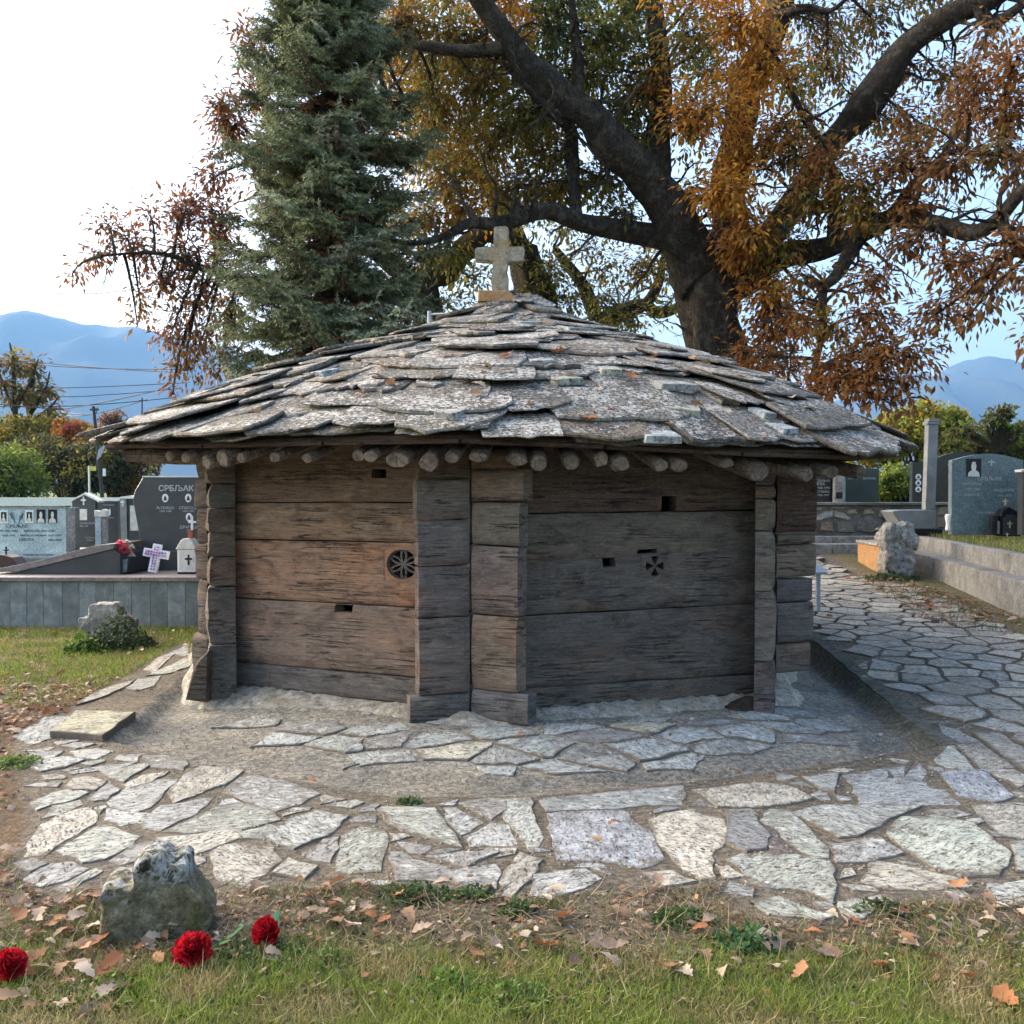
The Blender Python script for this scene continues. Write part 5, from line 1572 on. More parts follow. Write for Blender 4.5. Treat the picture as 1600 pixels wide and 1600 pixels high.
scatter('foliage', np.array([tuple(p) for p in NP]), np.array([tuple(p) for p in ND]), np.array([tuple(p) for p in NN]), sz, sz * 1.5, np.clip(np.array(NC), .003, 1), MNEED, spr, NEED, M=WM[spr])
bt.build('boughs', MBARK2, spr)
print('needles', n)

# ------------------------------------------------------------------ bushes, hedges and small trees
def leaf_bush(name, label, cat, px, pyb, d, blobs_, n, size, pal, group=None, mat=None, zb=None, stems=5):
    b = at(px, pyb, d); th = thing(name, label, cat, (b.x, b.y, b.z), group=group)
    P_ = []; Cc = []; st = MB(); pal = np.array(pal)
    tot = sum(rx * ry for _, _, rx, ry in blobs_)
    for (qx, qy, rx, ry) in blobs_:
        c = at(qx, qy, d); s_ = d / F; k = int(n * rx * ry / tot)
        v = rdir(k) * (rs.uniform(0, 1, (k, 1)) ** .4); q = np.array(c) + v * np.array([rx * s_, (rx + ry) * .5 * s_, ry * s_])
        # clumping
        keep = np.array([mnoise.noise(Vector(p) * (2.2 / (s_ * 30))) > -.22 for p in q.tolist()]); q = q[keep]
        cl = np.array([mnoise.noise(Vector(p) * (1.2 / (s_ * 30))) for p in q.tolist()])[:, None]
        P_.append(q); cc = pal[np.clip(((cl[:, 0] + .5) * len(pal)).astype(int) + rs.randint(-1, 2, len(q)), 0, len(pal) - 1)]
        Cc.append(cc * (1 + .5 * cl) * rs.uniform(.75, 1.25, (len(q), 1)))
        for _ in range(stems):
            e = c + Vector((random.uniform(-.7, .7) * rx * s_, random.uniform(-.5, .5) * rx * s_, random.uniform(-.2, .9) * ry * s_))
            st.tube(bez(Vector((b.x + random.uniform(-.3, .3) * rx * s_, b.y, b.z - .1)), b.lerp(e, .5), e, 5), [size * .35 * (1 - i / 6.5) for i in range(6)], 4, cap=False)
    P_ = np.concatenate(P_); Cc = np.clip(np.concatenate(Cc), .003, 1); m = len(P_)
    sz = size * rs.uniform(.6, 1.3, m)
    scatter('leaves', P_, rdir(m, -.2), rdir(m, .8), sz, sz * .5, Cc, mat or MLEAF, th, M=WM[th])
    st.build('stems', MBARK2, th)
    return th
YEL = [(.38,.28,.04),(.29,.25,.05),(.44,.32,.05),(.22,.20,.04)]
HG = [(.08,.13,.028),(.13,.19,.035),(.18,.24,.045),(.10,.15,.03)]
DK = [(.065,.08,.03),(.09,.10,.035),(.13,.12,.05),(.085,.08,.035)]
LG = [(.23,.28,.05),(.17,.23,.04),(.28,.31,.06)]
D_ = 46
leaf_bush('bush', 'dark tangled autumn bush in the middle of the hedge beyond the road', 'bush', 110, 782, D_, [(110,735,60,45),(60,720,60,45),(150,730,50,42)], 9000, .22, DK + YEL[1:2])
leaf_bush('bush', 'light green bush at the far left of the hedge behind the white marble grave', 'bush', 20, 785, D_ - 3, [(15,735,55,45),(45,755,35,25),(-30,740,60,50)], 6000, .22, LG + HG)
leaf_bush('bush', 'yellow olive bush top behind the light green one at the far left', 'bush', 30, 700, D_ + 4, [(20,680,60,35),(80,672,50,28)], 5000, .24, YEL + OLIVE)
leaf_bush('bush', 'small red and orange bush glowing above the hedge', 'bush', 100, 690, D_ + 2, [(98,662,16,10),(115,672,35,16),(140,678,30,14)], 2200, .22, [(.42,.09,.07),(.40,.17,.04),(.30,.17,.04)])
leaf_bush('bush', 'brown grey bush behind the pole and the yellow sign', 'bush', 180, 782, D_ + 1, [(180,730,45,45),(215,715,40,40),(160,690,40,25),(200,760,35,22)], 7000, .21, DK + RUST[2:] + YEL[1:2])
# thin trees at the far left
tl, tn = tree_base('young_tree', 'thin half bare tree standing above the hedge at the far left', 'tree', [('trunk', [(25,700,50,9),(24,640,50,8),(22,600,50,6),(20,560,50,4),(15,535,50,2)]), ('branch', [(24,640,50,5),(45,600,50,4),(60,560,50,2)]), ('branch', [(24,650,50,5),(5,600,50,4),(-10,560,50,2)])], MBARK2, seg=6)
blobs = [(20,570,50,26,22,26,BROWN + OLIVE), (5,600,50,26,26,24,BROWN + OLIVE), (-10,565,50,20,22,12,BROWN), (30,620,50,24,22,20,OLIVE + BROWN)]
foliage(tl, tn, blobs, .26, MBARK2, MLEAF, twig_r=.02, per=4)
tl, tn = tree_base('young_tree', 'second thin leafy tree, left of the wooden pole above the hedge', 'tree', [('trunk', [(45,700,51,10),(46,650,51,8),(50,600,51,6),(54,560,51,3)]), ('branch', [(47,650,51,6),(70,610,51,4),(78,580,51,2)]), ('branch', [(47,660,51,6),(75,640,51,4),(92,620,51,2)])], MBARK2, seg=6)
blobs = [(52,580,51,22,24,26,BROWN + OLIVE), (68,610,51,22,22,22,OLIVE + BROWN), (80,640,51,20,16,14,BROWN), (45,620,51,24,20,18,OLIVE)]
foliage(tl, tn, blobs, .26, MBARK2, MLEAF, twig_r=.02, per=4)
leaf_bush('bush', 'faint bare thicket right of the wooden pole', 'bush', 180, 670, 90, [(165,655,14,12),(185,652,14,12),(200,660,14,8)], 900, .25, BROWN, stems=14)

# right side
leaf_bush('bush', 'golden yellow tree crown behind the grey pillar', 'tree', 1430, 760, 26, [(1420,680,60,45),(1380,690,40,40),(1475,690,45,45),(1450,650,45,28),(1490,660,30,22),(1340,700,40,35)], 14000, .13, YEL + LG)
leaf_bush('bush', 'green hedge between the roof edge and the black stone with three oval portraits', 'hedge', 1400, 786, 22.5, [(1400,755,34,32),(1375,765,25,25),(1415,770,22,18)], 6000, .10, HG + LG)
leaf_bush('bush', 'dark green bush behind the arched grey gravestone', 'bush', 1530, 790, 25, [(1530,700,60,38),(1490,715,50,32),(1590,700,60,40),(1640,710,60,50),(1560,740,80,30)], 15000, .12, HG + DK)
sh_ = leaf_bush('shrub', 'feathery green shrub rising above the arched gravestone against the blue hill', 'shrub', 1560, 700, 24, [(1560,650,26,14),(1575,640,14,10),(1545,665,20,10),(1500,672,26,14),(1590,676,28,14)], 700, .16, HG + DK, stems=8)

# ------------------------------------------------------------------ generic stones and text
def text_mesh(body, size, ext=.002, align='CENTER', bold=0.0):
    cu = bpy.data.curves.new('lettering', 'FONT'); cu.body = body; cu.size = size; cu.extrude = ext; cu.align_x = align; cu.offset = bold
    cu.resolution_u = 2
    o = bpy.data.objects.new('t', cu); dg = bpy.context.evaluated_depsgraph_get()
    m = bpy.data.meshes.new_from_object(o)
    m.materials.clear(); bpy.data.objects.remove(o); return m
def put_text(parent, M, x, z, y, body, size, mat, name='lettering', bold=0.0, align='CENTER'):
    m = text_mesh(body, size, bold=bold, align=align)
    return link(name, m, mat, parent, M @ Matrix.Translation(Vector((x, y, z))) @ Matrix.Rotation(R(90), 4, 'X'))
def prism_part(name, poly, y0, y1, mat, parent, M, bev=.006, **kw):
    b_ = MB(); b_.prism(poly, y0, y1)
    o = b_.build(name, mat, parent, M, local=True, **kw)
    if bev: finish(o, bev, 1)
    return o
def box_part(name, x0, x1, y0, y1, z0, z1, mat, parent, M, bev=.004, **kw):
    return prism_part(name, [(x0, z0), (x1, z0), (x1, z1), (x0, z1)], y0, y1, mat, parent, M, bev, **kw)
def facing(px, py, d, rot=0):
    """frame at pixel, x to the right, y away"""
    p = at(px, py, d); return Matrix.Translation(p) @ Matrix.Rotation(rot, 4, 'Z')
def TH(name, label, cat, M, group=None): return link(name, None, None, None, M, label=label, cat=cat, group=group)
def px2(M_px, M_py, d): s_ = d / F; return lambda x, y: ((x - M_px) * s_, (M_py - y) * s_)
def ellipse(cx, cz, rx, rz, n=20): return [(cx + rx * math.cos(2 * math.pi * i / n), cz + rz * math.sin(2 * math.pi * i / n)) for i in range(n)]
def portrait(parent, M, cx, cz, rx, rz, y, oval=True):
    if oval:
        o = prism_part('portrait', ellipse(cx, cz, rx, rz), y - .006, y, MWHITE, parent, M, 0)
        prism_part('bust', [(cx - rx * .55, cz - rz * .6), (cx + rx * .55, cz - rz * .6), (cx + rx * .45, cz - rz * .2), (cx + rx * .3, cz + rz * .3), (cx, cz + rz * .6), (cx - rx * .3, cz + rz * .3), (cx - rx * .45, cz - rz * .2)], y - .009, y - .006, MDARK, o, M, 0)
    else:
        o = prism_part('portrait', [(cx - rx, cz - rz), (cx + rx, cz - rz), (cx + rx, cz + rz), (cx - rx, cz + rz)], y - .006, y, MBLK, parent, M, 0)
        prism_part('bust', [(cx - rx * .8, cz - rz * .95), (cx + rx * .8, cz - rz * .95), (cx + rx * .7, cz - rz * .5), (cx + rx * .25, cz - rz * .25), (cx + rx * .35, cz + rz * .2), (cx + rx * .2, cz + rz * .65), (cx - rx * .2, cz + rz * .65), (cx - rx * .35, cz + rz * .2), (cx - rx * .25, cz - rz * .25), (cx - rx * .7, cz - rz * .5)], y - .009, y - .006, MCREAM, o, M, 0)
    return o

# ------------------------------------------------------------------ left grave plots
DW = 12.15
M0 = Matrix.Translation(Vector((0, DW, 0)))
gw = TH('grave_plot', 'long raised family plot with blue grey stone tiles and a brown granite coping', 'grave plot', M0)
box_part('wall_core', -7.2, -2.72, .02, 2.4, -.1, .545, MCONC, gw, M0, 0)
x = -7.2
tb = [-40, -10, 16, 42, 68, 98, 124, 150, 178, 206, 235, 262, 290, 316, 342, 370, 398, 425, 450]
tx = [at(p, 900, DW).x for p in [-160,-130,-100,-70] + tb]
for a, b in zip(tx, tx[1:]):
    o = box_part('stone_tile', a + .0015, b - .0015, -.012 + random.uniform(0, .002), .018, -.08, .55, MTILE, gw, M0, .002, color=tuple([random.uniform(.8, 1.2)] * 3))
for a, b in ((-7.2, -6.05), (-6.045, -4.4), (-4.395, -2.75)):
    box_part('coping_slab', a, b, -.05, .36, .552, .60, MCOPE, gw, M0, .004)
# flat plot bed
box_part('plot_bed', -7.1, -2.75, .37, 2.35, .548, .575, MCOPE, gw, M0, .002)
# sloping dark tomb side rising to the right
f_ = px2(90, 897, DW + .45); Mw = facing(90, 897, DW + .45)
tomb = TH('tomb_cover', 'low dark granite tomb cover with a brown top sloping up to the right', 'tomb', Mw)
prism_part('side_panel', [f_(*p) for p in [(12,897.5),(188,897.5),(188,866),(178,858),(30,893)]], 0, .9, MDARK, tomb, Mw, .004)
prism_part('top_slab', [f_(*p) for p in [(-6,894),(30,893),(178,857.5),(181,849),(150,852),(60,876),(-30,893.5)]], -.02, .95, MCOPE, tomb, Mw, .004)
# headstone of the plot
dH = 13.6; Mh = facing(275, 893, dH); f_ = px2(275, 893, dH)
hs_ = TH('gravestone', 'large dark granite gravestone lettered СРБЉАК beside the left corner of the hut', 'gravestone', Mh)
prism_part('plinth', [f_(*p) for p in [(203,897),(372,897),(372,860),(203,860)]], -.10, .25, MDARK, hs_, Mh, .006)
prism_part('slab', [f_(*p) for p in [(222,860),(208,780),(212,766),(224,746),(330,746),(342,766),(346,780),(332,860)]], 0, .14, MDARK, hs_, Mh, .006)
prism_part('top_edge', [f_(*p) for p in [(223,745.5),(331,745.5),(331,743.5),(223,743.5)]], -.01, .15, MCREAM, hs_, Mh, 0)
x_, z_ = f_(276, 767); put_text(hs_, Mh, x_, z_, -.003, 'СРБЉАК', .105, MLETT, bold=.002)
for px, py, nm, yr in [(259,778,'ЉУБИША','1958–1988'),(295,778,'СПАСОЈЕ','1930–1972'),(296,808,'ДРАГИЦА','1933')]:
    cx_, cz_ = f_(px, py); portrait(hs_, Mh, cx_, cz_, .042, .056, 0)
    x_, z_ = f_(px, py + 17.5); put_text(hs_, Mh, x_, z_, -.003, nm, .052, MLETT)
    x_, z_ = f_(px, py + 22); put_text(hs_, Mh, x_, z_, -.003, yr, .036, MLETT)
# things on the plot
dl = 12.75
Mx = facing(295, 894, dl); f_ = px2(295, 894, dl)
ln_ = TH('grave_lantern', 'cream metal candle house with a black cross, beside the left corner of the hut', 'lantern', Mx)
prism_part('house', [f_(*p) for p in [(281,893),(309,893),(309,858),(281,858)]], -.09, .10, MWHITE, ln_, Mx, .004)
prism_part('roof', [f_(*p) for p in [(279,857.5),(311,857.5),(304,845),(300,841),(290,841),(286,845)]], -.105, .115, MCREAM, ln_, Mx, .004)
prism_part('door_frame', [f_(*p) for p in [(284,890),(306,890),(306,860),(284,860)]], -.096, -.0905, MCREAM, ln_, Mx, .001)
for r4 in ([(297,866),(300,866),(300,882),(297,882)], [(293,871),(304,871),(304,874),(293,874)]):
    prism_part('black_cross', [f_(*p) for p in r4][::-1], -.100 if r4[0][0] == 297 else -.1015, -.0965, MBLK, ln_, Mx, 0)
prism_part('neck', [f_(*p) for p in [(295,841),(303,841),(303,828),(295,828)]], -.03, .03, m_plain('rust_red', (.25, .08, .05), .8), ln_, Mx, .002)
for r4, y_ in (([(299,828),(302,828),(302,806),(299,806)], 0), ([(295,817),(307,817),(307,814),(295,814)], -.003)):
    prism_part('top_cross', [f_(*p) for p in r4], -.012 + y_, .012 + y_, MWHITE, ln_, Mx, 0)
box_part('foot', -.12, .12, -.07, .09, -.02, .006, MBLK, ln_, Mx, 0)
# purple and white cross
Mx = facing(238, 894, dl) @ Matrix.Rotation(R(9), 4, 'Y') @ Matrix.Rotation(R(-8), 4, 'X'); s_ = dl / F
pc_ = TH('wreath_cross', 'white foam cross filled with purple flowers leaning on the plinth', 'cross', Mx)
def cross_poly(w_, h_, t_, arm, zc): 
    return [(-t_, 0), (t_, 0), (t_, zc - t_), (w_, zc - t_), (w_, zc + t_), (t_, zc + t_), (t_, h_), (-t_, h_), (-t_, zc + t_), (-w_, zc + t_), (-w_, zc - t_), (-t_, zc - t_)]
def cross_part(name, poly, y0, y1, mat, parent, M, bev):
    tr2 = tessellate_polygon([[Vector((p[0], p[1], 0)) for p in poly]]); n = len(poly); b_ = MB()
    b_.add([(p[0], y0, p[1]) for p in poly] + [(p[0], y1, p[1]) for p in poly], [tuple(t) for t in tr2] + [tuple(i + n for i in t[::-1]) for t in tr2] + [(i, (i + 1) % n, n + (i + 1) % n, n + i) for i in range(n)])
    o = b_.build(name, mat, parent, M, local=True); return finish(o, bev, 1)
cross_part('frame', cross_poly(.155, .355, .052, 0, .235), -.02, .045, MWHITE, pc_, Mx, .004)
pf = link('flower_filling', None, None, pc_, Mx)
PURP = [(.42,.16,.42),(.5,.3,.55),(.30,.12,.35),(.55,.2,.4),(.35,.25,.5)]
mpp = m_plain('purple_flower', (1, 1, 1), .7)
k = 0
t2 = NT('purple_petals'); t2.bsdf(t2.mix(t2.tint(), t2.ramp(t2.noise(t2.tc, 60, 3), [(.3, .6), (.7, 1.4)]), 1, 'MULTIPLY'), .7); MPP = t2.m
bpy.data.objects.remove(pf)
for (a, b, c, d) in [(-.036, .036, .02, .335), (-.138, .138, .2, .27)]:
    nxx, nzz = max(2, int((b - a) / .034)), max(2, int((d - c) / .034))
    for i in range(nxx):
        for j in range(nzz):
            cx_, cz_ = a + (i + .5) * (b - a) / nxx, c + (j + .5) * (d - c) / nzz
            if a < -.1 and abs(cx_) < .036: continue
            q = random.uniform(.013, .018)
            o = pebble('flower', (0, 0, 0), (q, q * .7, q), MPP, pc_, random.choice(PURP)); o.matrix_basis = Matrix.Translation(Vector((cx_, -.026, cz_)))
# pink bouquet in a pail
Mx = facing(191, 894, dl)
pot = TH('flower_pail', 'small grey blue pail holding pink and white artificial flowers', 'flower pot', Mx)
b_ = MB(); b_.tube([(0, 0, 0), (0, 0, .16), (0, 0, .165)], [.055, .075, .08], 18)
b_.build('pail', m_plain('blue_grey_pail', (.20, .28, .33), .5, var=.4), pot, Mx, local=True, smooth_=False)
b_ = MB()
for i in range(14):
    a = random.uniform(0, 6.3); r_ = random.uniform(.03, .11); b_.tube(bez(Vector((0, 0, .14)), Vector((0, 0, .25)), Vector((math.cos(a) * r_, math.sin(a) * r_, random.uniform(.22, .36))), 4), .004, 4)
b_.build('stalks', m_plain('stalk_green', (.05, .09, .03), .7), pot, Mx, local=True)
def flower(parent, M, c, r_, cols, n=38, nm='flower'):
    P_ = np.zeros((n, 3)); i = np.arange(n); a = i * 2.4; t_ = np.sqrt((i + .5) / n)
    D2 = np.stack([np.cos(a) * t_, np.sin(a) * t_, 1.1 - t_], 1)
    sc = np.array(M @ Vector(c)); Pw = sc + D2 * r_ * .25
    return scatter(nm, Pw, D2, np.tile([0, 0, 1.0], (n, 1)), r_ * rs.uniform(.65, 1, n), r_ * .5, col_var(cols, n), MPET, parent, M=M)
for (cx_, cz_, r_, cs) in [(-.06,.30,.07,'p'),(.03,.31,.07,'p'),(-.02,.24,.075,'p'),(.07,.25,.06,'p'),(-.11,.25,.06,'p'),(-.01,.36,.055,'p'),(-.07,.2,.05,'w'),(.11,.3,.05,'w'),(.12,.2,.05,'w'),(.06,.37,.045,'w'),(-.03,.185,.05,'w')]:
    flower(pot, Mx, (cx_, random.uniform(-.06, .0), cz_), r_, [(.85,.14,.2),(.9,.25,.3)] if cs == 'p' else [(.7,.66,.6),(.6,.6,.5)])

# pale marble monument, far left
d = 15.8; Mx = facing(50, 892, d); f_ = px2(50, 892, d)
mm = TH('gravestone', 'wide pale blue marble family gravestone with four portraits and engraved twigs', 'gravestone', Mx)
prism_part('slab', [f_(*p) for p in [(-80,892),(104,892),(104,793),(-80,793)]], 0, .12, MMARB, mm, Mx, .004)
prism_part('border', [f_(*p) for p in [(-84,792.5),(106,792.5),(106,790),(-84,790)]], -.03, .15, MCONC, mm, Mx, .002)
prism_part('side_border', [f_(*p) for p in [(104.5,892),(119,892),(119,793),(104.5,793)]], -.01, .15, MCONC, mm, Mx, .004)
for px in (7, 47):
    cx_, cz_ = f_(px, 807)
    prism_part('photo_frame', [(cx_ - .065, cz_ - .10), (cx_ + .065, cz_ - .10), (cx_ + .065, cz_ + .10), (cx_ - .065, cz_ + .10)], -.008, 0, MWHITE, mm, Mx, 0)
    portrait(mm, Mx, cx_, cz_, .04, .07, -.009, False)
for px in (65, 83):
    cx_, cz_ = f_(px, 806.5); portrait(mm, Mx, cx_, cz_, .068, .105, -.001, False)
for sg in (-1, 1):
    b_ = MB(); c0 = f_(27 + sg * 3, 818); c1 = f_(27 + sg * 10, 802)
    b_.tube([(c0[0], -.004, c0[1]), ((c0[0] + c1[0]) / 2 - sg * .02, -.006, (c0[1] + c1[1]) / 2), (c1[0], -.004, c1[1])], .005, 5)
    for k in range(6):
        t_ = .4 + k * .1; qx, qz = c0[0] + (c1[0] - c0[0]) * t_, c0[1] + (c1[1] - c0[1]) * t_
        b_.tube([(qx, -.004, qz), (qx + sg * .025 * (-1) ** k, -.006, qz + .035)], .006, 4)
    b_.build('engraved_twig', MLETD, mm, Mx, local=True)
for px, py, tx_, sz_ in [(27,824.5,'СРБЉАК',.075),(8,831,'МИЛУН 1903–1984',.048),(62,831,'МИХАЈЛО 1921–1994',.048),(14,838,'1910–1990',.045),(64,838,'МИЛИЈА СРБЉАК 1919–1997',.045),(42,845,'ЦВЕТКА',.06),(86,845,'1926–2007',.048),(62,868.5,'СПОМЕНИК ПОДИЖУ –',.045),(40,874.5,'СИНОВИ И УНУЦИ',.045)]:
    x_, z_ = f_(px, py); put_text(mm, Mx, x_, z_, -.003, tx_, sz_, MLETD)
# brown shrine roof with a little cross, far left
Mx = facing(12, 892, 14.0); f_ = px2(12, 892, 14.0)
sr = TH('grave_shrine', 'dark brown gabled candle box with a small black cross at the left edge', 'shrine', Mx)
prism_part('roof', [f_(*p) for p in [(-20,886),(38,884),(27,870),(12,866),(-8,867)]], -.15, .15, m_plain('brown_sheet', (.055, .032, .026), .5), sr, Mx, .004)
box_part('body', -.24, .14, -.12, .12, .0, .05, MWHITE, sr, Mx, .003)
for r4, y_ in (([(9,868),(11,868),(11,854),(9,854)], 0), ([(6,860.5),(14,860.5),(14,858.5),(6,858.5)], -.002)): prism_part('cross', [f_(*p) for p in r4], -.008 + y_, .008 + y_, MBLK, sr, Mx, 0)

def lettering_lines(th, Mx, f_, rows, mat):
    for px, py, tx_, sz_ in rows:
        x_, z_ = f_(px, py); put_text(th, Mx, x_, z_, -.003, tx_, sz_, mat)
# gabled dark gravestone
d = 16.6; Mx = facing(132, 868, d); f_ = px2(132, 868, d)
g1 = TH('gravestone', 'gabled dark granite gravestone with a white cross under its peak', 'gravestone', Mx)
prism_part('slab', [f_(*p) for p in [(113,855),(150,855),(150,782),(133,772.5),(113,783)]], 0, .13, MDARK, g1, Mx, .004)
prism_part('roof_edge', [f_(*p) for p in [(151,782),(156,785),(156,782),(133,770),(111,782),(111,784),(133,773)]], -.02, .2, MCREAM, g1, Mx, 0)
prism_part('side', [f_(*p) for p in [(151,855),(155,855),(155,785),(151,783)]], .02, .16, MDARK, g1, Mx, 0)
box_part('base', -.25, .25, -.12, .25, 0, .11, MWHITE, g1, Mx, .004)
for r4, y_ in (([(130.5,789),(132.5,789),(132.5,776),(130.5,776)], 0), ([(127.5,782.5),(135.5,782.5),(135.5,780),(127.5,780)], -.002)): prism_part('white_cross', [f_(*p) for p in r4], -.010 + y_, 0, MWHITE, g1, Mx, 0)
cx_, cz_ = f_(131, 804); prism_part('photo_plate', [(cx_ - .06, cz_ - .09), (cx_ + .06, cz_ - .09), (cx_ + .06, cz_ + .09), (cx_ - .06, cz_ + .09)], -.006, 0, MCREAM, g1, Mx, 0)
lettering_lines(g1, Mx, f_, [(131,819,'МИЛОСАВЉЕВИЋ',.042),(131,823,'1920–1987',.034),(141,841,'СПОМЕНИК',.026),(141,845,'ПОДИЖУ',.026)], MLETT)
# dark slab behind with paler pillar
d = 17.4; Mx = facing(178, 862, d); f_ = px2(178, 862, d)
g2 = TH('gravestone', 'plain dark granite gravestone half hidden behind the gabled one', 'gravestone', Mx)
prism_part('slab', [f_(*p) for p in [(166,862),(185,862),(185,783),(157,783),(157,862)]][::-1][::-1], 0, .14, MDARK, g2, Mx, .004)
prism_part('top_edge', [f_(*p) for p in [(156,782.5),(186,782.5),(186,780.5),(156,780.5)]], -.02, .16, MCREAM, g2, Mx, 0)
cx_, cz_ = f_(172, 800); prism_part('candle_relief', ellipse(cx_, cz_, .016, .06), -.008, 0, MWHITE, g2, Mx, 0)
lettering_lines(g2, Mx, f_, [(170,790,'ПОРОДИЦА',.034),(172,810,'СРБЉАК',.034)], MLETT)
d = 16.2; Mx = facing(158, 866, d); f_ = px2(158, 866, d)
pp_ = TH('memorial_pillar', 'pale grey square pillar between the gabled stone and the pink flowers', 'pillar', Mx)
prism_part('shaft', [f_(*p) for p in [(149,868),(158,868),(158,808),(149,808)]], 0, .1, MMARB, pp_, Mx, .003)
prism_part('shaft_side', [f_(*p) for p in [(158.5,868),(165,868),(165,808),(158.5,808)]], .01, .12, MPALE, pp_, Mx, .003)
prism_part('cap', [f_(*p) for p in [(148,807.5),(166,807.5),(166,798),(162,795),(157,799),(148,797)]], -.01, .13, MCREAM, pp_, Mx, .003)
# slanted pillar with cross and narrow slab
d = 16.0; Mx = facing(195, 865, d); f_ = px2(195, 865, d)
g3 = TH('gravestone', 'narrow grey gravestone with a light cross on its pillar, left of the large lettered one', 'gravestone', Mx)
prism_part('pillar', [f_(*p) for p in [(190,862),(199,862),(198,779),(188,779)]], 0, .12, MGREYG, g3, Mx, .003)
prism_part('slab', [f_(*p) for p in [(200,860),(226,860),(216,779),(199,779)]], .03, .13, MDARK, g3, Mx, .003)
prism_part('pale_panel', [f_(*p) for p in [(203,829),(222,829),(216,790),(203,790)]], .015, .028, MCREAM, g3, Mx, 0)
prism_part('top', [f_(*p) for p in [(187,778.5),(213,778.5),(206,774),(190,776)]], -.02, .15, MWHITE, g3, Mx, 0)
for r4, y_ in (([(191.5,791),(193.5,791),(193.5,781),(191.5,781)], 0), ([(189,785.5),(196,785.5),(196,783.5),(189,783.5)], -.002)): prism_part('cross', [f_(*p) for p in r4], -.008 + y_, 0, MWHITE, g3, Mx, 0)
# small lantern stand between the marble stone and the gabled stone
Mx = facing(108, 868, 16.1); f_ = px2(108, 868, 16.1)
l2 = TH('grave_lantern', 'small white candle box on a grey post right of the pale marble stone', 'lantern', Mx)
prism_part('post', [f_(*p) for p in [(104,868),(113,868),(113,823),(104,823)]], 0, .08, MCONC, l2, Mx, .003)
prism_part('box', [f_(*p) for p in [(102,819),(112,819),(112,796),(102,796)]], -.02, .08, MWHITE, l2, Mx, .003)
prism_part('shelf', [f_(*p) for p in [(99,822.5),(117,822.5),(117,820),(99,820)]], -.05, .1, MBLK, l2, Mx, 0)
# low base the left stones stand on
lb = TH('concrete_platform', 'low concrete platform carrying the gravestones at the far left', 'platform', Matrix.Translation(Vector((0, 16.6, 0))))
box_part('slab', -9.5, -5.4, -.9, 1.3, -.05, at(0, 868, 16.2).z - .003, MCONC, lb, WM[lb], .01)

# white road and fields on the left
rd = MB()
for i in range(40):
    x0 = -70 + i * 2.0; rd.v += [Vector((x0, 39.2, gz(x0, 39.2) + .02)), Vector((x0, 39.2, 1.42)), Vector((x0, 39.6, 1.42)), Vector((x0, 39.6, .8))]; rd.c += [(1,1,1)] * 4
    if i: b = 4 * i - 4; rd.f += [(b, b + 4, b + 5, b + 1), (b + 1, b + 5, b + 6, b + 2), (b + 2, b + 6, b + 7, b + 3)]
rd.build('roadside_wall', m_plain('whitewash', (.62, .64, .6), .8, var=.1), None, label='long low white wall along the road in front of the far hedge', cat='wall')
# lamp-like poles and wires
def pole(px, py0, py1, d, w_, label, mat=None, cross=True, lean=0):
    th = thing('utility_pole', label, 'pole', tuple(at(px, py1, d)))
    b_ = MB(); b_.tube([at(px + lean, py1, d), at(px, py0, d)], [w_ * d / F / 2, w_ * d / F / 2.8], 8); b_.build('post', mat or MPOLE, th)
    if cross:
        b_ = MB(); b_.tube([at(px - 5, py0 + 5, d), at(px + 8, py0 + 5, d)], .05, 6); b_.build('crossarm', mat or MPOLE, th)
    return th
pole(146, 635, 800, 44, 7, 'leaning dark wooden utility pole by the left roof tip', lean=16)
pole(222, 621, 700, 95, 3, 'distant grey utility pole above the left roof slope')
lp = pole(340, 588, 660, 60, 6, 'short grey lamp post behind the left roof slope', MMETAL, False)
sg = thing('road_sign', 'thin pale post with a small yellow sign beyond the graves', 'sign', tuple(at(140, 782, 36)))
b_ = MB(); b_.tube([at(140, 782, 36), at(139, 728, 36)], .035, 6); b_.build('post', MCREAM, sg)
Mx = facing(144, 733, 36); box_part('panel', -.07, .14, -.01, .01, -.06, .1, m_plain('yellow_paint', (.55, .48, .12), .6), sg, Mx, 0)
sp_ = thing('pole_box', 'small white box fixed to the leaning wooden pole', 'meter box', tuple(at(163, 738, 43.5)))
Mx = facing(163, 738, 43.5); box_part('box', -.05, .05, -.05, .05, -.16, .16, MWHITE, sp_, Mx, 0)
WL = [((-60,545,55),(60,558,50),(290,583,45),'upper'),((-60,552,56),(60,563,52),(290,578,48),'second'),((-60,625,45),(100,630,45),(264,606,42),'thick dark'),((-60,601,90),(85,602,90),(290,598,90),'level'),
      ((85,620,80),(160,612,80),(280,607,80),'upper faint'),((-60,634,60),(110,628,62),(275,621,66),'long dark'),((88,642,70),(146,638,44),(230,624,95),'slanting'),((100,650,60),(150,637,44),(152,636,44),'short'),((80,458,30),(190,440,28),(320,424,26),'high')]
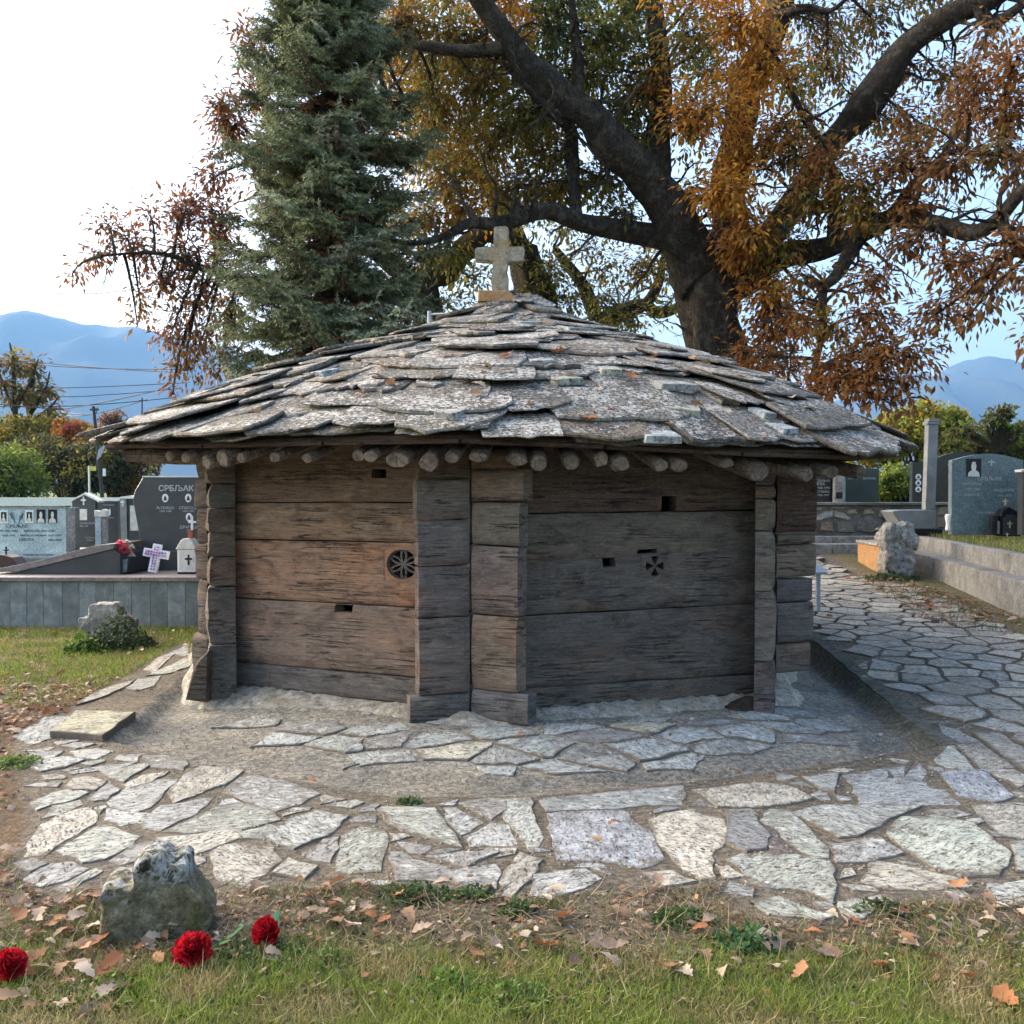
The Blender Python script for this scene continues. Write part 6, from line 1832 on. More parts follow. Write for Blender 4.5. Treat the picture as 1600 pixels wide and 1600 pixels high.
for a, m_, b, nm in WL:
    pts = [at(*a), at(*m_), at(*b)]; th = link('overhead_wire', None, None, None, Matrix.Translation(pts[0]), label={'upper':'uppermost of the dark wires crossing the mountain','second':'wire just below the uppermost one across the mountain','thick dark':'thick dark cable rising to the right over the left roof tip','level':'level wire crossing the lower mountain slope','upper faint':'faint wire below the level one over the hedge','long dark':'long dark wire just above the hedge tops','slanting':'wire slanting down to the wooden pole top','short':'short wire ending left at the wooden pole','high':'high wire in the white sky left of the spruce'}[nm], cat='wire', group='wires over the far hedge')
    b_ = MB(); pp3 = []
    for i in range(13):
        t_ = i / 12; q = pts[0].lerp(pts[1], t_ * 2) if t_ < .5 else pts[1].lerp(pts[2], t_ * 2 - 1); pp3.append(q - Vector((0, 0, .25 * math.sin(t_ * math.pi))))
    b_.tube(pp3, [.6 * p.y / F * (1.3 if nm == 'thick dark' else 1) for p in pp3], 4, cap=False); b_.build('cable', MWIRE, th)

# ------------------------------------------------------------------ right side walls and graves
# upper and lower kerb walls of the raised plot
KA = [(6.72, 17.0), (6.02, 11.6), (5.9, 9.0)]
def kerb_wall(name, label, line_, z0f, z1f, wdt, mat):
    mb_ = MB(); pts = []
    for (ax, ay), (bx, by) in zip(line_, line_[1:]):
        n_ = max(2, int(math.hypot(bx - ax, by - ay) / .3))
        for k in range(n_): pts.append((ax + (bx - ax) * k / n_, ay + (by - ay) * k / n_))
    pts.append(line_[-1])
    for i, (x, y) in enumerate(pts):
        a, b = z0f(x, y), z1f(x, y) + .006 * mnoise.noise(Vector((x * 3, y * 3, 0)))
        mb_.v += [Vector((x, y, a)), Vector((x + .004, y, b - .012)), Vector((x + .014, y, b)), Vector((x + wdt, y, b)), Vector((x + wdt, y, a))]; mb_.c += [(1,1,1)] * 5
        if i:
            q = 5 * i - 5
            for k in range(4): mb_.f.append((q + k, q + k + 1, q + k + 6, q + k + 5))
    q = 5 * (len(pts) - 1); mb_.f += [(0, 4, 3, 2, 1), (q, q + 1, q + 2, q + 3, q + 4)]
    th = thing(name, label, 'kerb', (line_[0][0], line_[0][1], 0))
    o = mb_.build('concrete_body', mat, th)
    return th
low = [(6.45, 16.6), (5.78, 11.7), (5.55, 9.0)]; upp = [(6.80, 17.2), (6.08, 12.2), (5.88, 9.0)]
zlow = lambda x, y: .60 + .012 * (y - 12); zupp = lambda x, y: .855 + .004 * (y - 12)
kerb_wall('concrete_kerb', 'lower step of the long grey concrete grave kerb on the right', low, lambda x, y: .1, zlow, .6, MCONC)
kerb_wall('concrete_kerb', 'upper tier of the long grey concrete grave kerb on the right', upp, lambda x, y: .5, zupp, .16, MCONC)
# raised turf of the plot
pt = MB(); nxr, nyr = 26, 34
for j in range(nyr):
    y = 9 + (19.2 - 9) * j / (nyr - 1)
    xl = np.interp(y, [9, 12.2, 17.2, 19.2], [6.02, 6.22, 6.94, 7.2])
    for i in range(nxr):
        x = xl + (16 - xl) * (i / (nxr - 1)) ** 1.4
        pt.v.append(Vector((x, y, .83 + .03 * mnoise.noise(Vector((x, y, 0))) + .005 * (y - 12)))); pt.c.append(Vector((.085,.10,.035)) * (1 + .4 * mnoise.noise(Vector((x * 2, y * 2, 0)))))
for j in range(nyr - 1):
    for i in range(nxr - 1): a = j * nxr + i; pt.f.append((a, a + 1, a + nxr + 1, a + nxr))
pt.build('raised_lawn', MGR, None, smooth_=True, cols=True, kind='structure')

# rubble retaining wall at the back
dR = 18.6; Mx = facing(1300, 852, dR); f_ = px2(1300, 852, dR)
rw = TH('stone_wall', 'low rubble stone retaining wall with a flat concrete cap behind the path', 'wall', Mx)
box_part('mortar_core', -1.8, 2.9, .06, .5, -.35, at(0, 789.5, dR).z - at(0, 852, dR).z, MMORT, rw, Mx, 0)
for a, b in ((-1.85, .45), (.46, 1.6), (1.61, 3.0)):
    box_part('cap_slab', a, b, -.05, .55, f_(0, 789)[1], f_(0, 785)[1], MCONC, rw, Mx, .004)
def wstone(poly, col, proud=.05):
    pr = [f_(*p) for p in poly]; cx_, cz_ = cen(pr); n = len(pr)
    sub = []
    for i in range(n):
        a, b = pr[i], pr[(i + 1) % n]
        sub += [a, ((a[0] + b[0]) / 2 + random.uniform(-.008, .008), (a[1] + b[1]) / 2 + random.uniform(-.008, .008))]
    n = len(sub); b_ = MB()
    vs = [(cx_ + (x - cx_) * .78, -proud + .06 + random.uniform(-.006, .006), cz_ + (z - cz_) * .78) for x, z in sub] + [(x, .055, z) for x, z in sub] + [(x, .1, z) for x, z in sub]
    fs = [tuple(range(n))] + [(i, n + i, n + (i + 1) % n, (i + 1) % n) for i in range(n)] + [(n + i, 2 * n + i, 2 * n + (i + 1) % n, n + (i + 1) % n) for i in range(n)]
    b_.add(vs, fs); o = b_.build('wall_stone', MRUB, rw, Mx, local=True, color=col); finish(o, 0)
wstone([(1268,814),(1276,806),(1290,799),(1303,797),(1303,807),(1288,810),(1280,814)][::-1], (.95,.97,.97)); wstone([(1304,797),(1320,801),(1332,811),(1328,814),(1315,810),(1304,807)][::-1], (.95,.97,.97))
for pl_, c in [([(1282,830),(1284,815),(1302,816),(1304,831)],(.62,.5,.4)),([(1307,832),(1309,816),(1330,815),(1338,826),(1335,833)],(.45,.45,.44)),([(1339,830),(1342,812),(1362,805),(1378,812),(1380,830),(1360,835)],(.40,.41,.43)),([(1325,803),(1327,796),(1337,795),(1341,802)],(.95,.9,.7)),([(1349,804),(1352,796),(1363,795),(1368,803)],(.95,.88,.7)),([(1262,830),(1258,812),(1265,800),(1270,812),(1278,830)],(.62,.55,.45)),
              ([(1372,808),(1376,794),(1392,793),(1396,806),(1388,812)],(.5,.5,.48)),([(1262,798),(1264,791),(1290,791),(1285,797)],(.7,.66,.55)),([(1296,795),(1298,791),(1322,791),(1320,796)],(.6,.55,.5)),([(1466,806),(1468,792),(1484,791),(1486,804)],(.75,.68,.58)),([(1466,825),(1467,809),(1486,808),(1487,826)],(.6,.55,.5)),([(1384,832),(1384,814),(1398,812),(1402,832)],(.55,.52,.48))]:
    wstone(pl_[::-1] if area([f_(*p) for p in pl_]) < 0 else pl_, c)
# step strips in front of the wall
for k, (py0, py1, dd) in enumerate([(838, 846, 18.3), (850, 858, 17.9)]):
    Ms = facing(1310, py1, dd); s_ = dd / F
    st_ = TH('stone_step', ['upper' , 'lower'][k] + ' long stone step at the foot of the rubble wall', 'step', Ms)
    for a, b in ((-.75, -.1), (-.095, .5), (.505, 1.0)):
        box_part('step_stone', a, b, 0, .35, -.1, (py1 - py0) * s_, MPALE, st_, Ms, .012)
# beige low wall with orange face
b0 = at(1340, 870, 17.0); b1 = at(1389, 892, 15.2)
Mx = frame((b0.x, b0.y, .35), (b1.x - b0.x, b1.y - b0.y)); L_ = math.hypot(b1.x - b0.x, b1.y - b0.y)
ow = TH('low_wall', 'short ochre faced wall with a pale flat top beside the lichened stone', 'wall', Mx)
box_part('face', 0, L_, 0, .3, -.1, .42, MOCHRE, ow, Mx, .01)
box_part('top_slab', -.02, L_ + .02, -.03, .42, .425, .47, MPALE, ow, Mx, .01)

def rock(name, label, cat, outline, d, th_, mat, mat_kw=None, noise_amp=.03, group=None, rot=0, sub=10, taper=.8, cut=2):
    """lumpy stone from an outline in pixels: front outline extruded and remeshed with noise"""
    cxp = sum(p[0] for p in outline) / len(outline); cyp = max(p[1] for p in outline)
    M = facing(cxp, cyp, d, rot); f_ = px2(cxp, cyp, d)
    pr = [f_(*p) for p in outline]
    tr2 = tessellate_polygon([[Vector((p[0], p[1], 0)) for p in pr]]); n = len(pr)
    me = bpy.data.meshes.new(name); bm = bmesh.new()
    v0 = [bm.verts.new((p[0], -th_ / 2, p[1])) for p in pr]; v1 = [bm.verts.new((p[0], th_ / 2, p[1])) for p in pr]
    for t_ in tr2:
        try: bm.faces.new([v0[i] for i in t_]); bm.faces.new([v1[i] for i in t_[::-1]])
        except Exception: pass
    for i in range(n): bm.faces.new((v0[i], v0[(i + 1) % n], v1[(i + 1) % n], v1[i]))
    bmesh.ops.recalc_face_normals(bm, faces=bm.faces)
    bm.to_mesh(me); bm.free()
    o = bpy.data.objects.new('tmp', me); COL.objects.link(o)
    r_ = o.modifiers.new('r', 'REMESH'); r_.mode = 'VOXEL'; r_.voxel_size = max(.008, th_ / 16)
    sm = o.modifiers.new('s', 'SMOOTH'); sm.factor = .5; sm.iterations = 2
    dg = bpy.context.evaluated_depsgraph_get(); m2 = bpy.data.meshes.new_from_object(o.evaluated_get(dg)); bpy.data.objects.remove(o)
    for v in m2.vertices:
        c = v.co.copy(); nn = v.normal
        a = mnoise.noise(c * 5 + Vector((d, 0, 0))) * noise_amp + mnoise.noise(c * 16) * noise_amp * .45 + mnoise.noise(c * 40) * noise_amp * .3
        v.co = c + nn * a
    m2.polygons.foreach_set('use_smooth', [True] * len(m2.polygons)); m2.materials.clear(); m2.name = name
    return link(name, m2, mat, None, M, label=label, cat=cat, group=group)
rock('standing_stone', 'squat lichen covered old stone block standing where the path meets the kerb', 'stone', [(1376,896),(1378,860),(1374,840),(1377,825),(1388,818),(1400,822),(1410,816),(1424,819),(1422,830),(1428,845),(1420,856),(1424,872),(1421,897),(1400,902)], 15.2, .36, MLICH, noise_amp=.06)
rock('stone_cross', 'small broken pale stone cross standing in the grass before the tiled plot', 'cross', [(146,1012),(147,985),(138,988),(129,982),(128,966),(131,963),(144,964),(144,946),(150,942),(186,941),(191,948),(193,960),(205,962),(212,970),(211,985),(197,988),(196,1012)], 11.0, .2, MPALE, noise_amp=.02)
# foreground broken stone cross
fc = [(162,1480),(160,1430),(160,1392),(157,1378),(163,1367),(172,1364),(190,1364),(206,1370),(212,1366),(211,1345),(216,1333),(232,1320),(250,1317),(262,1322),(273,1334),(280,1332),(290,1330),(299,1335),(303,1352),(306,1366),(330,1392),(342,1412),(334,1440),(330,1480)]
def m_fore():
    t = NT('moss_lichen_stone')
    v = t.scale(t.tc, (1, 1, 1), rnd=False); a = t.noise(v, 14, 8, .72, .5); b = t.noise(v, 6, 6, .7); f = t.noise(v, 70, 5, .8)
    sx = t.n('ShaderNodeSeparateXYZ'); t.t.links.new(t.tc, sx.inputs[0])
    c = t.ramp(a, [(.3, (.08, .072, .04)), (.5, (.18, .165, .10)), (.7, (.30, .28, .19))])
    c = t.mix(c, (.10, .10, .03), t.ramp(b, [(.46, 0), (.56, .75)]))
    c = t.mix(c, (.36, .36, .30), t.ramp(t.noise(v, 9, 8, .75, 1), [(.54, 0), (.62, .7)]))
    c = t.mix(c, (.045, .042, .03), t.ramp(t.noise(v, 22, 8, .8), [(.36, .85), (.44, 0)]))
    hi = t.math('ADD', sx.outputs[2], t.math('MULTIPLY', t.math('SUBTRACT', b, .5), .35))
    wl = t.math('MULTIPLY', t.ramp(hi, [(.22, 0), (.30, 1)]), t.ramp(t.noise(v, 24, 6, .7, 1), [(.47, 0), (.53, 1)]))
    c = t.mix(c, (.02, .022, .02), t.math('MULTIPLY', t.ramp(hi, [(.21, 0), (.29, .9)]), t.ramp(t.noise(v, 18, 5, .6), [(.5, 0), (.56, 1)])))
    c = t.mix(c, (.50, .52, .52), t.math('MULTIPLY', wl, .75))
    c = t.mix(c, t.ramp(f, [(.3, .4), (.7, 1.6)]), 1, 'MULTIPLY')
    t.bsdf(c, .92, t.bump(t.math('ADD', a, t.math('MULTIPLY', f, .7)), 1, .022)); return t.m
fc = [(245 + (x - 245) * .93, 1476 + (y - 1476) * .96) for x, y in fc]
rock('stone_cross', 'broken mossy stone cross stump with black and white lichen in the foreground grass', 'cross', fc, 3.72, .17, m_fore(), noise_amp=.02, rot=R(12))

# grey pillar on its L shaped base
d = 17.3; Mx = facing(1455, 826, d); f_ = px2(1455, 826, d)
gp = TH('grave_pillar', 'tall slim grey granite pillar on an L shaped base', 'pillar', Mx)
prism_part('shaft', [f_(*p) for p in [(1446,796),(1461,796),(1465,664),(1450,664)]], 0, .17, MGREYG, gp, Mx, .004)
prism_part('cap', [f_(*p) for p in [(1448,663.5),(1467,663.5),(1467,659),(1448,659)]], -.02, .2, MGREYG, gp, Mx, .003)
prism_part('cap_top', [f_(*p) for p in [(1450,658.5),(1466,658.5),(1466,654),(1450,654)]], -.01, .19, MGREYG, gp, Mx, .003)
prism_part('base', [f_(*p) for p in [(1408,826),(1459,826),(1460,797),(1403,797),(1392,799),(1396,806)]], -.06, .5, MGREYG, gp, Mx, .006)
box_part('footing', -.6, .15, -.1, .6, -.14, -.003, MBLK, gp, Mx, .004)
# headstones on the right
def arch(x0, x1, zb, zs, zt, n=10):
    pts = [(x0, zb), (x1, zb), (x1, zs)]
    for i in range(1, n): t_ = i / n; pts.append((x1 + (x0 - x1) * t_, zs + (zt - zs) * math.sin(math.pi * t_)))
    pts.append((x0, zs)); return pts
d = 16.2; Mx = facing(1540, 832, d, R(-4)); f_ = px2(1540, 832, d)
bh = TH('gravestone', 'broad blue grey granite gravestone with an arched top and a black portrait', 'gravestone', Mx)
xa, zb = f_(1488, 836); xb, zt = f_(1596, 709); zs = f_(0, 719)[1]
prism_part('slab', arch(xa, xb, zb, zs, zt, 14), 0, .16, MTEAL, bh, Mx, .006)
cx_, cz_ = f_(1521, 731); portrait(bh, Mx, cx_, cz_, .115, .145, -.001, False)
lettering_lines(bh, Mx, f_, [(1545,751,'СРБЉАК',.085),(1518,758,'МИЛОРАД',.06),(1520,766,'1934–2001',.05),(1518,775,'ДОБРИЛА',.05),(1568,768,'РАДОМИР',.06),(1568,776,'1961–2013',.05),(1540,803,'ПОРОДИЦА',.045)], MLETT)
cx_, cz_ = f_(1548, 724); 
for r4, y_ in (([(1547,728),(1549,728),(1549,718),(1547,718)], 0), ([(1543,723),(1553,723),(1553,721),(1543,721)], -.002)): prism_part('engraved_cross', [f_(*p) for p in r4], -.006 + y_, 0, MLETT, bh, Mx, 0)
d = 15.9; Mx = facing(1573, 837, d); f_ = px2(1573, 837, d)
cl = TH('grave_lantern', 'black arched candle house with small gold crosses before the arched gravestone', 'lantern', Mx)
prism_part('house', [f_(*p) for p in [(1562,838),(1594,838),(1593,806),(1590,800),(1576,792),(1566,797),(1562,806)]], -.02, .16, MBLACK, cl, Mx, .004)
prism_part('door', [f_(*p) for p in [(1566,836),(1590,836),(1589,810),(1584,804),(1572,804),(1566,810)]], -.03, -.021, MDARK, cl, Mx, .002)
prism_part('side_box', [f_(*p) for p in [(1549,836),(1560,836),(1560,806),(1550,806)]], 0, .1, MBLACK, cl, Mx, .003)
prism_part('glass', [f_(*p) for p in [(1558,834),(1561.5,834),(1561.5,814),(1558,814)]], -.012, -.003, MGREYG, cl, Mx, 0)
mgold = m_plain('gilt', (.5, .46, .3), .4)
for cx0, cy0, s2 in ((1576, 819, 1), (1569, 784, 1.0), (1572, 835, .5)):
    for r4, y_ in (([(cx0-1*s2,cy0+6*s2),(cx0+1*s2,cy0+6*s2),(cx0+1*s2,cy0-5*s2),(cx0-1*s2,cy0-5*s2)], 0), ([(cx0-4*s2,cy0),(cx0+4*s2,cy0),(cx0+4*s2,cy0-2*s2),(cx0-4*s2,cy0-2*s2)], -.002)): prism_part('small_cross', [f_(*p) for p in r4], -.040 + y_, -.031, mgold if s2 == 1 else MWHITE, cl, Mx, 0)
b_ = MB(); q0 = f_(1569, 797); q1 = f_(1569, 788); b_.tube([(q0[0], -.03, q0[1] - .02), (q1[0], -.034, q1[1])], .008, 6); b_.build('stem', MBLACK, cl, Mx, local=True)
Mx = facing(1482, 829, 16.3)
vs_ = TH('vase', 'small white vase left of the arched gravestone', 'vase', Mx)
b_ = MB(); b_.tube([(0,0,0),(0,0,.03),(0,0,.09),(0,0,.17),(0,0,.23),(0,0,.25)], [.045,.05,.035,.05,.055,.048], 16); b_.build('body', MWHITE, vs_, Mx, local=True, smooth_=True)
b_ = MB(); b_.tube([(0,0,.251),(0,0,.262)], [.052,.04], 16); b_.build('rim', MWHITE, vs_, Mx, local=True)
Mx = facing(1616, 834, 15.4); f_ = px2(1616, 834, 15.4)
eg = TH('gravestone', 'dark gravestone with a pale top edge cut off by the right picture edge', 'gravestone', Mx)
prism_part('slab', [f_(*p) for p in [(1597,836),(1660,836),(1660,730),(1597,738)]], 0, .15, MDARK, eg, Mx, .004)
prism_part('top_edge', [f_(*p) for p in [(1594,737.5),(1662,729.5),(1662,725),(1594,734)]], -.03, .18, MCREAM, eg, Mx, 0)
# black stones behind
d = 19.6; Mx = facing(1475, 786, d); f_ = px2(1475, 786, d)
b1 = TH('gravestone', 'black gravestone with three white oval portraits in a column behind the grey pillar', 'gravestone', Mx)
prism_part('slab', [f_(*p) for p in [(1425,786),(1481,786),(1481,720),(1425,722)]], 0, .14, MBLACK, b1, Mx, .004)
for py in (745, 754.5, 764.5): cx_, cz_ = f_(1434.5, py); portrait(b1, Mx, cx_, cz_, .055, .055, -.001)
d = 20.3; Mx = facing(1500, 790, d); f_ = px2(1500, 790, d)
b2 = TH('gravestone', 'tall black gravestone with a low arched top behind the others on the right', 'gravestone', Mx)
prism_part('slab', arch(f_(1462, 0)[0], f_(1545, 0)[0], f_(0, 790)[1], f_(0, 716)[1], f_(0, 706)[1]), 0, .14, MBLACK, b2, Mx, .004)
lettering_lines(b2, Mx, f_, [(1486,728,'МИЛАН',.07),(1486,735,'1930',.05),(1486,742,'1998',.05)], MLETT)
d = 19.5; Mx = facing(1283, 786, d); f_ = px2(1283, 786, d)
b3 = TH('gravestone', 'dark gravestone with pale lettering under the right roof edge', 'gravestone', Mx)
prism_part('slab', [f_(*p) for p in [(1262,786),(1302,786),(1302,728),(1262,728)]], 0, .14, MBLACK, b3, Mx, .004)
lettering_lines(b3, Mx, f_, [(1276,758,'МИЛЕВА',.07),(1286,764,'1928–1996',.06),(1286,770,'СТАНКО',.06),(1286,775,'1925–1999',.05),(1286,753,'СРБЉАК',.06)], MLETT)
Mx = facing(1347, 786, 19.5); f_ = px2(1347, 786, 19.5)
b4 = TH('gravestone', 'plain greenish black gravestone under the right tip of the roof', 'gravestone', Mx)
prism_part('slab', [f_(*p) for p in [(1321,786),(1373,786),(1373,732),(1321,732)]], 0, .14, m_granite('green_black_granite', (.018, .035, .033), .25), b4, Mx, .004)
lettering_lines(b4, Mx, f_, [(1332,749,'МИРКО',.05),(1358,749,'ДАРИНКА',.05)], MLETT)
Mx = facing(1311, 786, 19.3); f_ = px2(1311, 786, 19.3)
b5 = TH('urn', 'pale stone lamp holder with a dark candle niche between two black gravestones', 'lamp holder', Mx)
prism_part('column', [f_(*p) for p in [(1304,786),(1318,786),(1317,736),(1305,736)]], 0, .15, MPALE, b5, Mx, .01)
prism_part('niche', [f_(*p) for p in [(1306,779),(1316,779),(1316,769),(1306,769)]], -.008, -.001, MBLK, b5, Mx, 0)
# ground terrace the back stones stand on
tr3 = TH('grave_terrace', 'gravel terrace above the rubble wall carrying the black gravestones', 'terrace', Matrix.Translation(Vector((8, 22, 0))))
box_part('fill', -3.2, 6.5, -2.8, 2.2, 0, at(0, 787, 19).z, MMORT, tr3, WM[tr3], 0)
# steel information stand
Mx = facing(1278, 968, 12.0); f_ = px2(1278, 968, 12.0)
isd = TH('info_stand', 'grey steel stand with a flat tilted plate at the right side of the hut', 'stand', Mx)
b_ = MB(); b_.box(-.022, .022, -.022, .022, 0, f_(0, 893)[1]); b_.build('post', MMETAL, isd, Mx, local=True)
Mp = Mx @ Matrix.Translation(Vector((0, 0, f_(0, 893)[1] + .02))) @ Matrix.Rotation(R(14), 4, 'X')
b_ = MB(); b_.box(-.30, .06, -.16, .16, 0, .025); b_.build('plate', MMETAL, isd, Mp, local=True)
b_ = MB(); b_.box(-.29, .045, .03, .06, -.06, -.003); b_.build('bracket', MBLK, isd, Mp, local=True)
b_ = MB(); b_.box(-.26, -.023, -.018, .018, .06, .1); b_.build('lower_bar', MMETAL, isd, Mx, local=True)
# far house at the right edge
Mx = facing(1592, 700, 60, R(-25)); f_ = px2(1592, 700, 60)
fh = TH('house', 'distant beige house with a brown gabled roof at the right edge', 'house', Mx)
prism_part('wall', [f_(*p) for p in [(1572,725),(1640,725),(1640,676),(1606,658),(1572,676)]], 0, 6, m_plain('beige_render', (.42, .36, .28), .9), fh, Mx, 0)
for a in ([(1566,680),(1606,657.5),(1606,653.5),(1564,677)], [(1606,657.5),(1648,681),(1650,678),(1606,653.5)]):
    prism_part('roof', [f_(*p) for p in a], -.6, 6.6, m_plain('brown_tiles', (.10, .06, .045), .8), fh, Mx, 0)
wd_ = prism_part('window', [f_(*p) for p in [(1600,702),(1612,702),(1612,684),(1600,684)]], -.05, -.005, MWHITE, fh, Mx, 0)
prism_part('pane', [f_(*p) for p in [(1602,700),(1610,700),(1610,686),(1602,686)]], -.08, -.052, MBLK, wd_, Mx, 0)

# ------------------------------------------------------------------ red carnations
def carnation(px, py, d, r_, tiltx, tilty, label, leaf=False):
    x, y = gpt(px, py + 22); p = at(px, py, y)
    M = Matrix.Translation(p) @ Matrix.Rotation(tilty, 4, 'Y') @ Matrix.Rotation(tiltx, 4, 'X')
    th = TH('carnation', label, 'flower', M, 'red artificial carnations in the grass')
    n = 150; i = np.arange(n); a = i * 2.39996; t_ = np.sqrt((i + .5) / n)
    Dd = np.stack([np.cos(a) * t_ * 1.1, np.sin(a) * t_ * 1.1, 1.15 - t_ * .95], 1)
    Mn = np.array(M.to_3x3()); Dw = Dd @ Mn.T; Pw = np.array(p) + Dw * r_ * .12
    scatter('petals', Pw, Dw, np.array([Mn @ np.array([0, 0, 1.0])] * n) + rs.normal(0, .35, (n, 3)), r_ * rs.uniform(.75, 1.02, n), r_ * .36 * np.ones(n), col_var([(.50,.008,.018),(.36,.004,.012),(.62,.02,.04),(.28,.003,.01)], n), MPET, th,
            (np.array([[0,.15,0],[0,-.15,0],[.6,.45,.02],[.6,-.45,-.03],[1,.5,.06],[.93,.2,-.02],[1.02,0,.05],[.92,-.25,-.02],[1,-.5,.05]], dtype=np.float32), np.array([[0,1,3],[0,3,2],[2,3,5],[2,5,4],[3,7,5],[5,7,6],[3,8,7]])), M=M)
    b_ = MB(); b_.tube([(0, 0, .005), (0, 0, -.03), (0, 0, -.05)], [.022, .016, .008], 10); b_.build('calyx', m_plain('calyx_green', (.04, .10, .03), .6), th, M, local=True)
    b_ = MB(); sx_ = random.choice((-1, 1)); b_.tube([(0, 0, -.045), (.02 * sx_, .03, -.07), (.06 * sx_, .09, -.085), (.12 * sx_, .15, -.085)], [.0045, .004, .0035, .003], 6)
    for q in range(5): 
        a0 = Vector((.02 * sx_ + .02 * q * sx_, .03 + .024 * q, -.075)); dv = Vector((random.uniform(-1, 1), random.uniform(-.6, .6), random.uniform(.2, .9))).normalized() * .05; sdv = dv.cross(UP).normalized() * .005
        b_.add([a0 - sdv, a0 + sdv, a0 + dv * .6 + sdv, a0 + dv, a0 + dv * .6 - sdv], [(0, 1, 2, 3, 4)])
    b_.build('stem', m_plain('stem_green', (.07, .16, .05), .6), th, M, local=True)
    if leaf:
        b_ = MB(); b_.add([(0, .0, -.04), (.03, .03, -.05), (.05, .07, -.045), (.015, .05, -.03)], [(0, 1, 2, 3)]); b_.build('leaf', m_plain('leaf_green', (.10, .30, .14), .6), th, M, local=True)
carnation(301, 1488, 3.5, .064, R(38), R(8), 'red artificial carnation in front of the mossy stone, middle one of three')
carnation(419, 1458, 3.6, .056, R(52), R(-42), 'red artificial carnation furthest right, with a green leaf', True)
carnation(14, 1511, 3.4, .056, R(28), R(30), 'red artificial carnation at the left picture edge')

# ------------------------------------------------------------------ fallen leaves, grass, weeds
LEAFC = [(.28,.205,.15),(.35,.27,.20),(.17,.11,.075),(.25,.155,.095),(.42,.35,.27),(.22,.16,.115)]
REDL = [(.26,.11,.05),(.30,.155,.08)]
# individual large leaves in the foreground: shared meshes
leaf_meshes = []
for k in range(7):
    V_ = OAKV.copy(); curl = random.uniform(.1, .9); 
    V_[:, 2] = V_[:, 2] * .6 + curl * (V_[:, 0] - .5) ** 2 * random.choice([1, 1, -.4]) + random.uniform(.2, 1.0) * V_[:, 1] ** 2
    V_[:, 1] *= random.uniform(.75, 1.1); V_[:, 0] -= .5
    V_ += rs.normal(0, .012, V_.shape)
    leaf_meshes.append(V_)
ml = []
for k in range(14):
    c = np.array((LEAFC + REDL)[k % 8]) * random.uniform(.85, 1.15)
    m = me_np('fallen_leaf', leaf_meshes[k % 7] * .1, OAKT, np.tile(c, (len(OAKV), 1)).astype(np.float32) * rs.uniform(.8, 1.2, (len(OAKV), 1))); m.materials.append(MDRY); ml.append(m)
LMK = [((240,1470),'the mossy stone cross'),((301,1488),'the middle carnation'),((419,1458),'the right hand carnation'),((20,1450),'the left picture edge'),((100,1560),'the bottom left corner'),((560,1420),'the left paving edge'),((740,1397),'the blue grey paving stone'),((860,1390),'the rounded paving stone'),((1040,1440),'the dark green weed clump'),((1240,1410),'the cracked paving stone'),((1450,1400),'the greenish paving stones'),((1590,1400),'the right picture edge'),((1150,1540),'the blue green grass tuft'),((930,1540),'the bottom centre grass'),((1500,1560),'the bottom right corner'),((650,1520),'the clover patch')]
CNM = ['tan','pale tan','dark brown','rusty tan','pale beige','brown','rust red','orange brown']
def place_label(px, py, k, tail):
    nm = min(LMK, key=lambda q: (q[0][0] - px) ** 2 + (q[0][1] - py) ** 2)[1]
    return CNM[k % 8] + ' oak leaf ' + tail + ' near ' + nm
def drop_leaf(x, y, z, sc, label, group, k=None, tilt=.5):
    M = Matrix.Translation(Vector((x, y, z))) @ Matrix.Rotation(random.uniform(0, 6.28), 4, 'Z') @ Matrix.Rotation(random.uniform(-tilt, tilt), 4, 'X') @ Matrix.Rotation(random.uniform(-tilt, tilt), 4, 'Y') @ Matrix.Scale(sc, 4)
    o = bpy.data.objects.new('fallen_leaf', ml[k if k is not None else random.randrange(14)]); COL.objects.link(o); o.matrix_basis = M; tag(o, label, 'leaf', group)
FG = [(1130,1525),(1208,1520),(1250,1535),(1282,1505),(1300,1500),(1375,1518),(1575,1480),(1515,1540),(1575,1570),(1190,1480),(1210,1485),(1500,1390),(1400,1435),(1440,1432),(960,1490),(900,1510),(850,1490),(930,1480),(1000,1440),(1020,1395),(970,1435),(1110,1450),(760,1395),(570,1395),(575,1430),(600,1450),(640,1440),(520,1450),(500,1425),(550,1460),(590,1470),(660,1460),(700,1480),(740,1500),(770,1490),(730,1475),(620,1410),(660,1410),(505,1440),(480,1410),(590,1500),(1100,1500),(1070,1525),(1470,1510),(30,1440),(60,1450),(80,1455),(120,1445),(50,1470),(160,1420),(100,1420),(20,1420),(150,1460),(110,1500),(130,1490),(160,1480),(60,1500),(230,1490),(600,1440),(545,1440),(1360,1420),(1330,1450),(1040,1520),(880,1445),(955,1510),(1300,1440),(1230,1470),(1420,1480),(1540,1450)]
for (px, py) in FG:
    x, y = gpt(px, py); kk = random.randrange(14); drop_leaf(x, y, gz(x, y) + random.uniform(.018, .035), random.uniform(.6, 1.0), place_label(px, py, kk, 'in grass'), 'fallen oak leaves in the foreground', kk, tilt=.6)
for (px, py), lb_ in zip([(960,1297),(930,1325),(868,1402),(1030,1390),(690,1390)], ['upper brown leaf on the big blue grey paving stone','lower brown leaf on the big blue grey paving stone','brown leaf on the rounded stone at the paving edge','brown leaf below the tall pale paving stone','brown leaf on the small ragged stones left of centre']):
    x, y = gpt(px, py); drop_leaf(x, y, gz(x, y) + .035, .8, lb_, 'fallen leaves on the paving', tilt=.12)
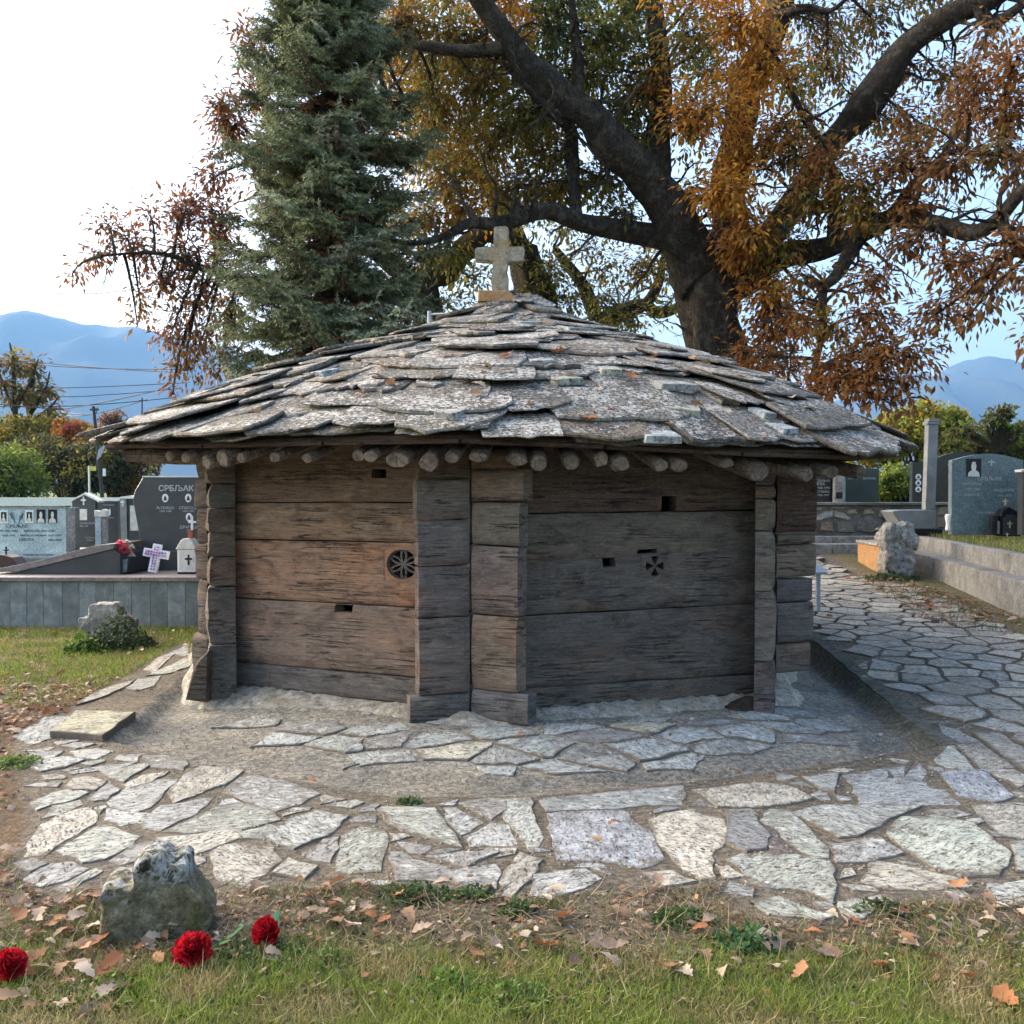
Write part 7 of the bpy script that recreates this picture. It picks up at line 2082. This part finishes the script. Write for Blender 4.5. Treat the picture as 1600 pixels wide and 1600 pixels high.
# leaves lying on the roof
for px, py in [(590,590),(605,600),(770,590),(765,605),(790,560),(800,580),(845,565),(870,555),(890,620),(700,525),(735,545),(950,645),(920,660),(1040,675),(1200,690),(1180,670),(1185,655),(1100,570),(1120,575),(1080,565),(980,535),(1000,545),(1015,560),(1060,590),(1150,600),(1230,620),(660,530),(640,560),(560,615),(480,590),(455,605),(400,650),(530,650),(690,600),(740,620),(820,640),(860,600),(900,585),(940,610),(985,600),(1025,620),(1090,640),(1130,650),(1260,650),(720,570),(755,575)]:
    best = None
    for k in range(50):
        th = R(-75 + 150 * k / 49)
        for q in range(50):
            t_ = .06 + .93 * q / 49; P_ = roofp(th, t_, .07); e = (800 + F * P_.x / P_.y - px) ** 2 + (770 - F * (P_.z - CAMZ) / P_.y - py) ** 2
            if best is None or e < best[0]: best = (e, P_)
    P_ = best[1]; kk = random.choice([1, 4, 0, 6, 3]); vp = 'high' if py < 575 else ('midway' if py < 625 else 'low'); hp = 'far left' if px < 560 else ('left' if px < 700 else ('centre' if px < 860 else ('right' if px < 1040 else 'far right')))
    drop_leaf(P_.x, P_.y, P_.z + .012, random.uniform(.7, 1.4), f'{CNM[kk]} dead leaf between slabs {vp} on the roof {hp}', 'dead leaves on the slab roof', kk, tilt=.45)

PP_F = [gpt(*p) for p in [(15,1365),(80,1400),(200,1395),(340,1395),(430,1390),(600,1380),(740,1400),(830,1410),(960,1395),(1110,1385),(1180,1440),(1340,1445),(1380,1415),(1540,1410),(1660,1395),(1700,1600),(-100,1600),(-100,1365)]]
def pave(x, y): return inside((x, y), PAVED)
# leaf litter as one heap of real leaves
LPs = []; LSz = []; LCs = []
def litter(n, x0, x1, y0, y1, dens, sz, cols=LEAFC + REDL):
    c = 0
    while c < n:
        x, y = random.uniform(x0, x1), random.uniform(y0, y1)
        if random.random() > dens(x, y): c += .25; continue
        LPs.append((x, y, gz(x, y) + random.uniform(.008, .035))); LSz.append(random.choice([random.uniform(.35, .8), random.uniform(.7, 1.3)]) * sz); LCs.append(random.choice(cols)); c += 1
litter(1500, -6.5, -2.6, 6.6, 9.2, lambda x, y: 0 if pave(x, y) or inside((x, y), G_OUT) else (1 - smooth(8.0, 9.0, y + .5 * mnoise.noise(Vector((x, y, 0))))) , .085)
litter(260, -6.5, -2.9, 8.6, 12, lambda x, y: 0 if pave(x, y) or inside((x, y), G_OUT) else .7, .08)
litter(900, -2.6, 2.8, 3.2, 4.35, lambda x, y: 0 if pave(x, y) else smooth(3.25, 3.8, y) * (.35 + .9 * mnoise.noise(Vector((x * 1.6, y * 2, 4)))), .06)
litter(420, -3.4, -1.2, 3.0, 4.6, lambda x, y: 0 if pave(x, y) else .9, .075)
litter(500, 3.9, 5.7, 11, 15.5, lambda x, y: 1 if (x > 4.9 + .12 * (y - 11) - .35 or False) else .02, .10, LEAFC + REDL + REDL)
litter(160, 2.9, 6, 6, 16, lambda x, y: 1, .06)
litter(60, -2.8, 2.8, 5.2, 7, lambda x, y: 1 if inside((x, y), G_OUT) and not inside((x, y), HUT) else 0, .05)
n = len(LPs); P_ = np.array(LPs); LSz = np.array(LSz); ang = rs.uniform(0, 6.28, n)
Dd = np.stack([np.cos(ang), np.sin(ang), rs.uniform(-.25, .35, n)], 1); Nn = np.stack([rs.normal(0, .35, n), rs.normal(0, .35, n), np.ones(n)], 1)
scatter('leaf_litter', P_, Dd, Nn, LSz, LSz * .85, np.clip(np.array(LCs) * rs.uniform(.7, 1.25, (n, 1)), .01, 1), MDRY, None, (OAKV, OAKT), label='brown and tan fallen oak leaves covering the ground left of the path', cat='leaves', kind='stuff')

CP = []; CC_ = []
for _ in range(16000):
    if random.random() < .68: x, y = random.uniform(-3.2, 3.0), random.uniform(3.15, 4.6)
    else: x, y = random.uniform(-6, -2.5), random.uniform(3.6, 9.0)
    if pave(x, y) and random.random() < .93: continue
    if inside((x, y), G_OUT): continue
    CP.append((x, y, gz(x, y) + random.uniform(.002, .016))); CC_.append(np.array(random.choice(LEAFC + REDL + [(.12,.08,.05),(.16,.11,.07),(.09,.06,.04),(.40,.34,.26)])) * random.uniform(.5, 1.1))
n = len(CP); CP = np.array(CP); ang = rs.uniform(0, 6.28, n)
sz = rs.uniform(.010, .036, n) * np.where(CP[:, 1] > 5, 1.8, 1)
scatter('leaf_crumbs', CP, np.stack([np.cos(ang), np.sin(ang), rs.uniform(-.4, .5, n)], 1), np.stack([rs.normal(0, .5, n), rs.normal(0, .5, n), np.ones(n)], 1), sz, sz * rs.uniform(.3, .9, n), np.clip(np.array(CC_), .01, 1), MDRY, None, label='crumbled bits of dead leaves on the bare soil between grass and paving', cat='leaves', kind='stuff')
# small debris: twigs, crumbs, grit
dbv = MB()
for _ in range(420):
    px, py = random.uniform(0, 1600), random.uniform(1375, 1500); x, y = gpt(px, py)
    if pave(x, y) and random.random() < .8: continue
    a = random.uniform(0, 3.14); L_ = random.uniform(.03, .16); z = gz(x, y) + .012
    dbv.tube([(x, y, z), (x + math.cos(a) * L_ * .5, y + math.sin(a) * L_ * .5, z + random.uniform(0, .015)), (x + math.cos(a + .2) * L_, y + math.sin(a + .2) * L_, z)], [.0022, .002, .001], 4, cap=False)
dbv.build('twig_debris', m_plain('dry_twig', (.16, .12, .08), .9, var=.4), kind='stuff', label='thin dry twigs scattered in the foreground grass', cat='twigs')
gr = MB()
for _ in range(2600):
    x, y = random.uniform(-3.6, 3.6), random.uniform(3.6, 7.2)
    if inside((x, y), HUT): continue
    if not (pave(x, y) or inside((x, y), G_OUT)): continue
    z = gz(x, y) + .004; r_ = random.uniform(.003, .009)
    gr.add([(x - r_, y, z), (x + r_, y + r_ * .4, z), (x, y - r_, z), (x, y, z + r_ * 1.2), (x, y + r_, z)], [(0, 2, 3), (2, 1, 3), (1, 4, 3), (4, 0, 3)])
gr.build('grit', MRUB, kind='stuff', color=(.8, .76, .68), label='loose grit and crumbs in the paving joints', cat='grit')

# grass
GP = []; GS = []; GC = []
def grass(n, x0, x1, y0, y1, dens, h, cols):
    cnt = 0; tries = 0; cols = np.array(cols)
    while cnt < n and tries < n * 6:
        tries += 1; x, y = random.uniform(x0, x1), random.uniform(y0, y1)
        if random.random() > dens(x, y): continue
        k = .5 + mnoise.noise(Vector((x * 2.5, y * 2.5, 8)))
        GP.append((x, y, gz(x, y) - .003)); GS.append(h * random.uniform(.5, 1.2) * (.8 + .5 * k)); GC.append(cols[min(len(cols) - 1, max(0, int(k * len(cols) + random.uniform(-.9, .9))))] * random.uniform(.7, 1.3)); cnt += 1
G1 = [(.34,.29,.14),(.22,.21,.07),(.17,.21,.05),(.24,.29,.055),(.13,.20,.04),(.30,.26,.11)]
G2 = [(.32,.26,.15),(.24,.2,.1),(.14,.15,.05),(.11,.14,.04)]
grass(60000, -2.3, 2.3, 2.8, 3.75, lambda x, y: 1 - smooth(3.3, 3.75, y + .25 * mnoise.noise(Vector((x * 1.5, y * 2, 3)))), .042, G1)
grass(16000, -2.8, 2.9, 3.3, 4.45, lambda x, y: 0 if pave(x, y) else (.9 if mnoise.noise(Vector((x * 2.2, y * 2.6, 9))) > .05 else .16), .034, G2)
grass(30000, -6.8, -2.9, 7.4, 12.1, lambda x, y: 0 if pave(x, y) or inside((x, y), G_OUT) else smooth(7.4, 9.0, y + .6 * mnoise.noise(Vector((x, y, 2)))), .055, G1)
grass(2500, -4.5, -2.4, 3.3, 7.4, lambda x, y: 0 if pave(x, y) else (.6 if mnoise.noise(Vector((x * 2.2, y * 2.6, 9))) > .1 else .05), .04, G2 + G1)
grass(2500, 4.3, 5.8, 10.5, 15.5, lambda x, y: 1 if x > 4.8 + .12 * (y - 11) - .25 else 0, .06, G2)
P_ = np.array(GP); n = len(P_); GS = np.array(GS); lean = rs.normal(0, .6, (n, 2))
Dd = np.stack([lean[:, 0], lean[:, 1], np.ones(n)], 1); Nn = np.stack([rs.normal(size=n), rs.normal(size=n), np.zeros(n) + .2], 1)
BL = (np.array([[0,.5,0],[0,-.5,0],[.55,.4,.06],[.55,-.4,.06],[1,0,.32]], dtype=np.float32), np.array([[0,1,3],[0,3,2],[2,3,4]]))
wd = np.where(P_[:, 1] > 6, .006, .0030) * rs.uniform(.7, 1.3, n)
scatter('grass', P_, Dd, Nn, GS, wd, np.clip(np.array(GC), .004, 1), MGRASS, None, BL, kind='stuff', label='short green and yellowing grass in the foreground and left lawn', cat='grass')
n = 3200; x = rs.uniform(-2.6, 2.6, n); y = rs.uniform(2.85, 4.4, n); kk = np.array([not pave(a, b) for a, b in zip(x, y)]); x, y = x[kk], y[kk]; n = len(x)
ang = rs.uniform(0, 6.28, n)
scatter('dry_grass', np.stack([x, y, np.array([gz(a, b) for a, b in zip(x, y)]) + .008], 1), np.stack([np.cos(ang), np.sin(ang), rs.uniform(.05, .7, n)], 1), np.stack([rs.normal(0, .4, n), rs.normal(0, .4, n), np.ones(n)], 1), rs.uniform(.04, .13, n), np.full(n, .0028), col_var([(.42,.34,.2),(.34,.25,.14),(.25,.24,.09),(.2,.26,.07)], n), MGRASS, None, BL, kind='stuff', label='loose straw coloured grass blades lying in the foreground', cat='grass')
# grass on the raised plot
n = 9000; x = rs.uniform(6.0, 10.5, n); y = rs.uniform(11.5, 18.5, n); k = x > np.interp(y, [9, 12.2, 17.2, 19.2], [6.04, 6.24, 6.96, 7.2]); x, y = x[k], y[k]; n = len(x)
scatter('grass', np.stack([x, y, np.full(n, .84) + .005 * (y - 12)], 1), np.stack([rs.normal(0, .4, n), rs.normal(0, .4, n), np.ones(n)], 1), np.stack([rs.normal(size=n), rs.normal(size=n), np.full(n, .2)], 1), rs.uniform(.04, .1, n), np.full(n, .012), col_var(G1 + [(.22,.16,.06)], n), MGRASS, None, BL, kind='stuff', label='rough grass on the raised plot behind the concrete kerb', cat='grass')
# low weeds: clover-like clumps
def weed(px, py, r_, n, pal, label, h=.05, size=.018):
    x, y = gpt(px, py); th = thing('weed_clump', label, 'weed', (x, y, gz(x, y)))
    a = rs.uniform(0, 6.28, n); rr = np.sqrt(rs.uniform(0, 1, n)) * r_
    P_ = np.stack([x + np.cos(a) * rr, y + np.sin(a) * rr * .8, gz(x, y) + rs.uniform(.005, h, n) * (1.1 - rr / r_)], 1)
    sz = size * rs.uniform(.6, 1.3, n)
    scatter('leaves', P_, rdir(n, .3), np.stack([rs.normal(0, .5, n), rs.normal(0, .5, n), np.ones(n)], 1), sz, sz * .9, col_var(pal, n), MGRASS, th, M=WM[th])
    st = MB()
    for i in range(0, n, 6): st.tube([(x, y, gz(x, y)), tuple(P_[i])], .0012, 3, cap=False)
    st.build('stems', m_plain('weed_stem', (.05, .08, .03), .8), th)
W1 = [(.035,.07,.02),(.05,.09,.028),(.07,.12,.03)]
W2 = [(.09,.17,.025),(.12,.20,.03),(.06,.12,.02)]
weed(1070, 1440, .13, 420, W1, 'dark green low weed clump at the paving edge right of centre'); weed(650, 1400, .15, 420, W1, 'dark green moss clump under the blue grey paving stone'); weed(735, 1400, .10, 260, W1, 'small dark green tuft left of the rounded paving stone')
weed(810, 1425, .08, 200, W1, 'dark green tuft below the central paving stones'); weed(410, 1500, .17, 400, W1, 'dark low weeds under the right hand red carnation'); weed(520, 1510, .10, 300, W2, 'bright green feathery clump right of the red carnations', .08, .014); weed(640, 1255, .07, 160, W1, 'mossy tuft growing in the gutter')
weed(30, 1195, .16, 300, W2, 'bright green weeds at the left edge of the paving', .07, .02); weed(150, 1555, .18, 380, W2, 'bright green clover patch at the bottom left'); weed(800, 1560, .16, 380, W2, 'bright clover patch at the bottom centre'); weed(1170, 1480, .12, 260, [(.04,.10,.035),(.05,.13,.04)], 'blue green grass tuft right of centre', .07, .03)
weed(1380, 1425, .12, 260, W1, 'dark green moss at the lower right paving edge'); weed(700, 1540, .12, 260, W2, 'bright clover leaves left of the bottom centre', .05, .022)
weed(185, 1012, .38, 1300, [(.022,.04,.018),(.035,.06,.025),(.05,.085,.035)], 'dark leafy bush at the foot of the small pale stone cross', .42, .04); weed(130, 1020, .2, 500, W2, 'bright green tall grass left of the dark bush', .22, .05)
weed(1395, 905, .4, 500, W1, 'dark weeds at the foot of the lichened stone block', .1, .05)

# leaves that share a label are told apart by their order from left to right
from collections import defaultdict
byl = defaultdict(list)
for o in bpy.data.objects:
    if o.name.startswith('fallen_leaf') and o.get('label'): byl[o['label']].append(o)
for lb, os_ in byl.items():
    if len(os_) > 1:
        os_.sort(key=lambda q: q.location.x / q.location.y)
        words = {2: ['left of two', 'right of two'], 3: ['leftmost of three', 'middle of three', 'rightmost of three']}.get(len(os_), ['leftmost', 'second from left', 'third from left', 'fourth from left', 'fifth from left', 'sixth from left', 'rightmost'])
        for q, wd2 in zip(os_, words): q['label'] = lb + ', ' + wd2
# ------------------------------------------------------------------ air
hz = MB(); hz.box(-9000, 9000, -600, 7600, -6, 1150)
t2 = bpy.data.materials.new('air'); t2.use_nodes = True; tt = t2.node_tree; tt.nodes.clear()
o_ = tt.nodes.new('ShaderNodeOutputMaterial'); v_ = tt.nodes.new('ShaderNodeVolumePrincipled')
v_.inputs['Color'].default_value = (.20, .43, .82, 1); v_.inputs['Density'].default_value = HAZE; v_.inputs['Anisotropy'].default_value = .2
tt.links.new(v_.outputs[0], o_.inputs['Volume'])
if HAZE: hz.build('haze', t2, kind='stuff', label='thin blue evening haze in front of the mountains', cat='haze')
